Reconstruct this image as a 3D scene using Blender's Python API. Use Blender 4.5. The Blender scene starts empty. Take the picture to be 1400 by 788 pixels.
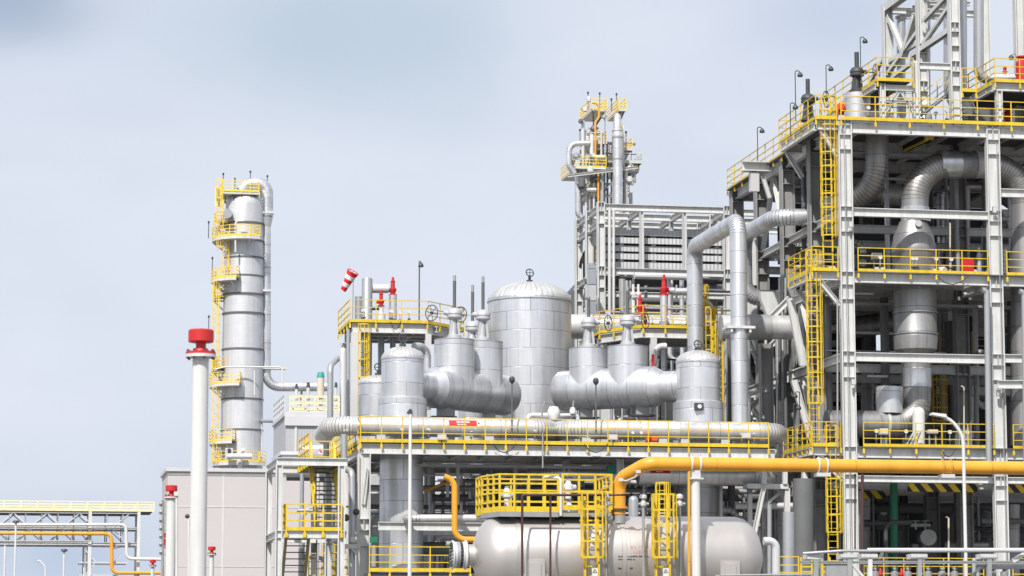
import bpy, math, random
from mathutils import Vector, Matrix
R = math.radians
V = Vector
random.seed(7)
sc = bpy.context.scene
COL = sc.collection

# ------------------------------------------------------------------ survey of the site: sight lines from the camera
F, CX, CY = 3800.0, 700.0, 394.0
YAW, PITCH, EYE = R(10.2), R(7.6), 1.6
FWD = V((math.sin(YAW) * math.cos(PITCH), math.cos(YAW) * math.cos(PITCH), math.sin(PITCH)))
RGT = V((math.cos(YAW), -math.sin(YAW), 0))
UPV = RGT.cross(FWD)
CAM = V((0, 0, EYE))
def ray(px, py): return RGT * ((px - CX) / F) + UPV * ((CY - py) / F) + FWD
def at(px, py, Y):
    d = ray(px, py); return CAM + d * (Y / d.y)
def atx(px, py, X):
    d = ray(px, py); return CAM + d * (X / d.x)
def m_per_px(p): return (V(p) - CAM).dot(FWD) / F
def sz(npx, p): return npx * m_per_px(p)

# ------------------------------------------------------------------ materials
M = {}
def mat_new(name):
    m = bpy.data.materials.new(name); m.use_nodes = True
    nt = m.node_tree; b = nt.nodes['Principled BSDF']; M[name] = m
    return m, nt, b
def N(nt, typ, **kw):
    n = nt.nodes.new(typ)
    for k, v in kw.items():
        if k in n.inputs: n.inputs[k].default_value = v
        else: setattr(n, k, v)
    return n
def mixc(nt, blend, fac, a, b):
    n = nt.nodes.new('ShaderNodeMix'); n.data_type = 'RGBA'; n.blend_type = blend
    for s, v in ((n.inputs[0], fac), (n.inputs[6], a), (n.inputs[7], b)):
        if hasattr(v, 'is_output'): nt.links.new(v, s)
        else: s.default_value = v if not isinstance(v, tuple) else (v + (1,) if len(v) == 3 else v)
    return n.outputs[2]
def ramp(nt, src, stops):
    r = nt.nodes.new('ShaderNodeValToRGB'); nt.links.new(src, r.inputs[0])
    e = r.color_ramp.elements
    while len(e) < len(stops): e.new(0.5)
    for i, (p, c) in enumerate(stops):
        e[i].position = p; e[i].color = (c, c, c, 1) if not isinstance(c, tuple) else c + (1,)
    return r.outputs[0]
def paint(name, col, rough=0.45, metal=0.0, var=0.10, scale=0.8, rust=0.0, spec=0.5, streak=0.0):
    m, nt, b = mat_new(name)
    tc = N(nt, 'ShaderNodeTexCoord')
    n1 = N(nt, 'ShaderNodeTexNoise', Scale=scale, Detail=6.0, Roughness=0.65); nt.links.new(tc.outputs['Object'], n1.inputs['Vector'])
    f = ramp(nt, n1.outputs['Fac'], [(0.3, 1.0 - var), (0.7, 1.0)])
    c = mixc(nt, 'MULTIPLY', 1.0, col, f)
    if streak:
        mp = N(nt, 'ShaderNodeMapping'); mp.inputs['Scale'].default_value = (5.0, 5.0, 0.35); nt.links.new(tc.outputs['Object'], mp.inputs['Vector'])
        n3 = N(nt, 'ShaderNodeTexNoise', Scale=1.0, Detail=7.0, Roughness=0.7); nt.links.new(mp.outputs[0], n3.inputs['Vector'])
        c = mixc(nt, 'MULTIPLY', 1.0, c, ramp(nt, n3.outputs['Fac'], [(0.35, 1.0 - streak), (0.6, 1.0)]))
    if rust:
        n2 = N(nt, 'ShaderNodeTexNoise', Scale=3.1, Detail=9.0, Roughness=0.75); nt.links.new(tc.outputs['Object'], n2.inputs['Vector'])
        f2 = ramp(nt, n2.outputs['Fac'], [(0.62, 0.0), (0.72, rust)])
        c = mixc(nt, 'MIX', f2, c, (0.16, 0.09, 0.05))
    nt.links.new(c, b.inputs['Base Color'])
    rr = ramp(nt, n1.outputs['Fac'], [(0.3, min(1, rough + 0.15)), (0.7, rough)])
    nt.links.new(rr, b.inputs['Roughness'])
    b.inputs['Metallic'].default_value = metal
    b.inputs['Specular IOR Level'].default_value = spec
    return m
def clad(name, col, rough=0.36, metal=0.76, bw=2.0, bh=1.0, mortar=0.014, line=0.45, var=0.2, tint=0.07, off=0.5, bump=0.45, streak=0.22, dirt=0.0):
    """sheet metal insulation jacket: overlapping panels, thin dark seams, rivet-lap bump; UVs are in metres"""
    m, nt, b = mat_new(name)
    tc = N(nt, 'ShaderNodeTexCoord')
    br = N(nt, 'ShaderNodeTexBrick'); nt.links.new(tc.outputs['UV'], br.inputs['Vector'])
    br.offset = off; br.offset_frequency = 2
    br.inputs['Scale'].default_value = 1.0; br.inputs['Mortar Size'].default_value = mortar
    br.inputs['Mortar Smooth'].default_value = 0.2
    br.inputs['Brick Width'].default_value = bw; br.inputs['Row Height'].default_value = bh
    br.inputs['Color1'].default_value = (1, 1, 1, 1); br.inputs['Color2'].default_value = (1 - tint * 2, 1 - tint * 2, 1 - tint * 2, 1)
    br.inputs['Mortar'].default_value = (line, line, line, 1)
    n1 = N(nt, 'ShaderNodeTexNoise', Scale=0.9, Detail=6.0, Roughness=0.6); nt.links.new(tc.outputs['Object'], n1.inputs['Vector'])
    mp = N(nt, 'ShaderNodeMapping'); mp.inputs['Scale'].default_value = (3.0, 3.0, 0.15); nt.links.new(tc.outputs['Object'], mp.inputs['Vector'])
    n2 = N(nt, 'ShaderNodeTexNoise', Scale=1.0, Detail=5.0, Roughness=0.6); nt.links.new(mp.outputs[0], n2.inputs['Vector'])
    c = mixc(nt, 'MULTIPLY', 1.0, col, br.outputs['Color'])
    c = mixc(nt, 'MULTIPLY', 1.0, c, ramp(nt, n1.outputs['Fac'], [(0.3, 1.0 - var), (0.7, 1.0)]))
    c = mixc(nt, 'MULTIPLY', 1.0, c, ramp(nt, n2.outputs['Fac'], [(0.3, 1.0 - streak), (0.6, 1.0)]))
    if dirt:
        c = mixc(nt, 'MIX', ramp(nt, n2.outputs['Fac'], [(0.5, 0.0), (0.75, dirt)]), c, (0.22, 0.18, 0.14))
    nt.links.new(c, b.inputs['Base Color'])
    b.inputs['Metallic'].default_value = metal
    nt.links.new(ramp(nt, n1.outputs['Fac'], [(0.3, rough + 0.12), (0.7, rough)]), b.inputs['Roughness'])
    bp = N(nt, 'ShaderNodeBump', Strength=bump, Distance=0.02)
    ad = nt.nodes.new('ShaderNodeMath'); ad.operation = 'ADD'
    ml = nt.nodes.new('ShaderNodeMath'); ml.operation = 'MULTIPLY'; ml.inputs[1].default_value = 0.9
    nt.links.new(n1.outputs['Fac'], ml.inputs[0]); nt.links.new(ml.outputs[0], ad.inputs[0]); nt.links.new(br.outputs['Color'], ad.inputs[1])
    nt.links.new(ad.outputs[0], bp.inputs['Height']); nt.links.new(bp.outputs[0], b.inputs['Normal'])
    return m
def corrugated(name, col, pitch=0.3, rough=0.6, amt=0.5, axis='X'):
    m, nt, b = mat_new(name)
    tc = N(nt, 'ShaderNodeTexCoord')
    w = N(nt, 'ShaderNodeTexWave', Scale=1.0 / pitch / 6.283 * 2 * math.pi / 2, Distortion=0.0); w.bands_direction = axis
    nt.links.new(tc.outputs['Object'], w.inputs['Vector'])
    n1 = N(nt, 'ShaderNodeTexNoise', Scale=0.35, Detail=6.0); nt.links.new(tc.outputs['Object'], n1.inputs['Vector'])
    c = mixc(nt, 'MULTIPLY', 1.0, col, ramp(nt, n1.outputs['Fac'], [(0.3, 0.9), (0.7, 1.0)]))
    nt.links.new(c, b.inputs['Base Color']); b.inputs['Roughness'].default_value = rough
    bp = N(nt, 'ShaderNodeBump', Strength=amt, Distance=0.04); nt.links.new(w.outputs['Fac'], bp.inputs['Height'])
    nt.links.new(bp.outputs[0], b.inputs['Normal'])
    return m
def stripes(name, c1, c2, pitch):
    m, nt, b = mat_new(name)
    tc = N(nt, 'ShaderNodeTexCoord'); mp = N(nt, 'ShaderNodeMapping'); mp.inputs['Rotation'].default_value = (0, R(40), 0)
    nt.links.new(tc.outputs['Object'], mp.inputs['Vector'])
    w = N(nt, 'ShaderNodeTexWave', Scale=0.157 / pitch, Distortion=0.0); w.bands_direction = 'X'
    nt.links.new(mp.outputs[0], w.inputs['Vector'])
    f = ramp(nt, w.outputs['Fac'], [(0.49, 0.0), (0.51, 1.0)])
    nt.links.new(mixc(nt, 'MIX', f, c1, c2), b.inputs['Base Color']); b.inputs['Roughness'].default_value = 0.55
    return m

SILVER = (0.80, 0.815, 0.84)
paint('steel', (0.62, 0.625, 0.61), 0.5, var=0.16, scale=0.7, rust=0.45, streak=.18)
paint('steel_shaded', (0.30, 0.30, 0.295), 0.8, var=0.2, scale=1.2, streak=.2)  # steel darkened to hold the shade on inner and side columns
paint('steel_far', (0.55, 0.555, 0.56), 0.5, var=0.08, scale=0.5)
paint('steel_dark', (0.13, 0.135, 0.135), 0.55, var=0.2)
paint('galv', (0.36, 0.37, 0.37), 0.5, metal=0.35, var=0.25, scale=2.0)
paint('grating', (0.10, 0.10, 0.10), 0.7, var=0.25, scale=2.5)
paint('yellow', (0.76, 0.53, 0.025), 0.5, var=0.28, scale=2.2, rust=0.5, streak=.2)
paint('yellow_far', (0.80, 0.58, 0.08), 0.5, var=0.10, scale=1.0)
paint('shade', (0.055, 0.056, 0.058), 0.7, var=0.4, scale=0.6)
paint('yellow_pale', (0.78, 0.71, 0.42), 0.5, var=0.08)
clad('orange', (0.80, 0.37, 0.03), rough=0.4, metal=0.0, bw=60, bh=4.6, mortar=.02, line=.72, tint=0.02, var=.16, streak=.12, bump=.12, dirt=.12)
paint('red', (0.52, 0.018, 0.02), 0.4, var=0.15)
paint('orange_red', (0.75, 0.09, 0.02), 0.4)
paint('green', (0.01, 0.17, 0.085), 0.4)
paint('teal', (0.03, 0.28, 0.26), 0.5)
paint('white', (0.66, 0.66, 0.64), 0.45, var=0.14, scale=0.9, streak=.14)
paint('white_metal', (0.60, 0.60, 0.60), 0.4, metal=0.25, var=0.12)
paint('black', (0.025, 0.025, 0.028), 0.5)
paint('dark_iron', (0.07, 0.075, 0.08), 0.45, metal=0.3, var=0.3, scale=4)
paint('brown', (0.06, 0.02, 0.018), 0.5)
paint('beige', (0.58, 0.52, 0.42), 0.5)
paint('cast', (0.50, 0.51, 0.52), 0.45, metal=0.35, var=0.15, scale=3)
paint('olive', (0.30, 0.26, 0.13), 0.5)
paint('pipe_grey', (0.44, 0.455, 0.47), 0.36, metal=0.5, var=0.2, scale=1.2)
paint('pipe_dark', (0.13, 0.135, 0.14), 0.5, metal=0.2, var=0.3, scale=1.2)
paint('trim', (0.55, 0.55, 0.56), 0.5)
clad('clad', SILVER, bw=2.1, bh=0.98)
clad('clad_pipe', SILVER, bw=20.0, bh=1.05, line=0.4)
clad('clad_bend', SILVER, bw=20.0, bh=1.0, mortar=0.12, line=0.4, bump=0.6, off=0.0)
clad('clad_white', (0.74, 0.74, 0.735), rough=0.36, metal=0.5, bw=20, bh=1.9, line=0.45)
clad('clad_white_bend', (0.73, 0.72, 0.70), rough=0.38, metal=0.5, bw=20, bh=1.0, mortar=0.13, line=0.35, bump=0.6, off=0.0)
clad('dome', (0.74, 0.735, 0.71), bw=1.0, bh=60, mortar=0.06, line=0.55, off=0.0, bump=0.9, metal=0.5)
clad('clad_drum', SILVER, bw=2.5137, bh=0.93, mortar=0.016, line=0.45, tint=0.03)
clad('clad_old', (0.46, 0.46, 0.455), rough=0.4, metal=0.7, bw=20, bh=1.2, line=0.4, dirt=0.5, streak=0.4)
clad('clad_old_bend', (0.43, 0.42, 0.40), rough=0.38, metal=0.8, bw=20, bh=1.0, mortar=0.09, line=0.35, dirt=0.6, bump=0.5, off=0.0)
clad('clad_shiny', (0.72, 0.74, 0.76), rough=0.25, metal=0.85, bw=20, bh=3)
clad('clad_tower', (0.60, 0.615, 0.64), rough=0.5, metal=0.35, bw=40, bh=2.2, mortar=.01, line=0.8, tint=.0, streak=0.14, var=0.14)
clad('vessel', (0.58, 0.55, 0.52), rough=0.38, metal=0.65, bw=40, bh=2.45, mortar=0.008, line=0.7, tint=0.0, streak=0.05, var=0.06, bump=0.06)
paint('wall_panel', (0.50, 0.475, 0.475), 0.6, var=0.05, scale=0.3)
corrugated('wall_grey', (0.42, 0.425, 0.44), 0.3, amt=0.25, axis='X')
corrugated('tray', (0.50, 0.51, 0.52), 0.35, amt=1.0, axis='X')
stripes('hazard', (0.02, 0.02, 0.02), (0.75, 0.50, 0.03), 0.26)
# windsock cloth: broad red and white bands along its length (UV v)
m, nt, b = mat_new('windsock')
tc = N(nt, 'ShaderNodeTexCoord'); sp = N(nt, 'ShaderNodeSeparateXYZ'); nt.links.new(tc.outputs['UV'], sp.inputs[0])
mt = N(nt, 'ShaderNodeMath', operation='MODULO'); mt.inputs[1].default_value = 2.0; nt.links.new(sp.outputs[1], mt.inputs[0])
nt.links.new(mixc(nt, 'MIX', ramp(nt, mt.outputs[0], [(0.0, 0.0), (0.5, 0.0)]), (0.70, 0.03, 0.03), (0.8, 0.78, 0.75)), b.inputs['Base Color'])
g = N(nt, 'ShaderNodeMath', operation='GREATER_THAN'); g.inputs[1].default_value = 1.0; nt.links.new(mt.outputs[0], g.inputs[0])
nt.links.new(mixc(nt, 'MIX', g.outputs[0], (0.66, 0.02, 0.025), (0.8, 0.76, 0.74)), b.inputs['Base Color'])
b.inputs['Roughness'].default_value = 0.8
# ground
m, nt, b = mat_new('concrete')
tc = N(nt, 'ShaderNodeTexCoord'); n1 = N(nt, 'ShaderNodeTexNoise', Scale=0.05, Detail=12.0, Roughness=0.6); nt.links.new(tc.outputs['Object'], n1.inputs['Vector'])
nt.links.new(ramp(nt, n1.outputs['Fac'], [(0.3, (0.13, 0.125, 0.12)), (0.7, (0.20, 0.195, 0.185))]), b.inputs['Base Color']); b.inputs['Roughness'].default_value = 0.9

# ------------------------------------------------------------------ mesh builder
class MB:
    def __init__(s): s.v = []; s.f = []; s.uv = []; s.mi = []
    def face(s, idx, uv=None, mi=0):
        s.f.append(tuple(idx)); s.uv.append(uv or [(0, 0)] * len(idx)); s.mi.append(mi)
    def hexa(s, c8, mi=0):
        o = len(s.v); s.v += [V(c) for c in c8]
        for q in ((0, 3, 2, 1), (4, 5, 6, 7), (0, 1, 5, 4), (1, 2, 6, 5), (2, 3, 7, 6), (3, 0, 4, 7)):
            P = [s.v[o + i] for i in q]
            e1 = (P[1] - P[0]).length; e2 = (P[2] - P[1]).length
            s.face([o + i for i in q], [(0, 0), (e1, 0), (e1, e2), (0, e2)], mi)
        return s
    def box(s, lo, hi, mi=0):
        (a, b, c), (d, e, f) = lo, hi
        a, d = min(a, d), max(a, d); b, e = min(b, e), max(b, e); c, f = min(c, f), max(c, f)
        return s.hexa([(a, b, c), (d, b, c), (d, e, c), (a, e, c), (a, b, f), (d, b, f), (d, e, f), (a, e, f)], mi)
    def bar(s, p, q, w, h=None, a=None, mi=0):
        """bar with section w (along a) x h"""
        p, q = V(p), V(q); h = w if h is None else h
        d = (q - p).normalized()
        if a is None: a = V((1, 0, 0)) if abs(d.x) < 0.8 else V((0, 1, 0))
        a = V(a); a = (a - d * a.dot(d)).normalized(); b = d.cross(a)
        A, B = a * w / 2, b * h / 2
        return s.hexa([p - A - B, p + A - B, p + A + B, p - A + B, q - A - B, q + A - B, q + A + B, q - A + B], mi)
    def ibeam(s, p, q, d, b, a=(0, 0, 1), tf=0.035, tw=0.025, stiff=(), mi=0):
        """I-section: flanges at +-d/2 along a, flange width b"""
        p, q = V(p), V(q); ax = (q - p); L = ax.length; ax.normalize()
        a = V(a); a = (a - ax * a.dot(ax)).normalized(); bb = ax.cross(a)
        for k in (-1, 1):
            o = a * (k * (d / 2 - tf / 2)); s.bar(p + o, q + o, tf, b, a, mi)
        s.bar(p, q, d - 2 * tf, tw, a, mi)
        for t in stiff:
            if not (0 < t < L): continue
            c = p + ax * t
            for k in (-1, 1):
                c2 = c + bb * (k * (b / 2 - 0.006 + tw / 2) / 2)
                hb = (b / 2 - 0.006 - tw / 2) / 2
                A, B, D = a * (d / 2 - tf), bb * hb, ax * 0.018
                s.hexa([c2 - A - B - D, c2 + A - B - D, c2 + A + B - D, c2 - A + B - D, c2 - A - B + D, c2 + A - B + D, c2 + A + B + D, c2 - A + B + D], mi)
        return s
    def rings(s, rings, uvs, n, mis, close0=True, close1=True, cap_mi=0):
        """rings: list of lists of n points; mis: material per band"""
        o = len(s.v)
        for r in rings: s.v += r
        for i in range(len(rings) - 1):
            for j in range(n):
                k = (j + 1) % n
                a, b2 = o + i * n, o + (i + 1) * n
                (u0, v0), (u1, v1) = uvs[i]; us = 2.0 if mis[i] == 1 else 0.0
                s.face([a + j, a + k, b2 + k, b2 + j], [(us + u0 * j / n, v0), (us + u0 * (j + 1) / n, v0), (us + u0 * (j + 1) / n, v1), (us + u0 * j / n, v1)], mis[i])
        if close0: s.face([o + j for j in range(n)][::-1], None, cap_mi)
        if close1: s.face([o + (len(rings) - 1) * n + j for j in range(n)], None, cap_mi)
        return s
    def tube(s, pts, r, n=20, bend=None, seg=9, mi=0, bmi=1, caps=(1, 1), dome=(0, 0)):
        pts = [V(p) for p in pts]; bend = 1.5 * r * 2 * 0.5 + r * 0.6 if bend is None else bend
        path = []   # (point, tangent, kind)
        L = 0.0
        st = [(pts[0], (pts[1] - pts[0]).normalized())]
        seq = [(pts[0], (pts[1] - pts[0]).normalized(), 's')]
        for i in range(1, len(pts) - 1):
            d0 = (pts[i] - pts[i - 1]).normalized(); d1 = (pts[i + 1] - pts[i]).normalized()
            th = d0.angle(d1)
            if th < 0.02: continue
            t = min(bend * math.tan(th / 2), 0.49 * (pts[i] - pts[i - 1]).length if i > 1 else 0.95 * (pts[i] - pts[i - 1]).length, 0.49 * (pts[i + 1] - pts[i]).length if i < len(pts) - 2 else 0.95 * (pts[i + 1] - pts[i]).length)
            rad = t / math.tan(th / 2); ax = d0.cross(d1).normalized()
            p0 = pts[i] - d0 * t; c = p0 + ax.cross(d0) * rad
            k = max(3, int(seg * th / (math.pi / 2) + 0.5))
            seq.append((p0, d0, 's'))
            for j in range(1, k + 1):
                q = Matrix.Rotation(th * j / k, 3, ax)
                seq.append((c + q @ (p0 - c), (q @ d0).normalized(), 'b'))
        seq.append((pts[-1], (pts[-1] - pts[-2]).normalized(), 's'))
        d = seq[0][1]; a = V((0, 0, 1)) if abs(d.z) < 0.9 else V((0, -1, 0)); a = (a - d * a.dot(d)).normalized()
        if dome[0]:
            pre = []
            for j in range(5, 0, -1):
                ph = j / 5.2 * math.pi / 2
                pre.append((seq[0][0] - d * (r * dome[0] * math.sin(ph)), d, 'd', r * math.cos(ph)))
            seq = pre + seq
        if dome[1]:
            dd = seq[-1][1]; e = seq[-1][0]
            for j in range(1, 6):
                ph = j / 5.2 * math.pi / 2
                seq.append((e + dd * (r * dome[1] * math.sin(ph)), dd, 'd', r * math.cos(ph)))
        rings, uvs, mis = [], [], []
        L = 0.0; bi = 0; prev = None
        for it in seq:
            p, t = it[0], it[1]; rr = it[3] if len(it) > 3 else r
            a = (a - t * a.dot(t)).normalized(); b2 = t.cross(a)
            rings.append([p + (a * math.cos(2 * math.pi * j / n) + b2 * math.sin(2 * math.pi * j / n)) * rr for j in range(n)])
            if prev is not None:
                dl = (p - prev[0]).length
                if it[2] == 'b' and bmi is not None: uvs.append(((6.283 * r, bi), (6.283 * r, bi + 1))); bi += 1; mis.append(bmi)
                else: uvs.append(((6.283 * r, L), (6.283 * r, L + dl))); mis.append(mi)
                L += dl
            prev = it
        s.rings(rings, uvs, n, mis, caps[0], caps[1], mi)
        return s
    def cyl(s, p, q, r, r2=None, n=16, mi=0):
        p, q = V(p), V(q); d = (q - p).normalized(); a = V((1, 0, 0)) if abs(d.x) < 0.8 else V((0, 0, 1)); a = (a - d * a.dot(d)).normalized(); b = d.cross(a)
        r2 = r if r2 is None else r2
        L = (q - p).length
        rg = [[c + (a * math.cos(2 * math.pi * j / n) + b * math.sin(2 * math.pi * j / n)) * rr for j in range(n)] for c, rr in ((p, r), (q, r2))]
        return s.rings(rg, [((6.283 * r, 0), (6.283 * r, L))], n, [mi], True, True, mi)
    def lathe(s, prof, c, n=48, mis=None, gores=None, axis=None):
        """prof: [(r,h)...] bottom to top; u is metres round the widest ring, or gore count for bands with material in gores"""
        c = V(c); R0 = max(p[0] for p in prof)
        if axis is None: X, Y, Z = V((1, 0, 0)), V((0, 1, 0)), V((0, 0, 1))
        else:
            Z = V(axis).normalized(); X = V((0, 0, 1)) if abs(Z.z) < 0.9 else V((1, 0, 0)); X = (X - Z * X.dot(Z)).normalized(); Y = Z.cross(X)
        rings = [[c + Z * h + (X * math.sin(2 * math.pi * j / n) * -1 + Y * math.cos(2 * math.pi * j / n)) * max(r, 0.002) for j in range(n)] for r, h in prof]
        mis = mis or [0] * (len(prof) - 1); uvs = []; L = 0
        for i in range(len(prof) - 1):
            dl = math.hypot(prof[i + 1][0] - prof[i][0], prof[i + 1][1] - prof[i][1])
            u = gores if (gores and mis[i] == 1) else 6.2832 * R0
            uvs.append(((u, L), (u, L + dl))); L += dl
        return s.rings(rings, uvs, n, mis)
    def torus(s, c, axis, Rr, r, n=24, k=6, mi=0):
        c = V(c); Z = V(axis).normalized(); X = V((0, 0, 1)) if abs(Z.z) < 0.9 else V((1, 0, 0)); X = (X - Z * X.dot(Z)).normalized(); Y = Z.cross(X)
        o = len(s.v)
        for i in range(n):
            e = X * math.cos(2 * math.pi * i / n) + Y * math.sin(2 * math.pi * i / n)
            for j in range(k):
                s.v.append(c + e * (Rr + r * math.cos(2 * math.pi * j / k)) + Z * (r * math.sin(2 * math.pi * j / k)))
        for i in range(n):
            for j in range(k):
                a, b = i * k, ((i + 1) % n) * k; j2 = (j + 1) % k
                s.face([o + a + j, o + b + j, o + b + j2, o + a + j2], None, mi)
        return s
    def build(s, name, mats, parent=None, label=None, angle=35, origin=None):
        if not isinstance(mats, (list, tuple)): mats = [mats]
        if parent is not None: org = wloc(parent) if origin is None else V(origin)
        elif origin is not None: org = V(origin)
        else:
            n = len(s.v); org = V((sum(p.x for p in s.v) / n, sum(p.y for p in s.v) / n, min(p.z for p in s.v)))
        me = bpy.data.meshes.new(name)
        me.from_pydata([tuple(p - org) for p in s.v], [], s.f)
        uvl = me.uv_layers.new(name='UVMap')
        flat = []
        for u in s.uv:
            for q in u: flat += [q[0], q[1]]
        uvl.data.foreach_set('uv', flat)
        for mm in mats: me.materials.append(M[mm])
        top = len(mats) - 1
        me.polygons.foreach_set('material_index', [min(x, top) for x in s.mi])
        me.polygons.foreach_set('use_smooth', [True] * len(s.f))
        me.set_sharp_from_angle(angle=R(angle))
        me.update()
        o = bpy.data.objects.new(name, me); COL.objects.link(o)
        if parent is not None:
            o.parent = parent; o.location = org - wloc(parent)
        else: o.location = org
        if label: o['label'] = label
        return o
def wloc(o):
    p = V(o.location)
    while o.parent is not None: o = o.parent; p = p + V(o.location)
    return p
def tag(o, label, cat, group=None, kind=None):
    o['label'] = label; o['category'] = cat
    if group: o['group'] = group
    if kind: o['kind'] = kind
    return o
def thing(name, label, cat, loc, group=None):
    o = bpy.data.objects.new(name, None); COL.objects.link(o); o.location = V(loc); o.empty_display_size = 0.3
    return tag(o, label, cat, group)
def copy_tree(o, parent=None):
    c = o.copy(); COL.objects.link(c); c.parent = parent
    for ch in list(o.children): copy_tree(ch, c)
    return c
def struct(o): o['kind'] = 'structure'; return o
BENDS = {'clad_pipe': 'clad_bend', 'clad': 'clad_bend', 'clad_white': 'clad_white_bend', 'clad_old': 'clad_old_bend', 'clad_shiny': 'clad_bend'}
def pipe(name, label, pts, r, mat='clad_pipe', bend=None, group=None, cat='pipe', flanges=(), fr=1.35, dome=(0, 0), n=20, seg=9, parts=(), flange_mat=None, sleeve=()):
    """one run of pipe; flanges: (point, axis) rings as parts; sleeve: (p, q, mat) jackets as parts"""
    mb = MB().tube(pts, r, n=n, bend=bend, seg=seg, dome=dome)
    mats = [mat, BENDS.get(mat, mat)]
    if not flanges and not sleeve:
        o = mb.build(name, mats); return tag(o, label, cat, group)
    base = V(pts[0]).copy(); base.z = min(V(p).z for p in pts)
    t = thing(name, label, cat, base, group)
    mb.build('pipe_run', mats, t)
    for p, ax in flanges:
        ax = V(ax).normalized(); p = V(p)
        MB().cyl(p - ax * 0.06, p + ax * 0.06, r * fr, n=n).build('flange', flange_mat or mat, t)
    for p, q, mm in sleeve:
        MB().tube([p, q], r * 1.06, n=n).build('jacket_sleeve', mm, t)
    return t

# ------------------------------------------------------------------ steelwork pieces
def railing(parent, pts, h=1.12, gap=1.5, w=0.038, mat='yellow', rails=(1.0, 0.66, 0.36), toe=0.16, tabs=True, name='railing', close_ends=False):
    mb = MB(); tb = MB(); pts = [V(p) for p in pts]; up = V((0, 0, 1))
    for i in range(len(pts) - 1):
        p, q = pts[i], pts[i + 1]
        for k in rails: mb.bar(p + up * h * k, q + up * h * k, w, w)
        d = q - p; n = max(1, int(round(d.length / gap)))
        for j in range(n + 1):
            if j == n and i < len(pts) - 2: continue
            c = p + d * (j / n)
            mb.bar(c - up * (0.28 if tabs else 0.02), c + up * (h + w * 0.45), w * 1.15, w * 1.1, d)
            if tabs: mb.bar(c - up * 0.32, c - up * 0.12, w * 2.6, w * 1.9, d)
        if toe:
            nn = V((d.y, -d.x, 0)).normalized() * 0.004
            tb.bar(p + up * (toe * 0.5 - 0.03) + nn, q + up * (toe * 0.5 - 0.03) + nn, 0.02, toe, up.cross(d))
    o = mb.build(name, mat, parent)
    if toe: tb.build('toe_board', mat, o)
    return o
def ladder(parent, foot, z1, cage0=2.2, w=0.46, face=(0, -1, 0), cage=True, hoop=0.7, rad=0.38, t=0.06, mat='yellow', stands=0.0, name='caged_ladder', strap=0.03):
    foot = V(foot); face = V(face).normalized(); side = V((-face.y, face.x, 0)); up = V((0, 0, 1)); H = z1 - foot.z
    mb = MB()
    for k in (-1, 1): mb.bar(foot + side * k * w / 2, foot + side * k * w / 2 + up * (H + stands), t, t * 1.2, side)
    z = 0.3
    while z < H: mb.bar(foot + up * z - side * w / 2, foot + up * z + side * w / 2, 0.032, 0.032); z += 0.3
    o = mb.build(name, mat, parent)
    if cage:
        cg = MB(); c0 = foot + face * rad * 0.75
        angs = [R(a) for a in (-118, -75, -38, 0, 38, 75, 118)]
        def P(a, z, rr): return c0 + (face * math.cos(a) + side * math.sin(a)) * rr + up * z
        nz = max(1, int(round((H + stands - cage0) / hoop))); zs = [cage0 + (H + stands - .03 - cage0) * i / nz for i in range(nz + 1)]
        for z in zs:
            for i in range(len(angs) - 1): cg.bar(P(angs[i], z, rad), P(angs[i + 1], z, rad), 0.012 + strap * .4, 0.06, face)
        for a in angs[0:]: 
            rr = rad * (1.0)
            cg.bar(P(a, zs[0], rr), P(a, zs[-1], rr), strap, strap)
        for i in (0, -1):
            pass
        cg.build('cage', mat, o)
    return o
def deck(parent, x0, y0, x1, y1, z, t=0.06, mat='grating', joist='X', gap=1.2, jd=0.2, jmat='steel'):
    MB().box((x0, y0, z - t), (x1, y1, z)).build('deck', mat, parent)
    mb = MB(); n = max(1, int(abs((y1 - y0) if joist == 'X' else (x1 - x0)) / gap))
    for i in range(1, n):
        if joist == 'X': y = y0 + (y1 - y0) * i / n; mb.ibeam((x0, y, z - t - jd / 2 - .003), (x1, y, z - t - jd / 2 - .003), jd, 0.12, tf=.015, tw=.01)
        else: x = x0 + (x1 - x0) * i / n; mb.ibeam((x, y0, z - t - jd / 2 - .003), (x, y1, z - t - jd / 2 - .003), jd, 0.12, tf=.015, tw=.01)
    if n > 1: mb.build('joists', jmat, parent)
def beam(parent, p, q, d=0.42, b=0.28, mat='steel', name='beam', a=(0, 0, 1), stiff=()):
    return MB().ibeam(p, q, d, b, a, stiff=stiff).build(name, mat, parent)
def column(parent, x, y, z0, z1, d=0.6, b=0.5, mat='steel', joints=(), a=(1, 0, 0), name='column'):
    st = []
    for z, hh in joints: st += [z - z0 + 0.05, z - z0 - hh - 0.05, z - z0 - 0.75 - hh]
    mb = MB().ibeam((x, y, z0), (x, y, z1), d, b, a, stiff=st, tf=0.05, tw=0.03)
    for z, hh in joints:   # cover plate in the joint zone, set just back from the flange edge
        mb.box((x - 0.012, y - b / 2 + 0.02, z - hh), (x + 0.012, y - 0.02, z))
    return mb.build(name, mat, parent)
def brace(parent, p, q, w=0.16, h=None, mat='steel', name='brace'):
    return MB().ibeam(p, q, w, h or w, tf=0.018, tw=0.014).build(name, mat, parent)
def lamp_pole(name, label, base, h, arm=0.35, side=1, mat='galv', group='floodlights on thin poles', t=0.05):
    base = V(base); t0 = thing(name, label, 'lamp', base, group)
    r = t / 2
    up = V((0, 0, 1)); s = V((side, 0, 0))
    MB().tube([base, base + up * h, base + up * h + s * arm, base + up * (h - 0.12) + s * arm], r, n=8, bend=0.08, seg=4, bmi=None).build('pole', mat, t0)
    c = base + up * (h - 0.2) + s * (arm + 0.03)
    MB().lathe([(0.04, 0.14), (0.11, 0.06), (0.14, -0.03), (0.12, -0.09), (0.0, -0.1)][::-1], c, n=14).build('lamp_head', 'dark_iron', t0)
    return t0
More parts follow.
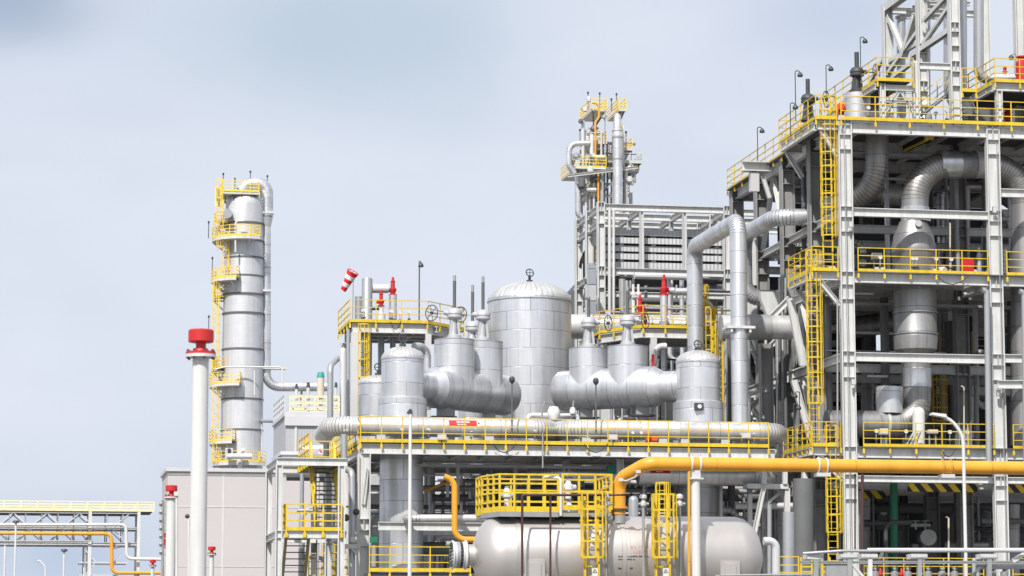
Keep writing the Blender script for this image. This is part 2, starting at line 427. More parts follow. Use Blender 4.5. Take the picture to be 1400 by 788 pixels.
def gate_valve(name, label, foot, yoke_h, stem_h, s=1.0, wheel=None, wdir=1, mat='cast', stem='pipe_grey', group=None, wr=0.42, thick=1.0):
    """bonnet flange, tapered yoke, bevel gearbox, stem cover, side handwheel on a shaft"""
    foot = V(foot); t = thing(name, label, 'valve', foot, group); up = V((0, 0, 1))
    MB().lathe([(0.52 * s, 0), (0.52 * s, 0.10), (0.40 * s, 0.11), (0.40 * s, 0.2), (0.30 * s, 0.24)], foot, n=24).build('bonnet_flange', mat, t)
    for k in range(12):
        pass
    yk = MB()
    for k in (-1, 1):
        yk.bar(foot + V((k * 0.25 * s, 0, 0.2)), foot + V((k * 0.15 * s, 0, yoke_h - .15 * s)), 0.13 * s, 0.40 * s)
    yk.cyl(foot + V((-.06 * s, 0.0, 0.2)), foot + V((-.03 * s, 0.0, yoke_h - .15 * s)), 0.24 * s, 0.17 * s, n=14)
    yk.build('yoke', mat, t)
    g = foot + up * yoke_h
    MB().lathe([(0.27 * s, -0.2 * s), (0.38 * s, -0.12 * s), (0.43 * s, -0.1 * s), (0.43 * s, 0.0), (0.40 * s, 0.01), (0.40 * s, 0.09 * s), (0.43 * s, 0.1 * s), (0.43 * s, 0.2 * s), (0.34 * s, 0.36 * s), (0.2 * s, 0.44 * s)], g, n=24).build('gearbox', mat, t)
    MB().cyl(g + up * 0.40 * s, g + up * (0.42 * s + stem_h * 0.68), 0.095 * s * thick, n=12).build('stem_cover', stem, t)
    MB().cyl(g + up * (0.42 * s + stem_h * 0.68), g + up * stem_h, 0.085 * s * thick, n=12).build('stem_cover', 'galv', t)
    if wheel is not None:
        w = g + V((wdir * wheel, -0.12, 0.12 * s))
        sh = MB().cyl(g + V((wdir * 0.3 * s, -0.02, 0.14 * s)), w, 0.03, n=8)
        sh.cyl(g + V((wdir * 0.3 * s, -0.01, 0.14 * s)), g + V((wdir * 0.62 * s, -0.04, 0.17 * s)), 0.16 * s, 0.12 * s, n=12)
        sh.build('handwheel_shaft', mat, t)
        ax = V((wdir * 0.75, -0.66, 0)).normalized()
        hw = MB().torus(w, ax, wr, 0.024, n=28, k=6)
        e1 = ax.cross(up).normalized()
        for k in range(6):
            a = k * math.pi / 3 + 0.3; hw.bar(w, w + (e1 * math.cos(a) + up * math.sin(a)) * wr, 0.024)
        hw.cyl(w - ax * 0.06, w + ax * 0.06, 0.07, n=10)
        hw.build('handwheel', 'dark_iron', t)
    return t
def relief_valve(name, label, foot, s=1.0, side=-1, group=None):
    foot = V(foot); t = thing(name, label, 'valve', foot, group)
    MB().lathe([(0.30, 0), (0.30, 0.08), (0.17, 0.1), (0.20, 0.22), (0.27, 0.34), (0.27, 0.5), (0.2, 0.55)], foot, n=18).build('valve_body', 'red', t) if s == 1 else \
        MB().lathe([(0.30 * s, 0), (0.30 * s, 0.08 * s), (0.17 * s, 0.1 * s), (0.20 * s, 0.22 * s), (0.27 * s, 0.34 * s), (0.27 * s, 0.5 * s), (0.2 * s, 0.55 * s)], foot, n=18).build('valve_body', 'red', t)
    MB().lathe([(0.17 * s, 0.55 * s), (0.15 * s, 1.0 * s), (0.19 * s, 1.02 * s), (0.19 * s, 1.08 * s), (0.11 * s, 1.1 * s), (0.09 * s, 1.35 * s), (0.03 * s, 1.4 * s)], foot, n=14).build('spring_cap', 'red', t)
    MB().cyl(foot + V((side * 0.2 * s, 0, 0.36 * s)), foot + V((side * 0.42 * s, 0, 0.36 * s)), 0.14 * s, n=12).build('outlet_flange', 'red', t)
    return t
# ------------------------------------------------------------------ camera, light, sky
cam = bpy.data.cameras.new('camera'); co = bpy.data.objects.new('camera', cam); COL.objects.link(co)
co.location = CAM; co.rotation_euler = (math.pi / 2 + PITCH, 0, -YAW)
cam.sensor_width = 36; cam.lens = 36 * F / 1400; cam.clip_start = 1; cam.clip_end = 6000
cam.dof.use_dof = True; cam.dof.focus_distance = 126; cam.dof.aperture_fstop = 3.2
sc.camera = co
SUN_EL, SUN_AZ = R(48), math.atan2(-0.46, -0.87)
sdir = V((math.sin(SUN_AZ) * math.cos(SUN_EL), math.cos(SUN_AZ) * math.cos(SUN_EL), math.sin(SUN_EL)))
sl = bpy.data.lights.new('sun', 'SUN'); sl.energy = 3.9; sl.angle = R(1.2); sl.color = (1.0, 0.955, 0.90)
so = bpy.data.objects.new('sun', sl); COL.objects.link(so); so.rotation_euler = (-sdir).to_track_quat('-Z', 'Y').to_euler(); so.location = (0, -20, 60)
w = bpy.data.worlds.new('World'); sc.world = w; w.use_nodes = True
nt = w.node_tree; bg = nt.nodes['Background']
sky = nt.nodes.new('ShaderNodeTexSky'); sky.sky_type = 'NISHITA'; sky.sun_disc = False; sky.sun_elevation = SUN_EL; sky.sun_rotation = SUN_AZ
sky.air_density = 1.0; sky.dust_density = 2.0
tc = nt.nodes.new('ShaderNodeTexCoord')
def cloud(scale, seed, lo, hi, rot=0.0):
    mp = nt.nodes.new('ShaderNodeMapping'); mp.inputs['Scale'].default_value = (scale, scale, scale * 2.3); mp.inputs['Location'].default_value = (seed, seed * .7, seed * .3); mp.inputs['Rotation'].default_value = (0, rot, 0)
    nt.links.new(tc.outputs['Generated'], mp.inputs['Vector'])
    n = nt.nodes.new('ShaderNodeTexNoise'); n.inputs['Detail'].default_value = 5.0; n.inputs['Roughness'].default_value = 0.48; n.inputs['Scale'].default_value = 1.0; n.inputs['Distortion'].default_value = 0.3
    nt.links.new(mp.outputs[0], n.inputs['Vector'])
    return ramp(nt, n.outputs['Fac'], [(lo, 0.0), (hi, 1.0)])
# thin bright overcast veil over the blue, with bluer openings in it
def opening(px, py, rx, seed, soft=1.0):
    d0 = ray(px, py).normalized()
    sb = nt.nodes.new('ShaderNodeVectorMath'); sb.operation = 'SUBTRACT'; nt.links.new(tc.outputs['Generated'], sb.inputs[0]); sb.inputs[1].default_value = d0
    ro = nt.nodes.new('ShaderNodeMapping'); ro.inputs['Scale'].default_value = (1.0, 1.0, 1.9); nt.links.new(sb.outputs[0], ro.inputs['Vector'])
    n = nt.nodes.new('ShaderNodeTexNoise'); n.inputs['Scale'].default_value = 9.0; n.inputs['Detail'].default_value = 5.0; n.inputs['Roughness'].default_value = .5
    mp = nt.nodes.new('ShaderNodeMapping'); mp.inputs['Location'].default_value = (seed, 0, 0); nt.links.new(tc.outputs['Generated'], mp.inputs['Vector']); nt.links.new(mp.outputs[0], n.inputs['Vector'])
    ln = nt.nodes.new('ShaderNodeVectorMath'); ln.operation = 'LENGTH'; nt.links.new(ro.outputs[0], ln.inputs[0])
    ma = nt.nodes.new('ShaderNodeMath'); ma.operation = 'MULTIPLY_ADD'; nt.links.new(n.outputs['Fac'], ma.inputs[0]); ma.inputs[1].default_value = rx * 1.1; nt.links.new(ln.outputs['Value'], ma.inputs[2])
    mr = nt.nodes.new('ShaderNodeMapRange'); mr.interpolation_type = 'SMOOTHERSTEP'; mr.inputs['From Min'].default_value = rx * .45; mr.inputs['From Max'].default_value = rx * 1.75; mr.inputs['To Min'].default_value = 1.0; mr.inputs['To Max'].default_value = 0.0
    nt.links.new(ma.outputs[0], mr.inputs['Value']); return mr.outputs[0]
BR = (7.35, 7.75, 8.75)
veil = mixc(nt, 'MIX', cloud(6.5, 3.1, 0.34, 0.64), (6.7, 7.25, 8.35), BR)
veil = mixc(nt, 'MULTIPLY', 1.0, veil, ramp(nt, cloud(22.0, 5.5, .3, .7), [(0, .975), (1, 1.0)]))
veil = mixc(nt, 'MIX', opening(455, 45, .085, 2.0), veil, (5.2, 6.15, 7.2))
veil = mixc(nt, 'MIX', opening(10, 0, .05, 7.0), veil, (4.0, 4.8, 6.1))
veil = mixc(nt, 'MIX', opening(1150, 20, .05, 5.0), veil, (5.7, 6.4, 7.7))
veil = mixc(nt, 'MIX', opening(100, 760, .055, 9.0), veil, (5.0, 5.9, 7.5))
allc = mixc(nt, 'MIX', 0.93, sky.outputs[0], veil)
nt.links.new(allc, bg.inputs['Color']); bg.inputs['Strength'].default_value = 0.075
sc.view_settings.view_transform = 'Standard'; sc.view_settings.look = 'None'; sc.view_settings.exposure = 0.52; sc.view_settings.gamma = 1
sc.view_settings.use_curve_mapping = False
sc.cycles.use_denoising = True
sc.cycles.max_bounces = 6
sc.cycles.diffuse_bounces = 3

g = MB(); n = 40; S = 3000.0
for i in range(n + 1):
    for j in range(n + 1): g.v.append(V((-S + 2 * S * i / n, -S + 2 * S * j / n, 0)))
for i in range(n):
    for j in range(n):
        a = i * (n + 1) + j; g.face([a, a + n + 1, a + n + 2, a + 1])
struct(g.build('ground', 'concrete'))
# ================================================================== tall right-hand structure
YF = 125.0
X0 = at(1159, 480, YF).x
BX = at(1363, 480, YF).x - X0
Z5 = at(1250, 168, YF).z; Z4 = at(1250, 374, YF).z; Z3 = at(1250, 612, YF).z
ZM5 = at(1250, 287, YF).z; ZM4 = at(1250, 484, YF).z; ZL = at(1250, 651, YF).z
ROWS = [YF, 130, 135, 140, 145]
XC = [X0, X0 + BX, X0 + 2 * BX]
rs = thing('process_structure', 'tallest open grey steel structure, filling the right side, with yellow handrails on three decks', 'steel structure', (X0, YF, 0))
JT = [(Z5 - .06, .6), (ZM5, .4), (Z4 - .06, .5), (ZM4, .42), (Z3 - .06, .5), (ZL, .36)]
for xi, x in enumerate(XC):
    for y in ROWS:
        column(rs, x, y, 0, Z5 - 0.07 if not (y > YF and xi == 0) else Z5 - .07, d=0.66, b=0.34 if y == YF else 0.62, joints=JT, mat='steel' if y == YF else 'steel_shaded')  # rows behind the front take the darker steel, shade put in the colour
for i in range(2):
    xa, xb = XC[i] + .335, XC[i + 1] - .335
    for y in ROWS:
        for z, d in ((Z5 - .07, .55), (Z4 - .07, .45), (Z3 - .07, .45)):
            beam(rs, (xa, y, z - d / 2), (xb, y, z - d / 2), d, .3)
        if i == 0 or y > YF: beam(rs, (xa, y, ZM5 - .2), (xb, y, ZM5 - .2), .4, .28)
        if y > YF or i == 0: beam(rs, (xa, y, ZM4 - .2), (xb, y, ZM4 - .2), .42, .28)
        beam(rs, (xa, y, ZL - .16), (xb, y, ZL - .16), .3, .25)
za = at(1385, 259, YF).z; beam(rs, (XC[1] + .335, YF, za - .2), (XC[2] - .335, YF, za - .2), .4, .28)
za = at(1385, 485, YF).z; beam(rs, (XC[1] + .335, YF, za - .2), (XC[2] - .335, YF, za - .2), .4, .28)
for xi, x in enumerate(XC):   # beams running into the depth
    for k in range(4):
        for z, d in ((Z5 - .07, .5), (Z4 - .07, .45), (Z3 - .07, .45)) + (((ZM4 + .05, .42), (ZM5 + .02, .36)) if xi != 1 else ()):
            beam(rs, (x, ROWS[k] + .26, z - d / 2), (x, ROWS[k + 1] - .26, z - d / 2), d, .28, name='side_beam')
# decks of open grating
for i in range(2):
    deck(rs, XC[i] - (.3 if i == 0 else 0), YF - .1, XC[i + 1] + (.3 if i else 0), 145, Z5, joist='Y', gap=1.35)
    deck(rs, XC[i] + .34, YF + .2, XC[i + 1] - .34, 144.8, Z4 - .003, joist='X', gap=1.6)
    deck(rs, XC[i] + .34, YF + .2, XC[i + 1] - .34, 144.8, Z3 - .003, joist='X', gap=1.6)
# stub pieces and small plates under the top deck edge
# handrails, front
railing(rs, [(at(1150, 168, YF - .3).x, YF - .3, Z5), (XC[2] + .3, YF - .3, Z5)], h=1.12, gap=1.62, rails=(1.0, .68, .36))
def bay_rail(xa, xb, z):
    o = railing(rs, [(xa, YF - .26, z), (xb, YF - .26, z)], gap=1.3, rails=(1.0, .67, .34))
bay_rail(X0 + .5, XC[1] - .45, Z4); bay_rail(XC[1] + .5, XC[2] - .4, Z4)
bay_rail(X0 + .62, XC[1] - .35, Z3); bay_rail(XC[1] + .62, XC[2] - .4, Z3)
for z in (Z4, Z3): MB().box((X0 + .335, YF - .3, z - .066), (XC[2] - .3, YF + .19, z - .006)).build('deck_edge', 'grating', rs)
# left cantilevers: top one and their handrails
XT = at(1113, 168, YF).x; YT = 131.0
MB().box((XT, YF - .12, Z5 - .065), (X0 - .335, YT, Z5 - .005)).build('deck', 'grating', rs)
beam(rs, (XT + .1, YF, Z5 - .3), (X0 - .335, YF, Z5 - .3), .42, .26); beam(rs, (XT + .1, YF + .2, Z5 - .3), (XT + .1, YT, Z5 - .3), .42, .2, name='side_beam')
beam(rs, (XT + .25, YT, Z5 - .3), (X0 - .335, YT, Z5 - .3), .4, .2)
for y in (YF + .02, YT - .05): brace(rs, (XT + .35, y, Z5 - .52), (X0 - .36, y, Z5 - 1.75), .2)
railing(rs, [(X0 - .45, YF - .3, Z5), (XT, YF - .3, Z5), (XT, YT + .1, Z5), (X0 - .5, YT + .1, Z5)], gap=1.25)
railing(rs, [(X0 - .42, YT + .3, Z5), (X0 - .42, 145.3, Z5), (X0 + 3, 145.3, Z5)], gap=1.5)
MB().box((X0 - .5, YT, Z5 - .066), (X0 - .3, 145.2, Z5 - .006)).build('deck_edge', 'grating', rs)
# equipment bracket halfway along the side (holds the lamp)
bz = at(1040, 221, 137).z; bx = X0 - 1.7
beam(rs, (bx - .1, 137, bz - .3), (X0 - .34, 137, bz - .3), .5, .6, a=(0, 0, 1)); brace(rs, (bx + .9, 137, bz - .55), (X0 - .36, 137, bz - 1.9), .2)
MB().box((bx + .3, 136.8, bz - 1.6), (bx + .75, 137.2, bz - .6)).build('junction_box', 'white_metal', rs)
# left platform of the middle deck
X4 = at(1108, 372, YF).x; YB4 = 128.6
MB().box((X4, YF - .1, Z4 - .06), (X0 - .336, YB4, Z4)).build('deck', 'grating', rs)
beam(rs, (X4 - .05, YF, Z4 - .25), (X0 - .336, YF, Z4 - .25), .36, .22); beam(rs, (X4 + .05, YF + .15, Z4 - .25), (X4 + .05, YB4, Z4 - .25), .36, .2, name='side_beam')
brace(rs, (X4 + .4, YF, Z4 - .44), (X0 - .36, YF, Z4 - 1.6), .2); brace(rs, (X4 + .4, YB4, Z4 - .44), (X0 - .36, YB4, Z4 - 1.7), .2)
railing(rs, [(X0 - .5, YF - .28, Z4), (X4, YF - .28, Z4), (X4, YB4 + .1, Z4), (X0 - .5, YB4 + .1, Z4)], gap=.95)
# left platform of the lower deck
X3 = at(1108, 612, YF).x; YB3 = 129.5
MB().box((X3, YF - .1, Z3 - .06), (X0 - .336, YB3, Z3)).build('deck', 'grating', rs)
beam(rs, (X3 - .05, YF, Z3 - .25), (X0 - .336, YF, Z3 - .25), .36, .22); beam(rs, (X3 + .05, YF + .15, Z3 - .25), (X3 + .05, YB3, Z3 - .25), .36, .2, name='side_beam')
brace(rs, (X3 + .4, YF, Z3 - .44), (X0 - .36, YF, Z3 - 1.6), .2)
railing(rs, [(X0 - .5, YF - .28, Z3), (X3, YF - .28, Z3), (X3, YB3 + .1, Z3), (X0 - .5, YB3 + .1, Z3)], gap=.8)
# caged ladders on the left side
LX = (X4 + X0 - .33) / 2
l1 = at(1131, 340, YF + .45).x; ladder(rs, (l1, YF + .35, Z4), Z5, stands=1.1, cage0=1.7, hoop=.68)
l2 = at(1112, 500, YF + .45).x; ladder(rs, (l2, YF + .45, Z3), Z4, stands=1.0, cage0=2.0, hoop=.76)
l3 = at(1138, 700, YF + .45).x; ladder(rs, (l3, YF + .45, at(1138, 775, YF).z - 3), Z3, stands=1.0, cage0=4.6, hoop=.8)
# bracing on the side face
for (p, q, z0, z1) in ((1, 2, ZM4, Z4 - .5), (2, 3, ZM4 - .4, Z3), (1, 2, Z3, ZM4 - .4), (3, 4, ZM5 - .4, Z4), (2, 3, ZM5, Z5 - .6), (3, 4, Z3, ZM4 - .4), (3, 4, ZM4, Z4 - .5), (2, 3, 5.0, Z3 - .5), (1, 2, 4.0, Z3 - .5)):
    ya, yb = ROWS[p] + .3, ROWS[q] - .3; ym = (ya + yb) / 2
    brace(rs, (X0, ya, z0 + .1), (X0, ym - .05, z1 - .1), .22); brace(rs, (X0, yb, z0 + .1), (X0, ym + .05, z1 - .1), .22)
# haunched brackets
for y, z in ((135, Z4), (140, Z4 + 1), (140, ZM5 + .5)):
    c = V((X0 - .34, y, z)); MB().hexa([c + V((-1.15, -.2, -.05)), c + V((0, -.2, -3.1)), c + V((0, .2, -3.1)), c + V((-1.15, .2, -.05)), c + V((-1.15, -.2, .3)), c + V((0, -.2, .3)), c + V((0, .2, .3)), c + V((-1.15, .2, .3))]).build('haunch_bracket', 'steel', rs)
# added near-black sheets behind the rear row, standing in for the bays' deep shade
def panel(x0, x1, z0, z1): MB().box((x0, 145.3, z0), (x1, 145.42, z1)).build('shade_backing', 'shade', rs)
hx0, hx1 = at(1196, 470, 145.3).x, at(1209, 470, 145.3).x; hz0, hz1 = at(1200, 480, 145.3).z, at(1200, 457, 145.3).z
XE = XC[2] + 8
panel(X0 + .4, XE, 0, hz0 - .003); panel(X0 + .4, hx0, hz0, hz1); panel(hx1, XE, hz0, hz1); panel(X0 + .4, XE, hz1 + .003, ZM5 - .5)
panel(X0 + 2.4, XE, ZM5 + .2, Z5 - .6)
# hazard-striped crane beams: ground bay and top
h = thing('crane_rail', 'long crane beam with black and yellow hazard stripes above the dark ground bay', 'crane beam', at(1243, 671, 127), 'hazard striped crane beams')
MB().box(at(1243, 672, 127), V((XC[1] - .4, 127.25, at(1243, 661, 127).z))).build('beam_web', 'hazard', h)
h2 = copy_tree(h); h2.location = V((XC[1] + .9, 127, h.location.z)); h2['label'] = 'hazard-striped crane beam at the right edge, in the bay past the second column'
h3 = copy_tree(h); h3.location = V((X0 + .9, 133, h.location.z)); h3['label'] = 'dim hazard-striped crane beam, hung further back and lower than the long bright one'
p1, p2 = at(1232, 206, 130.5), at(1270, 188, 126.5)
h = thing('hoist_rail', 'short sloping hoist rail with black and yellow stripes under the top deck', 'hoist beam', p2)
MB().bar(p1, p2, .2, .32, (1, 0, 0)).build('rail', 'hazard', h); MB().box(p2 + V((-.2, -.2, -.12)), p2 + V((.2, .1, .3))).build('end_stop', 'yellow', h)

# ---------------- tower frame standing on the top deck
XU = at(1305, 90, YF).x; YB_, YA_ = atx(1261, 90, XU).y, atx(1214, 90, XU).y
ut = thing('braced_tower', 'braced steel frame with diagonal struts rising out of the top of the tallest structure', 'steel frame', (XU, YF, Z5))
ztop = at(1305, -75, YF).z; zA = atx(1213, 11, XU).z
for y, zt in ((YF, ztop), (YB_, ztop), (YA_, zA)): column(ut, XU, y, Z5 + .003, zt, d=.5, b=.42, joints=[(at(1305, 33, YF).z, .35), (at(1305, 86, YF).z, .4)])
column(ut, XU + 5.2, YF + 5, Z5 + .003, ztop, d=.5, b=.42); column(ut, XU + 5.2, 135, Z5 + .003, ztop, d=.5, b=.42)
def UD(a, b_, w=.2, dx=0, wf=None): MB().ibeam(atx(*a, XU + dx), atx(*b_, XU + dx), w, w, a=(1, 0, 0), tf=.02, tw=.02).build('diagonal', 'steel', ut)
UD((1299, 8), (1246, 84), .2); UD((1298, 42), (1247, 76), .28, -.05); UD((1256, 42), (1209, 108), .2); UD((1215, 22), (1235, 72), .24); UD((1254, 60), (1211, 88), .18, .1)
UD((1296, -6), (1262, 30), .2, -.05); UD((1250, 84), (1212, 112), .2, .12); UD((1209, 78), (1190, 112), .16)
UD((1252, 22), (1235, 78), .34, .05)
UD((1209, 14), (1252, -18), .4); UD((1254, -20), (1300, -62), .4)
MB().ibeam(atx(1209, 14, XU) + V((.2, 0, 0)), atx(1209, 14, XU) + V((5, 0, 0)), .35, .3).build('beam', 'steel', ut)
zz = at(1250, 24, 134).z
for k in range(4): MB().ibeam((XU + .3, 131 + k * 1.0, zz), (XU + 3.0, 131 + k * 1.0, zz + .1), .22, .2).build('beam', 'steel', ut)
for dx_ in (1.3, 2.6): brace(ut, (XU + dx_, 131, zz + .3), (XU + dx_, 134.5, zz + .3), .2)
# front portal at its foot
xp = at(1252, 120, YF).x; zp = at(1252, 86, YF).z
column(ut, xp, YF, Z5 + .003, zp + .1, d=.3, b=.3, name='post'); beam(ut, (xp + .15, YF, zp - .15), (XU - .25, YF, zp - .15), .34, .22)
xq = at(1206, 120, YF).x; column(ut, xq, YF, Z5 + .003, at(1206, 112, YF).z - .1, d=.26, b=.26, name='post')
zq = at(1206, 113, YF).z; beam(ut, (xq + .13, YF, zq - .25), (xp - .15, YF, zq - .25), .26, .2)
brace(ut, (xq + .15, YF, zq - 1.4), (xq + .85, YF, zq - .4), .13); brace(ut, (xp - .15, YF, zq - 1.4), (xp - .75, YF, zq - .4), .13)
brace(ut, (xq + .1, YF, Z5 + 1), (xp - .16, YF, Z5 + 1), .13)
# stepped walkways on it
Z6 = at(1215, 112, YF).z; xw = at(1197, 112, YF).x
MB().box((xw, YF - .2, Z6 - .06), (at(1242, 112, YF).x, 133, Z6)).build('deck', 'grating', ut)
railing(ut, [(xp - .2, YF - .3, Z6), (xw, YF - .3, Z6), (xw, 133, Z6)], gap=1.3)
z6b = at(1150, 165, YF).z + .1
MB().ibeam((xw, YF, Z6 - .25), (xw, 133, Z6 - .25), .3, .2).build('beam', 'steel', ut)
for y in (129, 133): column(ut, xw + .1, y, Z5 + .003, Z6 - .42, d=.25, b=.25, name='post')
zr = at(1330, 126, YF).z
MB().box((at(1313, 126, YF).x, YF - .1, zr - .06), (at(1334, 126, YF).x, YF + 1.8, zr)).build('deck', 'grating', ut)
railing(ut, [(at(1314, 126, YF).x, YF + 1.6, zr), (at(1314, 126, YF).x, YF - .15, zr), (at(1333, 126, YF).x, YF - .15, zr)], gap=.8, rails=(1, .62, .33))
Z7 = at(1370, 113, YF).z; x7 = at(1358, 113, YF).x
MB().box((x7, YF - .1, Z7 - .06), (XC[2] + .3, 131, Z7)).build('deck', 'grating', ut)
railing(ut, [(XC[2] + .3, YF - .25, Z7), (x7, YF - .25, Z7), (x7, 131, Z7)], gap=1.25)
beam(ut, (x7, YF, Z7 - .25), (XC[2] + .3, YF, Z7 - .25), .36, .24); beam(ut, (x7 + .03, YF + .15, Z7 - .25), (x7 + .03, 131, Z7 - .25), .36, .2)
for y in (YF, 130.8): column(ut, x7 + .25, y, Z5 + .003, Z7 - .44, d=.3, b=.3, name='post')
# short sloping stair between
sa, sb = at(1256, 131, YF + 1.2), at(1300, 97, YF + 1.2)
mb = MB(); 
for k in (-.35, .35): mb.bar(sa + V((0, k, -1.0)), sb + V((0, k, -1.0)), .06, .2)
for k in range(9):
    c = sa.lerp(sb, k / 9) + V((.1, 0, -.95)); mb.box(c + V((-.12, -.34, -.015)), c + V((.12, .34, .015)))
st = mb.build('stair', 'galv', ut)
railing(st, [sa + V((-1.6, -.35, -1.1)), sa + V((0, -.35, -1.1)), sb + V((0, -.35, -1.1))], gap=.9, tabs=False, toe=0)

# ---------------- pipes and vessels inside and on top
def P(px, py, Y=126.8): return at(px, py, Y)
rpx = lambda n, Y=126.8: sz(n, P(1250, 400, Y))
t = thing('tall_reactor', 'dull silver vertical vessel with a cone top, standing in the middle bay behind the railings', 'vessel', P(1252, 486))
c = P(1252, 486); H = lambda y: P(1252, y).z - c.z
MB().lathe([(rpx(21), H(486)), (rpx(29), H(479)), (rpx(30.5), H(462)), (rpx(30.5), H(460)), (rpx(29.5), H(458)), (rpx(29.5), H(352)), (rpx(30.5), H(350)), (rpx(31), H(338)), (rpx(29), H(334)), (rpx(27.5), H(323)), (rpx(21), H(309)), (rpx(19), H(304))], c, mis=[0] * 11).build('shell', ['clad_old'], t)
for y in (347, 399, 430, 459): MB().lathe([(rpx(31.5), 0), (rpx(31.5), .07)], V((c.x, c.y, P(1252, y).z)), n=48).build('band', 'clad_old', t)
MB().cyl(P(1252, 304), P(1252, 294), rpx(20.5), n=32).build('collar', 'clad_shiny', t)
MB().lathe([(0.1, -.2), (.16, 0), (.16, .12)], P(1255, 306, 125.95), axis=(0, -1, 0), n=12).build('nozzle', 'white_metal', t)
MB().lathe([(.28, 0), (.28, .5), (.22, .55)], P(1280, 374, 126.2), axis=(.6, -1, 0), n=16).build('nozzle', 'beige', t)
pipe('overhead_duct', 'fat silver overhead duct arching right from the cone-topped vessel, down past the second column',
     [P(1251, 295), P(1251, 226), P(1400, 226), P(1400, 610)], rpx(18.5), 'clad_old', bend=rpx(52), seg=18, n=28,
     sleeve=((P(1283, 225), P(1311, 225), 'clad_shiny'), (P(1332, 225), P(1351, 225), 'clad_white'), (P(1251, 294), P(1251, 284), 'clad_shiny')))
pipe('outlet_duct', 'fat dull duct that drops from the cone-topped vessel and bends left near the lower deck',
     [P(1254, 486), P(1254, 580), P(1130, 580)], rpx(18.5), 'clad_old', bend=rpx(30), seg=10, n=28, sleeve=((P(1254, 504), P(1254, 530), 'clad_shiny'), (P(1214, 580), P(1210, 580), 'clad_white')))
t = thing('duct_branch', 'squat silver drum on top of the low duct just left of the big bend', 'duct', P(1216, 580))
MB().cyl(P(1216, 566), P(1216, 530), rpx(18.5), n=28).build('drum_wall', 'clad_pipe', t); MB().cyl(P(1216, 530), P(1216, 529), rpx(17.5), n=28).build('lid', 'galv', t)
pipe('curved_duct', 'dark ribbed duct curving from the top deck down to the left behind the first column',
     [P(1199, 180, 127.6), P(1199, 262, 127.6), P(1128, 284, 129.5)], rpx(16), 'clad_old', bend=rpx(46), seg=16, n=28)
pipe('cross_pipe', 'dark horizontal pipe with a bright end piece, left of the overhead duct', [P(1165, 266, 134), P(1236, 266, 134)], rpx(14, 134), 'clad_old', sleeve=((P(1202, 266, 134), P(1230, 266, 134), 'clad_white'),))
pipe('round_top_pipe', 'short white pipe with a rounded top on the lower deck in front of the duct', [P(1256, 612, 125.75), P(1256, 565, 125.75)], rpx(8.3, 127), 'white', dome=(0, 1.0), cat='pipe')
# slanting white bars beside it
t = thing('bar_ladder', 'three slanting pale bars leaning beside the round-topped white pipe', 'bars', P(1244, 611, 125.4))
for k in range(3): MB().bar(P(1238 + k * 5, 611, 125.4), P(1250 + k * 4, 589, 125.4), .05).build('bar', 'white_metal', t)
def plate(name, label, cat, px, py, w_, h_, Y, mat, th=.1, group=None):
    mb = MB().box(at(px - w_ / 2, py + h_ / 2, Y), at(px + w_ / 2, py - h_ / 2, Y) + V((0, th, 0)))
    return tag(mb.build(name, mat), label, cat, group)
def legged_box(name, label, cat, px, py, w_, h_, Y, mat, z0, group=None):
    a_, b_ = at(px - w_ / 2, py + h_ / 2, Y), at(px + w_ / 2, py - h_ / 2, Y)
    t = thing(name, label, cat, (a_.x, Y, z0), group)
    MB().box(a_, b_ + V((0, .3, 0))).build('casing', mat, t)
    MB().box((a_.x + .03, Y - .015, a_.z + .04), (b_.x - .03, Y - .001, b_.z - .04)).build('door', mat, t)
    for x in (a_.x + .08, b_.x - .08): MB().bar((x, Y + .15, z0), (x, Y + .15, a_.z - .002), .06).build('leg', 'galv', t)
    return t
legged_box('junction_box', 'small beige box behind the lower deck railing, left of the white round-topped pipe', 'box', 1209, 590, 11, 8, 125.6, 'beige', Z3)
legged_box('junction_box', 'flat beige box behind the lower deck railing, right of the white round-topped pipe', 'box', 1276, 590, 13, 5, 125.7, 'beige', Z3)
legged_box('junction_box', 'small beige box on the middle deck, left of the cone-topped vessel', 'box', 1200, 350, 12, 8, 126.6, 'beige', Z4)
t = legged_box('fire_cabinet', 'bright red cabinet behind the middle deck railing', 'cabinet', 1324, 363, 15, 19, 126.2, 'red', Z4)
# thin services
def rod(label, px, y0, y1, Y, d=.08, mat='galv', top=None, name='conduit_pipe', cat='pipe', group=None, cap=0, **k):
    pts = [at(px, y0, Y), at(px, y1, Y)]
    if top: pts += [at(*q, Y) for q in top]
    return pipe(name, label, pts, d / 2, mat, n=10, seg=5, cat=cat, group=group, **k)
pipe('drain_pipe', 'grey downpipe running down the left edge of the second column', [at(1343, 397, 124.3), at(1349, 397, 124.3), at(1352, 640, 124.3)], .14, 'pipe_grey', n=14, bend=.2)
pipe('drain_pipe', 'grey downpipe running down past the third column at the far right edge', [at(1394, 399, 124.3), at(1400, 399, 124.3), at(1403, 640, 124.3)], .14, 'pipe_grey', n=14, bend=.2)
MBb = MB().ibeam(at(1364, 526, 124.4), at(1410, 526, 124.4), .4, .3); tag(MBb.build('cantilever_arm', 'steel'), 'short grey beam end sticking out across the second column, level with the ladder foot', 'beam')
rod('thin tan conduit standing on the middle deck right of the cone-topped vessel', 1299, 374, 305, 126.4, .07, 'beige')
rod('thin tan conduit with a small lamp above the lower deck', 1318, 612, 530, 126.4, .07, 'beige', top=[(1314, 528)])
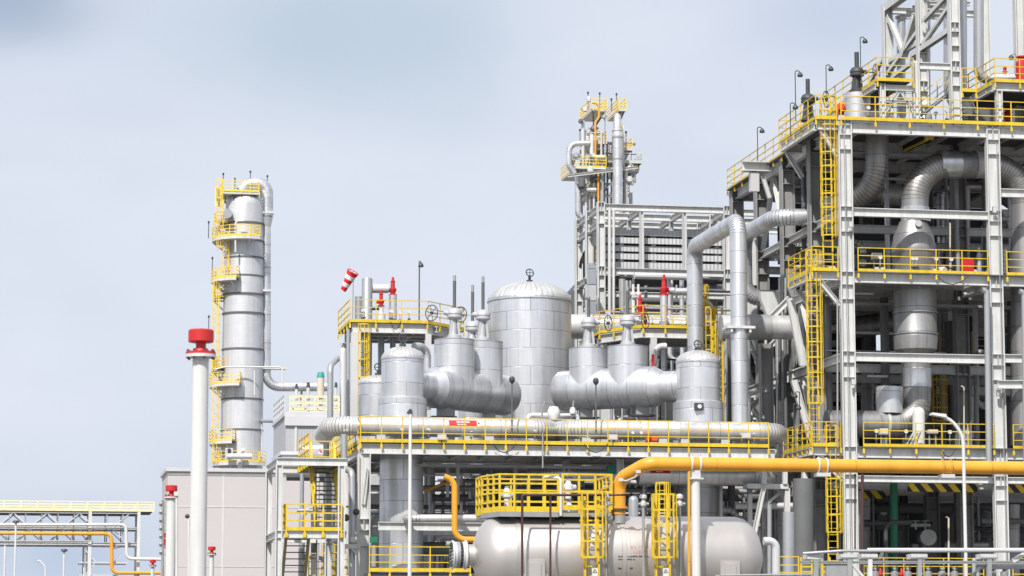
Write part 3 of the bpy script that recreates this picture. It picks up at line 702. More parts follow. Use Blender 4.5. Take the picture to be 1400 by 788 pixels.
for px_, l_ in ((1339, 'bluish gas bottle standing on the middle deck beside the red cabinet'),):
    t = thing('gas_bottle', l_, 'gas bottle', at(px_, 374, 126.4)); MB().lathe([(.12, 0), (.12, .9), (.06, 1.05), (.03, 1.06), (.03, 1.15)], at(px_, 374, 126.4), n=14).build('cylinder', 'pipe_grey', t); MB().lathe([(.05, 1.15), (.06, 1.17), (.05, 1.24)], at(px_, 374, 126.4), n=10).build('cap', 'white_metal', t)
t = thing('valve_rack', 'white valve panel on the middle deck at the right edge behind the third railing', 'valve panel', at(1373, 374, 126.4))
MB().box(at(1371, 374, 126.4), at(1376, 342, 126.4) + V((0, .2, 0))).build('board', 'white_metal', t)
for k in range(5): MB().lathe([(.09, 0), (.09, .12)], at(1373.5, 368 - k * 6, 126.4), axis=(0, -1, 0), n=10).build('gauge', 'beige', t)
pipe('green_pipe', 'dark green vertical pipe in the dark ground bay', [at(1222, 790, 129), at(1222, 661, 129)], rpx(5.2, 129), 'green')
t = thing('heat_exchanger', 'dim horizontal vessel with a pale round end cover in the dark ground bay', 'vessel', at(1270, 746, 129))
MB().tube([at(1269, 735, 129), at(1262, 735, 138)], sz(10.5, at(1269, 735, 129)), n=28).build('shell', 'galv', t)
MB().cyl(at(1269.5, 735, 128.85), at(1269.5, 735, 128.99), sz(11, at(1269, 735, 129)), n=28).build('end_cover', 'galv', t)
for px_ in (1252, 1265):
    v = MB(); c_ = at(px_, 724, 129.4); v.cyl(c_, c_ + V((0, 0, .35)), .05, n=8); v.cyl(c_ + V((-.25, 0, .2)), c_ + V((.25, 0, .2)), .09, n=8); v.torus(c_ + V((0, 0, .4)), (0, 0, 1), .2, .025, n=14); v.build('valve', 'galv', t)
    MB().box(at(px_ - 4, 752, 129.3), at(px_ + 4, 744, 129.3) + V((0, .4, 0))).build('saddle', 'steel_dark', t)
rod('thin pale standpipe with a small hook at its top in the dark ground bay', 1297, 790, 708, 127, .09, 'beige', top=[(1293, 707)])
# deep equipment inside the bays, its dimness helped by darker colours
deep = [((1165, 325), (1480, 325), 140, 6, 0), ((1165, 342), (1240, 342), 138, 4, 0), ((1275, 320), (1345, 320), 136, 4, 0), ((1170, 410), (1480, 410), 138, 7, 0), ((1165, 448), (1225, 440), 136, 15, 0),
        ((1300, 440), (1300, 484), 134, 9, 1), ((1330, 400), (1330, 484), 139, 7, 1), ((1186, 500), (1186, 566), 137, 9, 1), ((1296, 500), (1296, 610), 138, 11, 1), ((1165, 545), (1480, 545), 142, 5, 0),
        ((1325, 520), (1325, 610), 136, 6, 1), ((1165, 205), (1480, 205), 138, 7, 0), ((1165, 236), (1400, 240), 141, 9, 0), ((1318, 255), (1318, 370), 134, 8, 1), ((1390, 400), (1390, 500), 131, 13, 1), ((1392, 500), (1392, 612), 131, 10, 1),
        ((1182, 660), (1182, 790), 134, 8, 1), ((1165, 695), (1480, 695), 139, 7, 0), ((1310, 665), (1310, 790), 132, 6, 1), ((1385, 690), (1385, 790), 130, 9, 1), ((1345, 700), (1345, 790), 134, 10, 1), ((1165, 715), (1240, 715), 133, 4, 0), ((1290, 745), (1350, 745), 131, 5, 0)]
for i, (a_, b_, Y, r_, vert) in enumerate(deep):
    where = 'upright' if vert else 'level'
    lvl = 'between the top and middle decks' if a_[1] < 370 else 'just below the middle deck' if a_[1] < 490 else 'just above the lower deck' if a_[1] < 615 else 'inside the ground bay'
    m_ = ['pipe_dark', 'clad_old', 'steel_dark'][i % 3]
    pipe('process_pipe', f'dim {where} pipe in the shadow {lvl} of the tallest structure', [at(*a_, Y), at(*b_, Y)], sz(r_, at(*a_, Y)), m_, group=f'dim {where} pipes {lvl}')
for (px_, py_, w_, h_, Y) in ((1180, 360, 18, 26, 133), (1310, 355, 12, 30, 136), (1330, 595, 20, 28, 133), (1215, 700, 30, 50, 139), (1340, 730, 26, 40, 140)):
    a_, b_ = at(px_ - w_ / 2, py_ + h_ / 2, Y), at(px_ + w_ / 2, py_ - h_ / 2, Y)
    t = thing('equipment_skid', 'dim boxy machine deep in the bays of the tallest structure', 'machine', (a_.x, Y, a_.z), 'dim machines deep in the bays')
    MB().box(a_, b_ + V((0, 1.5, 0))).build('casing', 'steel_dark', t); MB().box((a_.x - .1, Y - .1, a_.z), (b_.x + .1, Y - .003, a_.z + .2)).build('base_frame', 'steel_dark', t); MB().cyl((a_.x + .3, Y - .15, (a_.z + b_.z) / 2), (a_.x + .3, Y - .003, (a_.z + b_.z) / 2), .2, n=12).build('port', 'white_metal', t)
# rear handrails and ladder that glint inside
mid = thing('inner_platform', 'yellow-railed inner platform deep in the bay, with a caged ladder hanging below it', 'platform', at(1300, 484, 134))
zc = at(1300, 484, 134).z
MB().box(at(1284, 484, 134), at(1352, 484, 134) + V((0, 2, .05))).build('deck', 'grating', mid)
railing(mid, [at(1285, 484, 134), at(1305, 484, 134)], gap=.7); railing(mid, [at(1329, 484, 134), at(1350, 484, 134)], gap=.7)
ladder(mid, (at(1281, 500, 133.8).x, 133.8, Z3), zc, cage0=2.0, hoop=.75)
# ground handrails and small red things at the bottom right
gr = thing('handrail', 'low yellow handrail running in front of the dark ground bay', 'handrail', at(1180, 790, 124.2)); zg = at(1180, 796, 124.2).z
railing(gr, [(at(1181, 790, 124.2).x, 124.2, zg), (at(1345, 790, 124.2).x, 124.2, zg)], gap=1.0)
gr = thing('handrail', 'low yellow handrail at the bottom right corner, past the second column', 'handrail', at(1384, 790, 124.2))
railing(gr, [(at(1385, 790, 124.2).x, 124.2, zg), (XC[2], 124.2, zg)], gap=1.0)

# ---------------- on the top deck
t = thing('roof_vessel', 'silver upright drum with a rounded elbow behind the top deck railing', 'vessel', at(1172, 166, 127.5))
q = lambda px, py: at(px, py, 127.5)
MB().cyl(q(1172, 166), q(1172, 129), sz(18, q(1172, 150)), n=36).build('shell', 'clad_pipe', t)
MB().tube([q(1175, 158), q(1204, 158), q(1212, 172)], sz(15, q(1172, 150)), n=28, bend=.6, seg=8).build('elbow', ['clad_pipe', 'clad_bend'], t)
gate_valve('gate_valve', 'dark gate valve with a tall stem on top of the silver roof drum', q(1172, 128), .95, 1.1, s=.8, wheel=.95, mat='dark_iron', stem='dark_iron', wr=.42, thick=1.5)
gate_valve('gate_valve', 'dark gate valve left of the ladder head at the top deck corner', at(1105, 166, 128.5), 1.0, 1.1, s=.8, wheel=.9, mat='dark_iron', stem='dark_iron', wr=.4, thick=1.4)
MB_ = MB().lathe([(.46, 0), (.44, .3), (.3, .52), (.0, .6)], at(1262, 166, 128), n=28); tag(MB_.build('manhole_dome', 'clad'), 'small silver dome on the top deck right of the tower post', 'dome')
t = thing('hose_reel', 'orange-red fire hose reel at the ladder top beside the roof drum', 'hose reel', at(1151, 164, 126)); c_ = at(1151, 156, 126)
MB().cyl(c_ + V((-.1, 0, .3)), c_ + V((.06, .1, .3)), .24, n=20).build('reel', 'orange_red', t); MB().tube([c_ + V((-.3, 0, -.3)), c_ + V((-.2, 0, .2)), c_ + V((.1, -.1, .4))], .09, n=8, bmi=None).build('pipe_stub', 'red', t)
for (px_, y1_, y0_, Y, s_, l_) in ((1088, 97, 166, 129, 1, 'tallest of the three lamps above the left end of the top deck railing'), (1130, 89, 140, 131, 1, 'floodlight on a thin pole just left of the dark gate valve on the roof drum'),
        (1177, 51, 112, 131, 1, 'highest floodlight on a thin pole, left of the tower frame'), (1081, 141, 186, 126.5, 1, 'shortest floodlight pole at the left corner of the top deck'), (1036, 174, 222, 137, 1, 'floodlight pole on the bracket partway back along the left side of the tallest structure'),
        (1390, 74, 113, 127, -1, 'floodlight on a short pole above the upper right platform')):
    b0 = at(px_, y0_, Y); lamp_pole('floodlight_pole', l_, b0, at(px_, y1_, Y).z - b0.z, side=s_, arm=.22, mat='dark_iron' if s_ > 0 else 'galv')
t = thing('fire_monitor', 'red cylinder tank on the upper right platform at the edge of the photo', 'tank', at(1398, 111, 126.5)); MB().lathe([(.32, 0), (.32, .9), (.2, 1.05), (.2, 1.15), (.28, 1.16), (.28, 1.22)], at(1398, 111, 126.5), n=24).build('tank_shell', 'red', t); MB().lathe([(.36, .3), (.36, .4)], at(1398, 111, 126.5), n=24).build('band', 'red', t)
pipe('white_pipe', 'white horizontal pipe lying behind the upper right platform railing', [at(1350, 106, 127), at(1392, 106, 127)], sz(4, at(1350, 106, 127)), 'white')
t = thing('hydrant', 'tiny red valve on the white pipe behind the upper right railing', 'valve', at(1374, 101, 127)); MB().lathe([(.06, 0), (.1, .1), (.06, .2), (.1, .3), (.03, .42)], at(1374, 102, 127), n=10).build('valve_body', 'red', t); MB().bar(at(1374, 98, 127) + V((-.12, 0, 0)), at(1374, 98, 127) + V((.12, 0, 0)), .05).build('handle', 'red', t)
t = thing('hydrant', 'small red valve below the upper right platform, behind the top deck railing', 'valve', at(1378, 166, 128)); MB().lathe([(.16, 0), (.2, .3), (.12, .5), (.16, .6), (.03, .8)], at(1378, 166, 128), n=12).build('valve_body', 'red', t); MB().bar(at(1378, 154, 128) + V((-.2, 0, 0)), at(1378, 154, 128) + V((.2, 0, 0)), .06).build('handle', 'red', t)
pipe('stack_pipe', 'widest bluish grey pipe rising behind the front column of the tower frame', [at(1322, 160, 126.3), at(1306, 125, 126.3), at(1306, -60, 126.3)], sz(16, at(1305, 60, 126.3)), 'pipe_grey', n=28, bend=1.0)
pipe('stack_pipe', 'slim grey pipe rising alone to the right of the braced tower', [at(1375, 108, 127.5), at(1338, 108, 127.5), at(1338, -60, 127.5)], sz(7, at(1338, 60, 127.5)), 'pipe_grey', n=24, bend=.45)
pipe('stack_pipe', 'grey pipe rising behind the middle post of the tower frame', [at(1262, 165, 133), at(1262, -60, 133)], sz(10, at(1262, 60, 133)), 'pipe_grey', n=24)
pipe('stack_pipe', 'grey pipe rising behind the leftmost post of the tower frame', [at(1232, 165, 136), at(1232, 22, 136)], sz(6, at(1232, 60, 136)), 'pipe_grey', n=24, flanges=((at(1232, 24, 136), (0, 0, 1)),))
# dim machinery behind the right end of the top deck railing
for (px_, w_, h_, Y) in ((1340, 34, 30, 132), (1385, 26, 26, 133)):
    a_, b_ = at(px_ - w_ / 2, 166, Y), at(px_ + w_ / 2, 166 - h_, Y); a_.z = Z5; t = thing('cooler_box', 'dark casing under the upper right platform, ' + ('left of the two' if px_ < 1360 else 'right of the two'), 'machine', a_)
    MB().box(a_, b_ + V((0, 2, 0))).build('casing', 'steel_dark', t)
    for k in range(5): MB().bar(V((a_.x + .05, Y - .04, a_.z + .15 + k * .19)), V((b_.x - .05, Y - .04, a_.z + .15 + k * .19)), .04).build('louvre', 'galv', t)
# ================================================================== central platform with vessels
YC = 125.0
ZC = at(700, 607, YC).z
xa, xb = at(492, 607, YC).x, at(1049, 607, YC).x
cp = thing('vessel_platform', 'long low steel platform across the centre carrying silver drums, edged by a yellow handrail', 'steel platform', (xa, YC, 0))
beam(cp, (xa + .1, YC, ZC - .32), (xb + .35, YC, ZC - .32), .46, .3); beam(cp, (xa + .1, YC + 5, ZC - .35), (xb + .3, YC + 5, ZC - .35), .46, .3)
beam(cp, (xa + .1, YC + 12, ZC - .35), (xb + .3, YC + 12, ZC - .35), .46, .3)
beam(cp, (xa + .15, YC + .2, ZC - .35), (xa + .15, YC + 12, ZC - .35), .46, .25, name='side_beam'); beam(cp, (xb + .1, YC + .2, ZC - .35), (xb + .1, YC + 12, ZC - .35), .46, .25, name='side_beam')
MB().box((xa, YC - .1, ZC - .07), (xb, YC + 12, ZC)).build('deck', 'grating', cp)
# solid under-plates seen from below between the cross beams
mb = MB()
for k in range(14):
    x = xa + .8 + k * (xb - xa - 1.2) / 13; mb.ibeam((x, YC + .2, ZC - .25), (x, YC + 11.8, ZC - .25), .3, .14, tf=.015, tw=.01)
mb.build('joists', 'steel', cp)
railing(cp, [(xa + .0, YC + 12, ZC), (xa, YC - .22, ZC), (xb, YC - .22, ZC)], gap=.94, h=1.13)
zb = at(600, 724, YC + 3).z
for px_, Y in ((497, YC), (497, YC + 5), (497, YC + 11.5), (774, YC + 3), (848, YC + 1), (660, YC + 11.5), (1045, YC + 5), (1045, YC + 11.5), (880, YC + 11.5)):
    x = at(px_, 700, Y).x; w_ = .58 if px_ == 497 else .3
    column(cp, x, Y, 0, ZC - .56, d=w_, b=.4 if px_ == 497 else .3, joints=[(zb + .25, .4)])
beam(cp, (xa + .9, YC + .3, zb), (at(680, 700, YC).x, YC + .3, zb), .38, .26)
for y in (YC + 5, YC + 11.5): beam(cp, (xa + .9, y, zb), (xb, y, zb), .36, .26)
brace(cp, at(497, 690, YC - .1), at(503, 640, YC - .1), .14)
# header pipes lying along the front edge
r_h = sz(13.2, at(700, 586, 126.4)); yh = 126.1; zh = at(700, 586, yh).z
hx = lambda px: at(px, 586, yh).x
t = pipe('header_pipe', 'left half of the long silver header pipe, its left end an elbow turning away', [(hx(456), yh + 4, zh - .1), (hx(452), yh, zh), (hx(757), yh, zh), (hx(757), yh + 2.5, zh)], r_h, 'clad_white', bend=.95, seg=13, n=32, flanges=(((hx(572), yh, zh), (1, 0, 0)),), fr=1.04)
pipe('header_pipe', 'right half of the long silver header pipe, its right end a ribbed elbow', [(hx(770), yh + 2.5, zh), (hx(770), yh, zh), (hx(1070), yh, zh), (hx(1070), yh + 4, zh - .1)], r_h, 'clad_white', bend=.95, seg=13, n=32, flanges=(((hx(840), yh, zh), (1, 0, 0)),), fr=1.04)
for px_ in (520, 640, 668, 800, 905, 935, 990):
    t = thing('pipe_saddle', 'small pale saddle carrying the long header pipe on the platform deck', 'pipe support', (hx(px_), yh, ZC), 'saddles under the header pipe')
    MB().box((hx(px_) - .2, yh - .25, ZC), (hx(px_) + .2, yh + .25, zh - r_h * .85)).build('pedestal', 'white_metal', t); MB().box((hx(px_) - .3, yh - .35, ZC + .001), (hx(px_) + .3, yh + .35, ZC + .05)).build('base_plate', 'steel', t)
def band_sign(name, label, x, y, z, r, w_, hh, th0=18):
    """red wrap-round pipe marker with a white arrow plate and rows of white characters"""
    t = thing(name, label, 'sign', (x, y - r, z)); 
    def arc(mb, x0, x1, a0, a1, rr, k=5):
        n0 = len(mb.v)
        for i in range(k + 1):
            a = a0 + (a1 - a0) * i / k
            for xx in (x0, x1): mb.v.append(V((xx, y - rr * math.cos(a), z + rr * math.sin(a))))
            
        for i in range(k): mb.face([n0 + 2 * i, n0 + 2 * i + 1, n0 + 2 * i + 3, n0 + 2 * i + 2])
        return mb
    a0 = R(th0); a1 = a0 + hh / r
    arc(MB(), x, x + w_, a0, a1, r + .012).build('red_band', 'red', t)
    arc(MB(), x + w_, x + w_ * 1.13, a0, a1, r + .012).build('arrow_plate', 'white', t)
    mb = MB(); rnd = random.Random(5)
    for row, (f0, f1, s0, s1) in enumerate(((.52, .85, .27, .70), (.15, .35, .30, .62))):
        u = s0
        while u < s1:
            wd = .035 * rnd.uniform(.6, 1.2)
            arc(mb, x + w_ * u, x + w_ * (u + wd), a0 + (a1 - a0) * f0, a0 + (a1 - a0) * f1 * rnd.uniform(.92, 1), r + .016, 1); 
            if rnd.random() < .6: arc(mb, x + w_ * u, x + w_ * (u + wd * 1.4), a0 + (a1 - a0) * (f0 + f1) / 2, a0 + (a1 - a0) * ((f0 + f1) / 2 + .05), r + .017, 1)
            u += wd * 1.5
    mb.build('characters', 'white', t)
    mb = MB(); am = (a0 + a1) / 2
    for s_ in (-1, 1):
        n0 = len(mb.v)
        for (xx, aa) in ((x + w_ * 1.02, am), (x + w_ * 1.07, am + s_ * .14), (x + w_ * 1.07, am + s_ * .04), (x + w_ * 1.11, am + s_ * .04), (x + w_ * 1.11, am)): mb.v.append(V((xx, y - (r + .018) * math.cos(aa), z + (r + .018) * math.sin(aa))))
        mb.face([n0 + i for i in range(5)])
    mb.build('arrow', 'black', t)
    return t
band_sign('pipe_marker', 'red band with white characters round the left header pipe above the central railing', hx(612), yh, zh, r_h, hx(650) - hx(612), .29, 5)

def gore_dome(r, h, z0, n=7, flute=0):
    return [(r * math.cos(i / n * math.pi / 2), z0 + h * math.sin(i / n * math.pi / 2)) for i in range(n + 1)]
def drum(name, label, px, Y, ybot, yrib, ytop, rpx_, skirt=None, gores=28, mat='clad', zbot=None, bands=()):
    c = at(px, yrib, Y); r = sz(rpx_, c); z1 = c.z; zt = at(px, ytop, Y).z; z0 = at(px, ybot, Y).z if zbot is None else zbot
    t = thing(name, label, 'vessel', (c.x, Y, z0))
    MB().lathe([(r, 0), (r, z1 - z0 - .002)], (c.x, Y, z0), n=64).build('shell', mat, t)
    # fluted dome of cladding gores
    n = gores * 4; prof = gore_dome(r * 1.012, zt - z1, 0, 9); rings = []; uvs = []; L = 0
    for i, (rr, hh) in enumerate(prof):
        amp = .007 * r * math.sin(min(1, rr / r) * math.pi * .5)
        rings.append([V((c.x + math.sin(2 * math.pi * j / n) * max(.01, rr - amp * abs(math.sin(math.pi * j / 4 + math.pi / 2))), Y + math.cos(2 * math.pi * j / n) * max(.01, rr - amp * abs(math.sin(math.pi * j / 4 + math.pi / 2))), z1 + hh)) for j in range(n)])
    for i in range(len(prof) - 1): uvs.append(((gores, i * .1), (gores, i * .1 + .1)))
    MB().rings(rings, uvs, n, [0] * (len(prof) - 1)).build('dome', 'dome', t)
    MB().lathe([(r * 1.02, -.05), (r * 1.02, .04)], (c.x, Y, z1), n=64).build('rim_band', 'clad', t)
    if skirt:
        rs_, ys = skirt; zs = at(px, ys, Y).z; rr = sz(rs_, c)
        MB().lathe([(rr, z0 - z0), (rr, zs - z0), (r * 1.0, zs - z0 + .06)], (c.x, Y, z0), n=64).build('skirt_jacket', mat, t)
    return t, V((c.x, Y, zt)), r
def small_handwheel(t, p, h=.35):
    mb = MB().cyl(p - V((0, 0, .25)), p + V((0, 0, h)), .07, n=10); mb.cyl(p, p + V((0, 0, .1)), .16, n=12); mb.build('vent_valve', 'dark_iron', t)
    hw = MB().torus(p + V((0, -.08, h + .12)), V((.2, -1, .3)), .2, .03, n=20)
    hw.bar(p + V((-.2, -.08, h + .12)), p + V((.2, -.08, h + .12)), .03); hw.bar(p + V((0, -.08, h - .08)), p + V((0, -.08, h + .32)), .03); hw.build('handwheel', 'dark_iron', t)
ZB = ZC - 5.5
t, top, rD = drum('big_drum', 'largest silver drum with a fluted dome, standing in the middle of the platform', 724, 137, 600, 413, 386, 57, gores=44, mat='clad_drum', zbot=ZC + .001)
small_handwheel(t, top, .35)
MB().lathe([(.16, -.1), (.16, .12), (.06, .16)], top + V((.45, -1.05, -.55)), axis=(.3, -1, .8), n=14).build('nozzle', 'clad', t)
t, top1, r1 = drum('silver_vessel', 'left front silver vessel with fluted dome and a stepped skirt, behind the left header pipe', 550.5, 127.9, 600, 491, 474, 29, skirt=(33.5, 546), zbot=ZC + .001)
small_handwheel(t, top1, .25); MB().lathe([(.09, -.1), (.09, .1)], V((top1.x + .2, top1.y - 1.15, at(556, 567, 128.6).z)), axis=(0, -1, 0), n=14).build('manway', 'dark_iron', t)
t, top2, r2 = drum('silver_vessel', 'right front silver vessel with fluted dome and a square hatch on its skirt', 954, 127.9, 600, 496, 479, 30, skirt=(34.5, 551), zbot=ZC + .001)
small_handwheel(t, top2, .15)
hc = at(956, 556, 126.6); MB().box(hc + V((-.2, -.05, -.17)), hc + V((.2, .2, .17))).build('hatch', 'dark_iron', t); MB().cyl(hc + V((0, -.09, 0)), hc + V((0, -.05, 0)), .1, n=14).build('sight_glass', 'white', t)
t, top0, r0 = drum('silver_vessel', 'half-hidden silver vessel with white fluted dome behind the left front vessel, by the ladder', 517, 134, 600, 525, 513, 27, zbot=ZC + .001)
small_handwheel(t, top0, .25)
for px_, l_ in ((549, 'lower body of the left vessel hanging below the platform deck'), (954, 'lower body of the right vessel hanging below the platform deck')):
    c = at(px_, 630, 127.9); t = thing('lower_vessel', l_, 'vessel', (c.x, 127.9, 0)); rr = sz(30 if px_ < 700 else 27, c)
    MB().lathe([(rr, 0), (rr, ZC - .08)], (c.x, 127.9, 0), n=48).build('shell', 'clad_old' if px_ > 700 else 'clad', t)
    MB().lathe([(rr * 1.02, 0), (rr * 1.02, .08)], (c.x, 127.9, at(px_, 722, 127.9).z), n=48).build('band', 'clad', t)

# inclined tee headers with gate valves
def tee_run(label_run, p0, ang_dir, rise, stubs, L, rr, xlab):
    d = V(ang_dir).normalized(); d = V((d.x, d.y, rise)).normalized()
    t = thing('suction_header', label_run, 'pipe', p0)
    s0 = .2
    MB().tube([p0, p0 + d * 1.75], rr * .72, n=40).build('inlet_pipe', ['clad_pipe', 'clad_bend'], t)
    mb = MB(); c = p0 + d * 1.75
    mb.lathe([(rr * .72, 0), (rr, .5)], c, axis=d, n=48); mb.build('reducer', 'clad_pipe', t)
    MB().tube([c + d * .5, c + d * L], rr, n=48, dome=(0, .55)).build('pipe_run', ['clad_pipe', 'clad_bend'], t)
    for k in range(int(L / 1.7)):
        cc = c + d * (.5 + 1.5 * k + .02); MB().lathe([(rr * 1.008, 0), (rr * 1.008, .05)], cc, axis=d, n=48).build('lap_band', 'clad_pipe', t)
    tops = []
    for (s, rs_, ztop_) in stubs:
        b = c + d * s; MB().cyl(b, V((b.x, b.y, ztop_)), rr * rs_, n=48).build('stub', 'clad_pipe', t)
        MB().cyl(V((b.x, b.y, ztop_ + .002)), V((b.x, b.y, ztop_ + .035)), rr * rs_ * 1.015, n=48).build('stub_lid', 'clad_pipe', t)
        tops.append(V((b.x, b.y, ztop_ + .037)))
    for s in (1.2, L - 1.2):
        b = c + d * s; MB().box(b + V((-.3, -.2, -rr - .35)), b + V((.3, .2, -rr + .15))).build('support_shoe', 'galv', t)
        MB().box(b + V((-.6, -.35, -rr - .42)), b + V((.6, .35, -rr - .352))).build('support_plate', 'dark_iron', t)
        MB().bar(V((b.x, b.y, ZC)), b + V((0, 0, -rr - .42)), .3).build('support_post', 'galv', t)
    return t, tops
rr = .98
aL = R(41); aR = R(37)
pL = V((top1.x, 127.9, at(585, 530, 129.5).z)); pR = V((top2.x, 127.9, at(920, 530, 129.5).z))
_, tL = tee_run('fat silver header with two upright stubs between the left vessel and the largest drum', pL, (math.cos(aL), math.sin(aL), 0), -.0, ((2.0, .98, at(625, 468, 131).z), (4.15, .98, at(668, 470, 132).z)), 5.8, rr, 0)
_, tR = tee_run('fat silver header with two upright stubs between the largest drum and the right vessel', pR, (-math.cos(aR), math.sin(aR), 0), -.0, ((1.9, 1.0, at(858, 478, 131).z), (3.98, .98, at(803, 480, 132).z)), 5.35, rr, 0)
gate_valve('gate_valve', 'gate valve with a spoked handwheel on the left stub of the left inclined header', tL[0], 1.15, 1.95, s=.85, wheel=1.12, wdir=-1, wr=.38, thick=1.0, stem='pipe_dark')
gate_valve('gate_valve', 'gate valve on the right stub of the left inclined header, next to the largest drum', tL[1], 1.2, 2.0, s=.85, wheel=1.12, wdir=-1, wr=.38, thick=1.0, stem='pipe_dark')
pm = at(646, 470, 136); gate_valve('gate_valve', 'lower gate valve standing further back between the two on the left header', pm, .75, 2.2, s=.85, mat='cast', stem='pipe_dark')
st = thing('stub_pipe', 'silver stub pipe hidden behind the left header, carrying the rear gate valve', 'pipe', (pm.x, 136, ZC)); MB().cyl((pm.x, 136, ZC), pm - V((0, 0, .002)), .7, n=32).build('pipe_run', 'clad_pipe', st)
gate_valve('gate_valve', 'gate valve with handwheel to its right on the left stub of the right inclined header', tR[1], 1.15, 1.4, s=.88, wheel=.95, wdir=1, wr=.38, stem='pipe_dark')
gate_valve('gate_valve', 'gate valve with handwheel to its right on the right stub of the right inclined header', tR[0], 1.15, 1.75, s=.88, wheel=.85, wdir=1, wr=.38, stem='pipe_dark')
# small pieces on the deck by the middle
t = thing('pipe_manifold', 'low tangle of small pale pipes in front of the largest drum', 'pipework', at(735, 572, 127.6))
MB().tube([at(722, 574, 127.6), at(722, 568, 127.6), at(757, 568, 127.6), at(757, 575, 127.6)], .12, n=12, bend=.2).build('pipe_run', 'white_metal', t)
MB().tube([at(757, 568, 127.5), at(790, 568, 127.5), at(790, 576, 127.5)], .09, n=10, bend=.15).build('pipe_run', 'white_metal', t)
MB().lathe([(.2, -.3), (.3, -.1), (.3, .1), (.2, .3)], at(757, 565, 127.5), n=16).build('valve_body', 'white', t)
MB().tube([at(741, 570, 127.4), at(740, 552, 127.4)], .03, n=8).build('drain', 'galv', t); MB().tube([at(742, 556, 127.4), at(745, 549, 127.4)], .025, n=8).build('drain', 'galv', t)
MB().tube([at(783, 570, 127.4), at(784, 548, 127.4)], .035, n=8).build('drain', 'galv', t); MB().lathe([(.13, 0), (.16, .12), (.1, .3)], at(783, 566, 127.4), n=12).build('valve_body', 'white', t)
for px_, y1_, l_ in ((700, 525, 'thin pole with a round lamp in front of the left header end'), (815, 527, 'thin pole with a round lamp in front of the right header')):
    c0 = at(px_, 607, 124.9); t = thing('pole_lamp', l_, 'lamp', c0, 'thin lamp poles on the central railing'); h_ = at(px_, y1_, 124.9).z - c0.z
    MB().cyl(c0, c0 + V((0, 0, h_)), .035, n=8).build('pole', 'pipe_dark', t); MB().lathe([(.03, 0), (.12, .1), (.14, .2), (.1, .32), (.0, .36)], c0 + V((0, 0, h_)), n=14).build('lamp_head', 'dark_iron', t)
rod('thin grey conduit rising through the central railing near the middle of the platform', 742, 640, 592, 124.7, .07, 'galv')
# second header under the platform
y2 = 127.0; z2_ = at(970, 651, y2).z; X2 = lambda px: at(px, 651, y2).x
pipe('lower_header', 'beige-silver header pipe under the right part of the platform, ending in a ribbed elbow', [(X2(872), y2, z2_), (X2(1055), y2, z2_), (X2(1055), y2 + 4, z2_)], sz(12.5, at(900, 651, y2)), 'clad_white', bend=.9, seg=12, n=28)
pipe('lower_header', 'silver header pipe under the middle of the platform, behind the vessel handrail', [(X2(742), y2 + 4, z2_ + .1), (X2(745), y2 + 1.2, z2_ + .1), (X2(862), y2 + 1.2, z2_ + .1)], sz(10, at(800, 645, y2)), 'clad_pipe', bend=.8, seg=10, n=28)
band_sign('pipe_marker', 'red band with white characters on the lower header, just under the orange pipe', X2(886), y2, z2_, sz(12.5, at(900, 651, y2)), X2(914) - X2(886), .30, 10)
t = thing('valve_actuator', 'teal green actuator box under the platform beside the orange bend', 'actuator', at(840, 648, 126.5)); MB().box(at(832, 648, 126.3), at(850, 636, 126.3) + V((0, .4, 0))).build('housing', 'teal', t); MB().box(at(831, 650, 126.2), at(836, 638, 126.2) + V((0, .1, 0))).build('cover', 'green', t)
# support frame right of the vessel
sf = thing('pipe_trestle', 'grey trestle with diagonal struts right of the horizontal vessel, carrying the lower header', 'pipe support', at(1045, 790, 126.0))
MB().box(at(1022, 668, 126), at(1078, 662, 126) + V((0, .8, 0))).build('beam', 'steel', sf)
brace(sf, at(1044, 666, 126), at(1030, 735, 126), .2); brace(sf, at(1044, 692, 126.4), at(1074, 668, 126.4), .12); MB().bar(at(1044, 662, 126), at(1044, 640, 126), .25).build('post', 'steel', sf); MB().bar(at(1073, 662, 126), at(1073, 640, 126), .2).build('post', 'steel', sf); MB().bar(at(1076, 668, 126.2), at(1076, 790, 126.2), .24).build('post', 'steel', sf)
MB().bar(at(1025, 668, 126.2), at(1025, 790, 126.2), .2).build('post', 'steel_dark', sf)
# big-bore riser and its return
YP = 127.0; XP = at(1010, 400, YP).x; ztp = at(1010, 302, YP).z; rp = sz(11.6, at(1010, 400, YP))
pipe('riser_pipe', 'tall silver riser pipe beside the right vessel, turning back over at its top', [(XP, YP, ZC + .002), (XP, YP, ztp), (XP, 135.6, ztp), (XP, 135.6, at(960, 600, 135).z)], rp, 'clad_pipe', bend=.62, seg=10, n=32,
     parts=())
t = thing('pipe_clamp', 'flat steel clamp bracket gripping the tall silver riser pipe', 'bracket', at(1010, 452, YP)); c = at(1010, 450, YP)
MB().box(c + V((-.68, -.5, -.02)), c + V((.68, .5, .1))).build('plate', 'steel', t); MB().box(c + V((-.5, -.45, -.2)), c + V((-.4, .45, -.021))).build('rib', 'steel', t); MB().box(c + V((.4, -.45, -.2)), c + V((.5, .45, -.021))).build('rib', 'steel', t)
pipe('branch_duct', 'silver duct leaving the left side of the tallest structure and bending behind the riser', [at(1130, 297, 131), at(1060, 297, 131), V((at(1060, 297, 131).x, 137, at(1060, 297, 131).z)), V((at(1060, 297, 131).x, 137, at(1028, 408, 137).z)), at(1090, 408, 137)], sz(11.5, at(1060, 300, 131)), 'clad_pipe', bend=.85, seg=10, n=28)
pipe('large_main', 'broad silver main pipe running level behind the valves, right of the largest drum', [at(770, 447, 142), at(985, 448, 142)], sz(17, at(900, 447, 142)), 'clad_white', n=36, sleeve=((at(875, 447, 142), at(881, 447, 142), 'red'),))
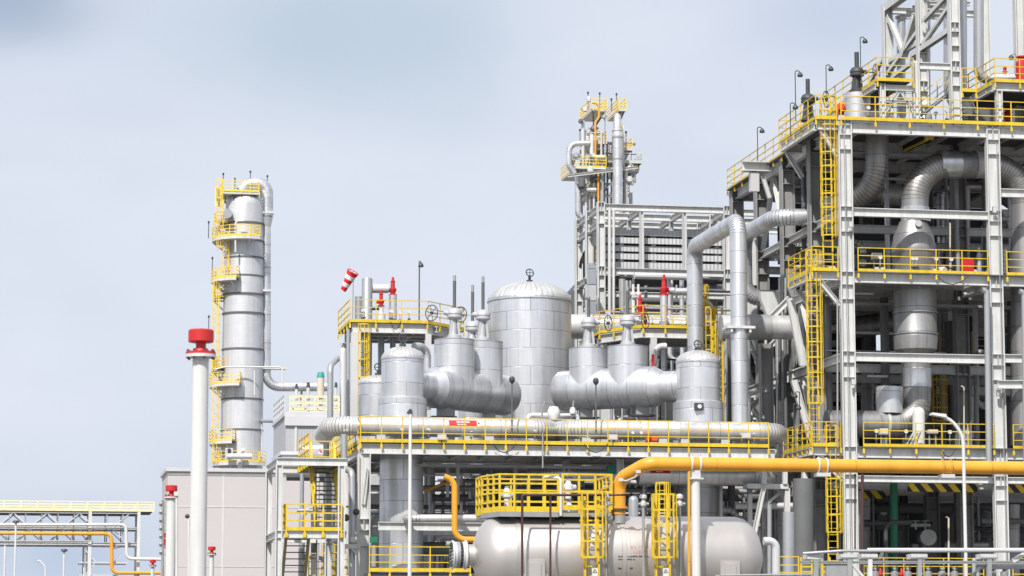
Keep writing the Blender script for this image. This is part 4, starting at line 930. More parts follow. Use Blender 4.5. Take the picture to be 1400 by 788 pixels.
pipe('large_main', 'short broad silver main with a grey band between the tall riser and the tallest structure', [at(985, 447.5, 131), at(1082, 448, 131)], sz(16.5, at(1030, 447, 131)), 'clad_white', n=36, sleeve=((at(1022, 447.7, 131), at(1052, 447.8, 131), 'galv'),))

# ---------------- upper left platform
YU = 137.0; ZU = at(560, 442, YU).z
xl, xr = at(481, 442, YU).x, at(584, 442, YU).x
up_ = thing('upper_platform', 'high yellow-railed platform at the upper left with the windsock, behind the left vessel', 'steel platform', (xl, YU, 0))
ye = 141.0; xe = at(636, 449, 139).x
MB().box((xl - .1, YU - .1, ZU - .06), (xr, YU + 4.8, ZU)).build('deck', 'grating', up_)
o = MB(); o.hexa([(xr, YU - .1, ZU - .062), (xe, 139.5, ZU - .062), (xe, YU + 4.7, ZU - .062), (xr, YU + 4.7, ZU - .062), (xr, YU - .1, ZU - .002), (xe, 139.5, ZU - .002), (xe, YU + 4.7, ZU - .002), (xr, YU + 4.7, ZU - .002)]); o.build('deck', 'grating', up_)
beam(up_, (xl, YU, ZU - .3), (xr, YU, ZU - .3), .46, .26); beam(up_, (xr, YU, ZU - .3), (xe - .1, 139.6, ZU - .3), .46, .26)
for y in (YU + 1.7, YU + 3.2, YU + 4.7): beam(up_, (xl + .2, y, ZU - .3), (xe - .2, y, ZU - .3), .4, .2)
for k in range(6): x = xl + .3 + k * 1.0; beam(up_, (x, YU + .15, ZU - .27), (x, YU + 4.6, ZU - .27), .3, .15, name='side_beam')
railing(up_, [(xl - .12, YU + 4.8, ZU), (xl - .12, YU - .2, ZU), (xr, YU - .2, ZU), (xe, 139.4, ZU), (xe, YU + 4.6, ZU)], gap=1.15, h=1.1)
column(up_, at(486, 500, YU).x, YU, 0, ZU - .54, d=.4, b=.46, a=(0, 1, 0), mat='white_metal'); column(up_, at(585, 500, YU).x, YU, 0, ZU - .54, d=.3, b=.3, a=(0, 1, 0), mat='white_metal'); column(up_, at(486, 500, YU).x, YU + 4.7, 0, ZU - .54, d=.4, b=.3); column(up_, xe - .3, YU + 4.6, 0, ZU - .54, d=.35, b=.3)
ladder(up_, (at(496, 500, YU + .2).x, YU + .1, ZC), ZU - .1, cage=True, cage0=1.5, w=.34, rad=.3, hoop=.9, t=.05)
# pipes on it
yy = 139.5
pipe('vent_stack', 'short fat grey open stack rising from the left end of the high platform', [at(501, 515, yy - 1), at(502, 382, yy)], sz(7.3, at(501, 400, yy)), 'pipe_grey', n=28)
pipe('vent_branch', 'short white horizontal pipe joining the open stack to the red relief valve', [at(509, 395, yy), at(531, 395, yy)], sz(6, at(501, 400, yy)), 'white_metal', n=24, flanges=((at(530, 395, yy), (1, 0, 0)),), fr=.6)
pipe('vent_stack', 'lower grey pipe tucked left of the open stack on the high platform', [at(491, 442, yy + 1), at(491, 406, yy + 1)], sz(6, at(491, 420, yy)), 'pipe_grey', n=24)
t = thing('instrument_post', 'pale jacketed standpipe under the larger red relief valve', 'pipe', at(537, 520, yy)); MB().cyl(at(537, 520, yy), at(537, 440, yy), sz(4, at(537, 420, yy)), n=20).build('riser', 'pipe_grey', t); MB().cyl(at(537, 437, yy), at(537, 404, yy), sz(5.5, at(537, 420, yy)), n=24).build('jacket', 'clad_pipe', t)
relief_valve('relief_valve', 'larger red relief valve on the jacketed standpipe of the high left platform', at(537, 404, yy), .68)
relief_valve('relief_valve', 'smaller red relief valve beside the standpipe, lower on the high left platform', at(521, 419, yy - .4), .6)
t = thing('valve_stand', 'white valve stand under the smaller red relief valve', 'pipe', at(519, 441, yy - .4)); MB().lathe([(.22, 0), (.22, .4), (.12, .45), (.12, .78)], at(521, 441, yy - .4), n=16).build('body', 'white', t); MB().cyl(at(508, 422, yy - .4), at(518, 422, yy - .4), .09, n=12).build('outlet', 'dark_iron', t)
pipe('drop_pipe', 'grey pipe dropping under the high left platform and hooking left', [at(502, 447, 138.4), at(502, 490, 138.4), at(492, 496, 138.4)], sz(5.5, at(500, 470, 138)), 'pipe_grey', bend=.6, n=20)
pipe('drop_pipe', 'grey pipe dropping from the high left platform behind the left front vessel', [at(521, 446, 139.4), at(521, 600, 139.4)], sz(4.5, at(521, 470, 139)), 'pipe_grey', n=20)
lamp_pole('floodlight_pole', 'lone pole lamp standing in the middle of the high left platform', at(573, 441, 138), at(573, 362, 138).z - ZU, arm=.05, mat='pipe_dark', t=.075)
# windsock
t = thing('windsock', 'red and white windsock hanging limp to the left on its thin pole', 'windsock', at(482, 442, 140)); pt_ = at(484, 371, 140)
MB().cyl(at(482, 442, 140), at(483, 384, 140), .025, n=8).build('pole', 'galv', t); MB().cyl(at(483, 384, 140), pt_, .025, n=8).build('pole_top', 'galv', t)
a_, b_ = at(482.5, 372, 140.0), at(469, 397.5, 140.4); d = (b_ - a_); L = d.length
prof = [(sz(8, a_) * (1 - .52 * i / 10) * (1 + .06 * math.sin(i * 2.1)), L * i / 10) for i in range(11)]
mb = MB(); mb.lathe(prof, a_, axis=d, n=26); mb.uv = [[(u, vv / (L / 5)) for u, vv in q_] for q_ in mb.uv]; mb.f = mb.f[:-2]; mb.uv = mb.uv[:-2]; mb.mi = mb.mi[:-2]; mb.build('sock', 'windsock', t)
MB().torus(a_, d, sz(8, a_), .03, n=26).build('hoop', 'red', t)
mb = MB(); e1 = d.cross(V((0, 0, 1))).normalized(); e2 = d.cross(e1).normalized()
for k in range(3): mb.bar(a_ - (e1 * math.cos(k * 1.05) + e2 * math.sin(k * 1.05)) * sz(7, a_), a_ + (e1 * math.cos(k * 1.05) + e2 * math.sin(k * 1.05)) * sz(7, a_), .03)
mb.build('spokes', 'white', t)

# ---------------- upper right platform
YV = 137.0; ZV = at(930, 449, YV).z; vl, vr = at(878, 449, YV).x, at(984, 449, YV).x; vk = at(824, 453, 139).x
vp = thing('upper_platform', 'high yellow-railed platform at the right behind the right header, with the tall yellow ladder', 'steel platform', (vl, YV, 0))
MB().box((vl, YV - .1, ZV - .06), (vr, YV + 4, ZV)).build('deck', 'grating', vp)
MB().hexa([(vk, 140, ZV - .062), (vl, YV - .1, ZV - .062), (vl, YV + 4, ZV - .062), (vk, YV + 4.5, ZV - .062), (vk, 140, ZV - .002), (vl, YV - .1, ZV - .002), (vl, YV + 4, ZV - .002), (vk, YV + 4.5, ZV - .002)]).build('deck', 'grating', vp)
beam(vp, (vl, YV, ZV - .3), (vr, YV, ZV - .3), .46, .26); beam(vp, (vk + .1, 139.9, ZV - .3), (vl, YV, ZV - .3), .46, .26); beam(vp, (vk + .3, YV + 3.8, ZV - .3), (vr, YV + 3.8, ZV - .3), .46, .26)
railing(vp, [(vk, YV + 4.4, ZV), (vk, 139.8, ZV), (vl, YV - .2, ZV), (vr - .6, YV - .2, ZV)], gap=1.1, h=1.12); railing(vp, [(vk, YV + 4.4, ZV), (vr, YV + 4.3, ZV)], gap=1.3, h=1.12)
for px_, Y in ((826, 139.9), (893, YV), (893, YV + 3.8), (980, YV + 3.8), (980, YV)): column(vp, at(px_, 480, Y).x, Y, 0, ZV - .54, d=.3, b=.33, a=(0, 1, 0), mat='white_metal')
ladder(vp, (at(968, 500, YV - .5).x, YV - .45, ZC), ZV, cage=True, cage0=3.6, w=.5, rad=.42, hoop=.7, stands=1.0, t=.1, strap=.05)
ladder(vp, (at(982, 500, YV - .6).x, YV - .7, ZC), ZV - .2, cage=False, w=.4, t=.09, stands=1.2, name='ladder')
ladder(vp, (at(958, 430, YV + .8).x, YV + .6, ZV), at(958, 388, YV).z, cage=True, cage0=.3, w=.35, rad=.3, hoop=.5, t=.07)
pipe('valve_riser', 'silver standpipe carrying the red relief valve on the high right platform', [at(908, 530, 138.5), at(908, 452, 138.5)], sz(4.2, at(908, 430, 138)), 'clad_pipe', n=20)
t = thing('instrument_post', 'jacketed upper part of the standpipe below the red relief valve, high right platform', 'pipe', at(908, 446, 138.5)); MB().cyl(at(908, 446, 138.5), at(908, 404, 138.5), sz(5.5, at(908, 430, 138)), n=24).build('jacket', 'clad_pipe', t); MB().cyl(at(908, 447, 138.4), at(908, 440, 138.4), sz(7, at(908, 430, 138)), n=24).build('collar', 'galv', t)
relief_valve('relief_valve', 'red relief valve standing clear on top of the standpipe of the high right platform', at(908, 404, 138.5), .78, side=1)
relief_valve('relief_valve', 'lower red relief valve behind the right header valve, by the large white main', at(875, 428, 140), .68, side=1)
pipe('vent_branch', 'short silver horizontal branch leading right from the red relief valve to an upright pipe', [at(914, 398, 138.5), at(921, 398, 138.5), at(922, 399, 138.5), at(940, 399, 138.5)], sz(5, at(908, 430, 138)), 'clad_pipe', n=24)
pipe('vent_stack', 'dark grey upright pipe at the right end of that silver branch, beside the yellow ladder', [at(943, 560, 138.6), at(943, 393, 138.6)], sz(5.2, at(943, 430, 138)), 'pipe_grey', n=20)
for px_, l_ in ((866, 'white candle-shaped valve just left of the lower red relief valve'), (873, 'white candle-shaped valve just right above the lower red relief valve')):
    t = thing('small_valve', l_, 'valve', at(px_, 425, 140.4)); MB().lathe([(.1, 0), (.1, .9), (.16, .95), (.16, 1.05), (.07, 1.1), (.07, 1.5)], at(px_, 428, 140.4), n=12).build('body', 'white', t); MB().cyl(at(px_, 405, 140.2), at(px_, 405, 140.6), .1, n=10).build('gauge', 'white_metal', t)
pipe('loop_pipe', 'pale hooked pipe with a red tag left of the right vessel', [at(911, 474, 131.5), at(895, 474, 131.5), at(893, 500, 131.5), at(893, 580, 131.5)], sz(5, at(893, 500, 131)), 'clad_white', bend=.45, n=20)
tag(MB().box(at(891, 500, 131.1), at(895, 485, 131.1) + V((0, .03, 0))).build('pipe_tag', 'red'), 'narrow upright red tag on the pale hooked pipe', 'sign')
pipe('loop_pipe', 'silver hooked pipe between the left front vessel and the left header stub', [at(566, 474, 131), at(584, 474, 131.5), at(584, 560, 131.5)], sz(5.5, at(584, 500, 131)), 'clad_pipe', bend=.5, n=20)
pipe('vent_pipe', 'grey upright pipe behind the right header valve, left of the red relief valve', [at(857, 430, 143), at(857, 384, 143)], .1, 'galv', n=10)
# ================================================================== horizontal vessel in front
YH = 88.0
cl, cr = at(700, 760, YH), at(990, 760, YH); rv = sz(55.5, cl); zv = at(850, 761, YH).z
hv = thing('horizontal_vessel', 'huge beige-silver horizontal vessel with rounded ends, at the bottom centre under the yellow guardrail', 'pressure vessel', (cl.x, YH, 0))
xA, xB = at(682, 760, YH).x, at(1004, 760, YH).x
MB().tube([(xA, YH, zv), (xB, YH, zv)], rv, n=96, dome=(.66, .68)).build('shell', ['vessel', 'vessel'], hv)
for px_ in (698, 839): 
    x = at(px_, 760, YH).x; MB().lathe([(rv + .012, 0), (rv + .03, .01), (rv + .03, .14), (rv + .012, .15)], (x, YH, zv), axis=(1, 0, 0), n=96).build('stiffening_ring', 'vessel', hv)
for px_ in (721, 984):
    x = at(px_, 760, YH).x; MB().box((x - .45, YH - 1.15, 0), (x + .45, YH + 1.15, zv - rv * .35)).build('saddle', 'vessel', hv)
    MB().box((x - .32, YH - rv - .03, zv - 1.6), (x + .32, YH - rv * .55, zv - .17)).build('saddle_pad', 'vessel', hv); MB().box((x - .19, YH - rv - .09, zv - 1.6), (x + .19, YH - rv - .031, zv - .26)).build('saddle_pad', 'vessel', hv)
# left nozzle with studded flange
xn = at(648, 760, YH).x; zn = at(640, 759, YH).z
MB().cyl((xn + .1, YH, zn), (xn - .3, YH, zn), .34, n=28).build('nozzle', 'vessel', hv)
for k, (dx, m_) in enumerate(((.30, 'white_metal'), (.48, 'galv'), (.58, 'white_metal'))): MB().cyl((xn - dx, YH, zn), (xn - dx - .09, YH, zn), .42, n=28).build('flange', m_, hv)
mb = MB()
for k in range(20):
    a = k * math.pi / 10; mb.cyl((xn - .22, YH - .37 * math.cos(a), zn + .37 * math.sin(a)), (xn - .76, YH - .37 * math.cos(a), zn + .37 * math.sin(a)), .03, n=6)
mb.build('stud_bolts', 'dark_iron', hv); 
mb = MB().torus((xn - .28, YH, zn), (1, 0, 0), .44, .035, n=30); mb.torus((xn - .70, YH, zn), (1, 0, 0), .44, .03, n=30); mb.build('grounding_ring', 'white', hv)
# painted marks
def surf(px, py):   # point on the shell in front
    d = ray(px, py); o = CAM; a_ = d.y ** 2 + d.z ** 2; b_ = 2 * (d.y * (0 - YH) + d.z * (EYE - zv)); c_ = YH ** 2 + (EYE - zv) ** 2 - (rv + .006) ** 2
    t = (-b_ - math.sqrt(max(0, b_ * b_ - 4 * a_ * c_))) / (2 * a_); return o + d * t
def strokes(name, rows, m_, seed, lw=.35):
    rnd = random.Random(seed); mb = MB()
    for (x0, x1, y, h_, gap) in rows:
        x = x0
        while x < x1:
            wd = h_ * rnd.uniform(.55, .8)
            k = rnd.randint(0, 3)
            def seg(ax, ay, bx, by, lw=lw):
                dx, dy = bx - ax, by - ay; l = math.hypot(dx, dy) or 1; nx, ny = -dy / l * lw / 2, dx / l * lw / 2
                n0 = len(mb.v); mb.v += [surf(ax + nx, ay + ny), surf(bx + nx, by + ny), surf(bx - nx, by - ny), surf(ax - nx, ay - ny)]; mb.face([n0, n0 + 1, n0 + 2, n0 + 3])
            seg(x, y, x, y + h_)
            if k != 0: seg(x, y, x + wd, y)
            if k != 1: seg(x, y + h_ / 2, x + wd, y + h_ / 2)
            if k in (0, 2): seg(x, y + h_, x + wd, y + h_)
            if k in (1, 3): seg(x + wd, y, x + wd, y + h_)
            x += wd + gap * (1 if rnd.random() < .82 else 2.6)
    return mb.build(name, m_, hv)
strokes('stencil_text', [(845.5, 886, 760.2, 2.0, .8), (845.5, 870, 764.5, 1.4, .7)], 'black', 3, .55)
strokes('stencil_text', [(845.5, 850.5, 776.4, 2.2, .9), (861.5, 865.5, 776.4, 2.2, .9)], 'black', 8, .6)
strokes('stencil_text', [(853, 857.5, 775.2, 4.2, 5)], 'black', 12, .9)
paint('faded_red', (0.55, 0.22, 0.24), .6)
strokes('red_lettering', [(863, 886, 746.5, 4.2, 1.4)], 'faded_red', 5, .6); strokes('red_lettering', [(866, 886, 753, 3.6, 1.4)], 'faded_red', 6, .6)
mb = MB()
for (x0, y0, x1, y1) in ((684, 764, 679, 773), (1016, 764, 1021, 773)):
    for i in range(4):
        a_, b_ = surf(x0 + (x1 - x0) * i / 4 - .8, y0 + (y1 - y0) * i / 4), surf(x0 + (x1 - x0) * (i + 1) / 4 + .8, y0 + (y1 - y0) * (i + 1) / 4)
        
# guardrail platform on the vessel
gp = thing('vessel_walkway', 'raised walkway with a dense yellow guardrail on top of the horizontal vessel', 'platform', (at(655, 705, YH - .6).x, YH - .6, zv))
zg_ = at(740, 701, 87).z; g0, g1, g2 = at(657, 700, 88.6), at(683, 700, 87.0), at(763, 700, 87.0); g3 = at(836, 700, 87.0)
hr = at(740, 650, 87).z - zg_ + .02
path = [V((g0.x, 89.4, zg_)), V((g0.x, 88.3, zg_)), V((g1.x, 87.0, zg_)), V((g2.x, 87.0, zg_))]
o = MB(); o.hexa([(g0.x, 88.3, zg_ - .12), (g1.x, 87, zg_ - .12), (g3.x, 87, zg_ - .12), (g0.x, 89.4, zg_ - .12), (g0.x, 88.3, zg_), (g1.x, 87, zg_), (g3.x, 87, zg_), (g0.x, 89.4, zg_)]); o.build('deck', 'galv', gp)
MB().box((g1.x, 87.2, zg_ - .12), (g3.x, 89.4, zg_ - .001)).build('deck', 'galv', gp)
MB().bar(V((g1.x, 86.97, zg_ - .06)), V((g2.x, 86.97, zg_ - .06)), .05, .16, (0, 1, 0)).build('edge_plate', 'galv', gp); MB().bar(V((g0.x, 88.27, zg_ - .06)), V((g1.x, 86.97, zg_ - .06)), .05, .16, (0, 1, 0)).build('edge_plate', 'galv', gp)
railing(gp, path, h=hr, gap=.46, rails=(1.0, .76, .52, .28), toe=.22, tabs=False, w=.055)
railing(gp, [V((g2.x + .15, 87.0, zg_ + .12)), V((g3.x, 87.0, zg_ + .12))], h=hr - .1, gap=.62, rails=(1.0, .5), toe=.16, tabs=False, w=.06)
railing(gp, [V((g0.x, 89.4, zg_)), V((g3.x, 89.4, zg_)), V((g3.x, 87.2, zg_))], h=hr, gap=.6, rails=(1.0, .7, .4), toe=.16, tabs=False, w=.05)
MB().tube([V((g2.x + .08, 86.95, zg_ - .1)), V((g2.x + .08, 86.95, zg_ + hr - .1)), V((g2.x - .4, 87.2, zg_ + hr - .05))], .05, n=10, bend=.15).build('gate_post', 'white', gp)
for px_ in (700, 755, 806): MB().box(at(px_ - 4, 712, 87.3), at(px_ + 4, 703, 87.3) + V((0, .3, 0))).build('bracket', 'dark_iron', gp)
# ladders against the vessel
for px_, ytop_, lab in ((808.5, 672, 'left of two yellow caged ladders in front of the horizontal vessel, under the walkway gate'), (905.5, 674, 'right of two yellow caged ladders in front of the vessel, beside the white pipe post')):
    Yl = YH - rv - .28; f = at(px_, 788, Yl); f.z = 0.0; zt = at(px_, ytop_, Yl).z
    t = thing('caged_ladder', lab, 'ladder', f)
    ladder(t, f, zt - 1.15, cage0=at(px_, 763, Yl).z - f.z, w=.42, rad=.39, hoop=.53, stands=1.1, t=.075, strap=.045, name='rails_and_rungs')
    MB().box(f + V((-.38, -.03, zt - f.z - .95)), f + V((.38, -.005, zt - f.z - .9))).build('gate_bar', 'yellow', t)
    mb = MB()
    for k in (-1, 1): mb.bar(f + V((k * .21, -.1, at(px_, 763, Yl).z - f.z)), f + V((k * .36, -.45, .4)), .05)
    mb.build('flare', 'yellow', t)
    if True:
        a_, b_ = at(px_ + 1, 789, Yl - .5), at(px_ + 8.5, 777, Yl - .5); p = MB().box(a_, b_ + V((0, .02, 0))).build('warning_plate', 'white', t)
        c = (a_ + b_) / 2 + V((0, -.004, .03)); mb = MB()
        for k in range(3):
            q0, q1 = math.pi / 2 + k * 2.0944, math.pi / 2 + (k + 1) * 2.0944; mb.bar(c + V((math.cos(q0), 0, math.sin(q0))) * .075, c + V((math.cos(q1), 0, math.sin(q1))) * .075, .016, .004, (0, 0, 1) if k != 1 else (0, 0, 1))
        mb.bar(c + V((0, 0, -.018)), c + V((0, 0, .035)), .014, .004, (1, 0, 0)); mb.build('triangle', 'black', t)
t = thing('caged_ladder', 'dim narrow caged ladder rising behind the right ladder to the lower header', 'ladder', at(905, 720, 122)); ladder(t, at(905, 790, 122), at(905, 660, 122).z, cage0=.5, hoop=.7, rad=.33, w=.45, name='rails_and_rungs')
# orange gas main
YO = 86.2; ro = sz(8.8, at(1100, 637, YO)); zo = at(1100, 636.5, YO).z
xo = lambda px: at(px, 637, YO).x
orig = pipe('orange_main', 'thick orange-yellow gas main crossing the right half, bending down into the horizontal vessel', [at(846, 704, 87.3), at(846, 656, 87.3), (xo(885), YO, zo), (at(2600, 637, YO).x, YO, zo)], ro * 1.05, 'orange', bend=.5, seg=12, n=32)
t = thing('nozzle_neck', 'dark flanged neck joining the orange main to the top of the horizontal vessel', 'flange', at(847, 712, 87.3)); MB().cyl(at(846.5, 716, 87.3), at(846.5, 696, 87.3), ro * .98, n=28).build('neck', 'galv', t); MB().cyl(at(846.5, 696, 87.3), at(846.5, 692.5, 87.3), ro * 1.3, n=28).build('flange', 'orange', t); MB().cyl(at(846.5, 699, 87.3), at(846.5, 696.4, 87.3), ro * 1.3, n=28).build('flange', 'dark_iron', t)
pipe('orange_line', 'thin orange line running under the orange main and turning down beside the white pipe post', [at(2600, 643, YO - .05), at(942, 643, YO - .05), at(942, 790, YO - .05)], .045, 'orange', bend=.1, n=10)
def pipe_post(px, lab, wpx=12.5, Y=86.2):
    b = at(px, 790, Y); t = thing('pipe_post', lab, 'pipe support', V((b.x, Y, 0))); zt = at(px, 656, Y).z
    MB().cyl((b.x, Y, 0), (b.x, Y, zt), sz(wpx / 2, b), n=24).build('post', 'white', t)
    MB().box((b.x - .22, Y - .2, zt + .001), (b.x + .22, Y + .2, zt + .05)).build('cap_plate', 'white_metal', t); MB().box((b.x - .14, Y - .12, zt + .051), (b.x + .14, Y + .12, zo - ro)).build('shoe', 'white_metal', t)
    for k in (-.14, .14): MB().torus((b.x + k, Y, zo), (1, 0, 0), ro * 1.12, .035, n=24).build('clamp_ring', 'white', t)
    mb = MB()
    for k in (-.14, .14): mb.cyl((b.x + k, Y - .05, zo + ro), (b.x + k, Y - .05, zo + ro + .12), .05, n=8)
    mb.build('bolts', 'white_metal', t)
    return t
pipe_post(952, 'tall white pipe post standing in front of the horizontal vessel under the orange main')
for px_, l_ in ((1124, 'white pipe clamp on the orange main in front of the yellow ladder'), (1294, 'pale pipe clamp hanging under the orange main left of the white lamp post')):
    b = at(px_, 650, YO); t = thing('pipe_clamp', l_, 'pipe clamp', b)
    MB().box((b.x - .22, YO - .2, zo - ro * 1.15 - .12), (b.x + .22, YO + .2, zo - ro * 1.15)).build('shoe', 'white_metal', t)
    for k in (-.14, .14): MB().torus((b.x + k, YO, zo), (1, 0, 0), ro * 1.12, .03, n=24).build('ring', 'white' if px_ < 1200 else 'orange', t)
mb = MB()
for px_, py_ in ((872, 643.5), (852, 655.5)):
    pass
t = thing('bonding_strap', 'short steel bonding strap under the joint of the orange bend', 'strap', at(860, 652, YO - .4)); MB().tube([at(848, 656, YO - .35), at(856, 658, YO - .4), at(868, 653, YO - .4), at(875, 644, YO - .3)], .03, n=8, bend=.1).build('cable', 'galv', t); MB().box(at(846, 658, YO - .4), at(851, 654, YO - .3)).build('lug', 'white_metal', t); MB().box(at(870, 647, YO - .4), at(875, 643, YO - .3)).build('lug', 'white_metal', t)
# service pipes around the vessel
Ys = YH - rv - .5
pipe('brown_line', 'dark brown service line: level run above the vessel with a leg down its front', [at(714, 790, Ys), at(714, 677, Ys), at(830, 677, Ys)], .04, 'brown', n=8, bend=.06)
pipe('brown_line', 'dark brown vertical service line in front of the vessel, left of the left ladder', [at(752.5, 790, Ys - .1), at(752.5, 678.5, Ys - .1)], .035, 'brown', n=8)
pipe('brown_line', 'dark brown stub of service line crossing the foot of the orange bend', [at(832, 677, Ys), at(858, 677, Ys)], .03, 'brown', n=8)
pipe('brown_line', 'thick dark brown vertical line in front of the first column of the tallest structure', [at(1179, 790, 86), at(1179, 648, 86)], .05, 'brown', n=8)
pipe('brown_line', 'thin dark brown vertical line left of the thicker one, in front of the first column', [at(1169, 752, 86.2), at(1169, 648, 86.2)], .028, 'brown', n=8)
for px_, l_ in ((830, 'slim steel standpipe topped by a small pale valve, just right of the left ladder'), (880, 'slim steel standpipe topped by a small pale valve, just left of the right ladder'), (930, 'slim steel standpipe topped by a small pale valve, just right of the right ladder')):
    b = at(px_, 790, Ys + .2); t = thing('standpipe', l_, 'standpipe', b); z_ = at(px_, 693, Ys).z
    MB().cyl(b, V((b.x, b.y, z_)), .045, n=10).build('pole', 'galv', t)
    MB().lathe([(.06, 0), (.1, .05), (.1, .15), (.05, .2), (.05, .26), (.12, .28), (.12, .36), (.05, .42)], V((b.x, b.y, z_)), n=12).build('valve', 'white_metal', t)
    MB().cyl(V((b.x - .18, b.y, z_ + .1)), V((b.x + .18, b.y, z_ + .1)), .05, n=8).build('outlet', 'galv', t)
for px_, py_, l_ in ((693, 672, 'little pale valve on the walkway behind the dense guardrail'), (777, 662, 'little pale valve standing tall behind the gate post of the walkway'), (778, 692, 'low pale valve at the right end of the walkway')):
    b = at(px_, py_ + 10, 88); t = thing('small_valve', l_, 'valve', b); MB().lathe([(.1, -.3), (.1, 0), (.16, .05), (.16, .2), (.1, .25), (.06, .4)], b, n=12).build('body', 'white', t); MB().cyl(b + V((-.25, 0, .12)), b + V((.25, 0, .12)), .1, n=10).build('body_flange', 'cast', t); MB().torus(b + V((0, 0, .45)), (0, 0, 1), .14, .02, n=14).build('handwheel', 'dark_iron', t)
pipe('hooked_pipe', 'grey hooked pipe with a domed top just right of the foot of the orange bend', [at(866, 706, 90), at(866, 684, 90)], .16, 'pipe_grey', dome=(0, .9), n=16)
pipe('hooked_pipe', 'pale pipe turning down just right of the rounded end of the horizontal vessel', [at(1044, 740, 100), at(1061, 740, 100), at(1061, 792, 100)], .15, 'white_metal', bend=.28, n=16)
pipe('level_pipe', 'pale level pipe right of the vessel, behind the trestle', [at(1005, 692, 128), at(1092, 692, 128)], sz(4.5, at(1040, 692, 128)), 'white_metal', n=16)
# pipe from the left vessel to this one
pipe('feed_pipe', 'white level pipe from the left vessel body to behind the horizontal vessel', [at(556, 708, 126.9), at(556, 709, 124.4), at(690, 709, 124.4)], sz(5.6, at(600, 709, 124)), 'clad_white', bend=.5, n=24, seg=6)
MBb = MB().cyl(at(560, 709, 127.4), at(560, 709, 126.6), .42, n=28); tag(MBb.build('manway_cover', 'cast'), 'round pale manway cover on the left vessel body where the white pipe starts', 'cover')
pipe('orange_line', 'orange-yellow pipe hooking down and right behind the left end of the horizontal vessel', [at(607, 652, 123.6), at(621.5, 656, 123.6), at(621.5, 738, 123.6), at(660, 738, 123.6)], sz(4.2, at(620, 700, 123)), 'orange', bend=.5, n=20)
pipe('orange_line', 'rusty orange sloping line deep under the central platform', [at(580, 672, 131), at(620, 656, 131)], .07, 'orange', n=10)
lr = thing('handrail', 'yellow handrail on a low walkway at the bottom, left of the horizontal vessel', 'handrail', at(505, 790, 120)); zz = at(560, 781, 120).z
railing(lr, [V((at(505, 781, 120).x, 120, zz)), V((at(643, 781, 120).x, 120, zz))], gap=.9, h=1.05)
MB().box(V((at(505, 781, 120).x, 120.1, zz - .2)), V((at(640, 781, 120).x, 122, zz - .06))).build('walkway', 'grating', lr)
t = thing('valve_actuator', 'small dark green actuator at the lower left under the platform', 'actuator', at(511, 747, 123)); MB().box(at(507, 742, 123), at(516, 734, 123) + V((0, .35, 0))).build('housing', 'green', t); MB().cyl(at(511, 775, 123.2), at(511, 745, 123.2), .12, n=12).build('stem', 'galv', t)
# white lamp posts
def white_post(px, lab, ytop, Y, arm=False, r=.055):
    b = at(px, 790, Y); b.z = 0; t = thing('lamp_post', lab, 'lamp post', b); z_ = at(px, ytop, Y).z
    if arm:
        MB().tube([b, V((b.x, Y, z_ - .6)), V((b.x - .35, Y, z_ - .1)), V((b.x - .62, Y, z_))], r, n=14, bend=.8, bmi=None).build('pole', 'white', t)
        c = V((b.x - .78, Y, z_ + .04)); MB().hexa([c + V((-.28, -.16, .02)), c + V((.2, -.16, -.06)), c + V((.2, .16, -.06)), c + V((-.28, .16, .02)), c + V((-.26, -.14, .09)), c + V((.2, -.1, .05)), c + V((.2, .1, .05)), c + V((-.26, .14, .09))]).build('lamp_head', 'white_metal', t)
    else:
        MB().cyl(b, V((b.x, Y, z_)), r * 1.15, r * .8, n=14).build('pole', 'white', t); MB().box((b.x - .1, Y - .06, z_), (b.x + .06, Y + .06, z_ + .07)).build('lamp_head', 'dark_iron', t)
    return t
white_post(560, 'tall plain white pole in front of the left vessel, with a small dark head', 566, 84, r=.062)
white_post(1321, 'white lamp post with a bent arm in front of the tallest structure', 571, 84, True, r=.055)
# front pipe rack, bottom right
fr_ = thing('pipe_rack', 'low grey pipe rack with brackets along the bottom right edge', 'pipe rack', at(1220, 790, 80))
YR = 80.0
rk = lambda px, py, Y=YR: at(px, py, Y)
for px_ in (1115, 1161, 1189, 1257, 1352):
    MB().bar(rk(px_, 830), rk(px_, 765), .14 if px_ not in (1189, 1257) else .13, .14).build('post', 'galv' if px_ != 1189 else 'white', fr_)
    MB().box(rk(px_ - 11, 764.5), rk(px_ + 11, 757.5) + V((0, .5, 0))).build('bracket', 'steel', fr_)
MB().ibeam(rk(1094, 769), rk(2400, 769), .09, .09).build('beam', 'galv', fr_)
MB().bar(rk(1165, 771), rk(1185, 795), .08).build('brace', 'steel', fr_); MB().bar(rk(1384, 768), rk(1420, 745), .12).build('brace', 'steel', fr_)
MB().box(rk(1130, 800), rk(1160, 767) + V((0, .1, 0))).build('end_panel', 'galv', fr_)
pipe('rack_pipe', 'white topped level pipe on the pipe rack along the bottom right', [rk(1186, 751.5, 80.3), rk(2400, 751.5, 80.3)], .045, 'white', n=14)
pipe('rack_pipe', 'brown level pipe starting behind the column and running right on the pipe rack', [rk(1098, 757, 80.0), rk(1150, 753.5, 79.8), rk(2400, 754.5, 79.8)], .045, 'pipe_grey', n=12, bend=.5)
pipe('rack_pipe', 'lower grey pipe of the pipe rack with a small white elbow', [rk(1337, 795, 80.2), rk(1337, 776, 80.2), rk(2400, 776, 80.2)], .055, 'pipe_grey', n=12, bend=.12)
pipe('rack_pipe', 'dark level pipe at the right end of the pipe rack', [rk(1330, 773, 80.9), rk(2400, 773, 80.9)], .06, 'pipe_dark', n=12)
pipe('rack_pipe', 'blue-grey upright pipe beside the foot of the bent-arm lamp post', [rk(1332, 795, 80.4), rk(1332, 765, 80.4)], .07, 'pipe_grey', dome=(0, .6), n=14)
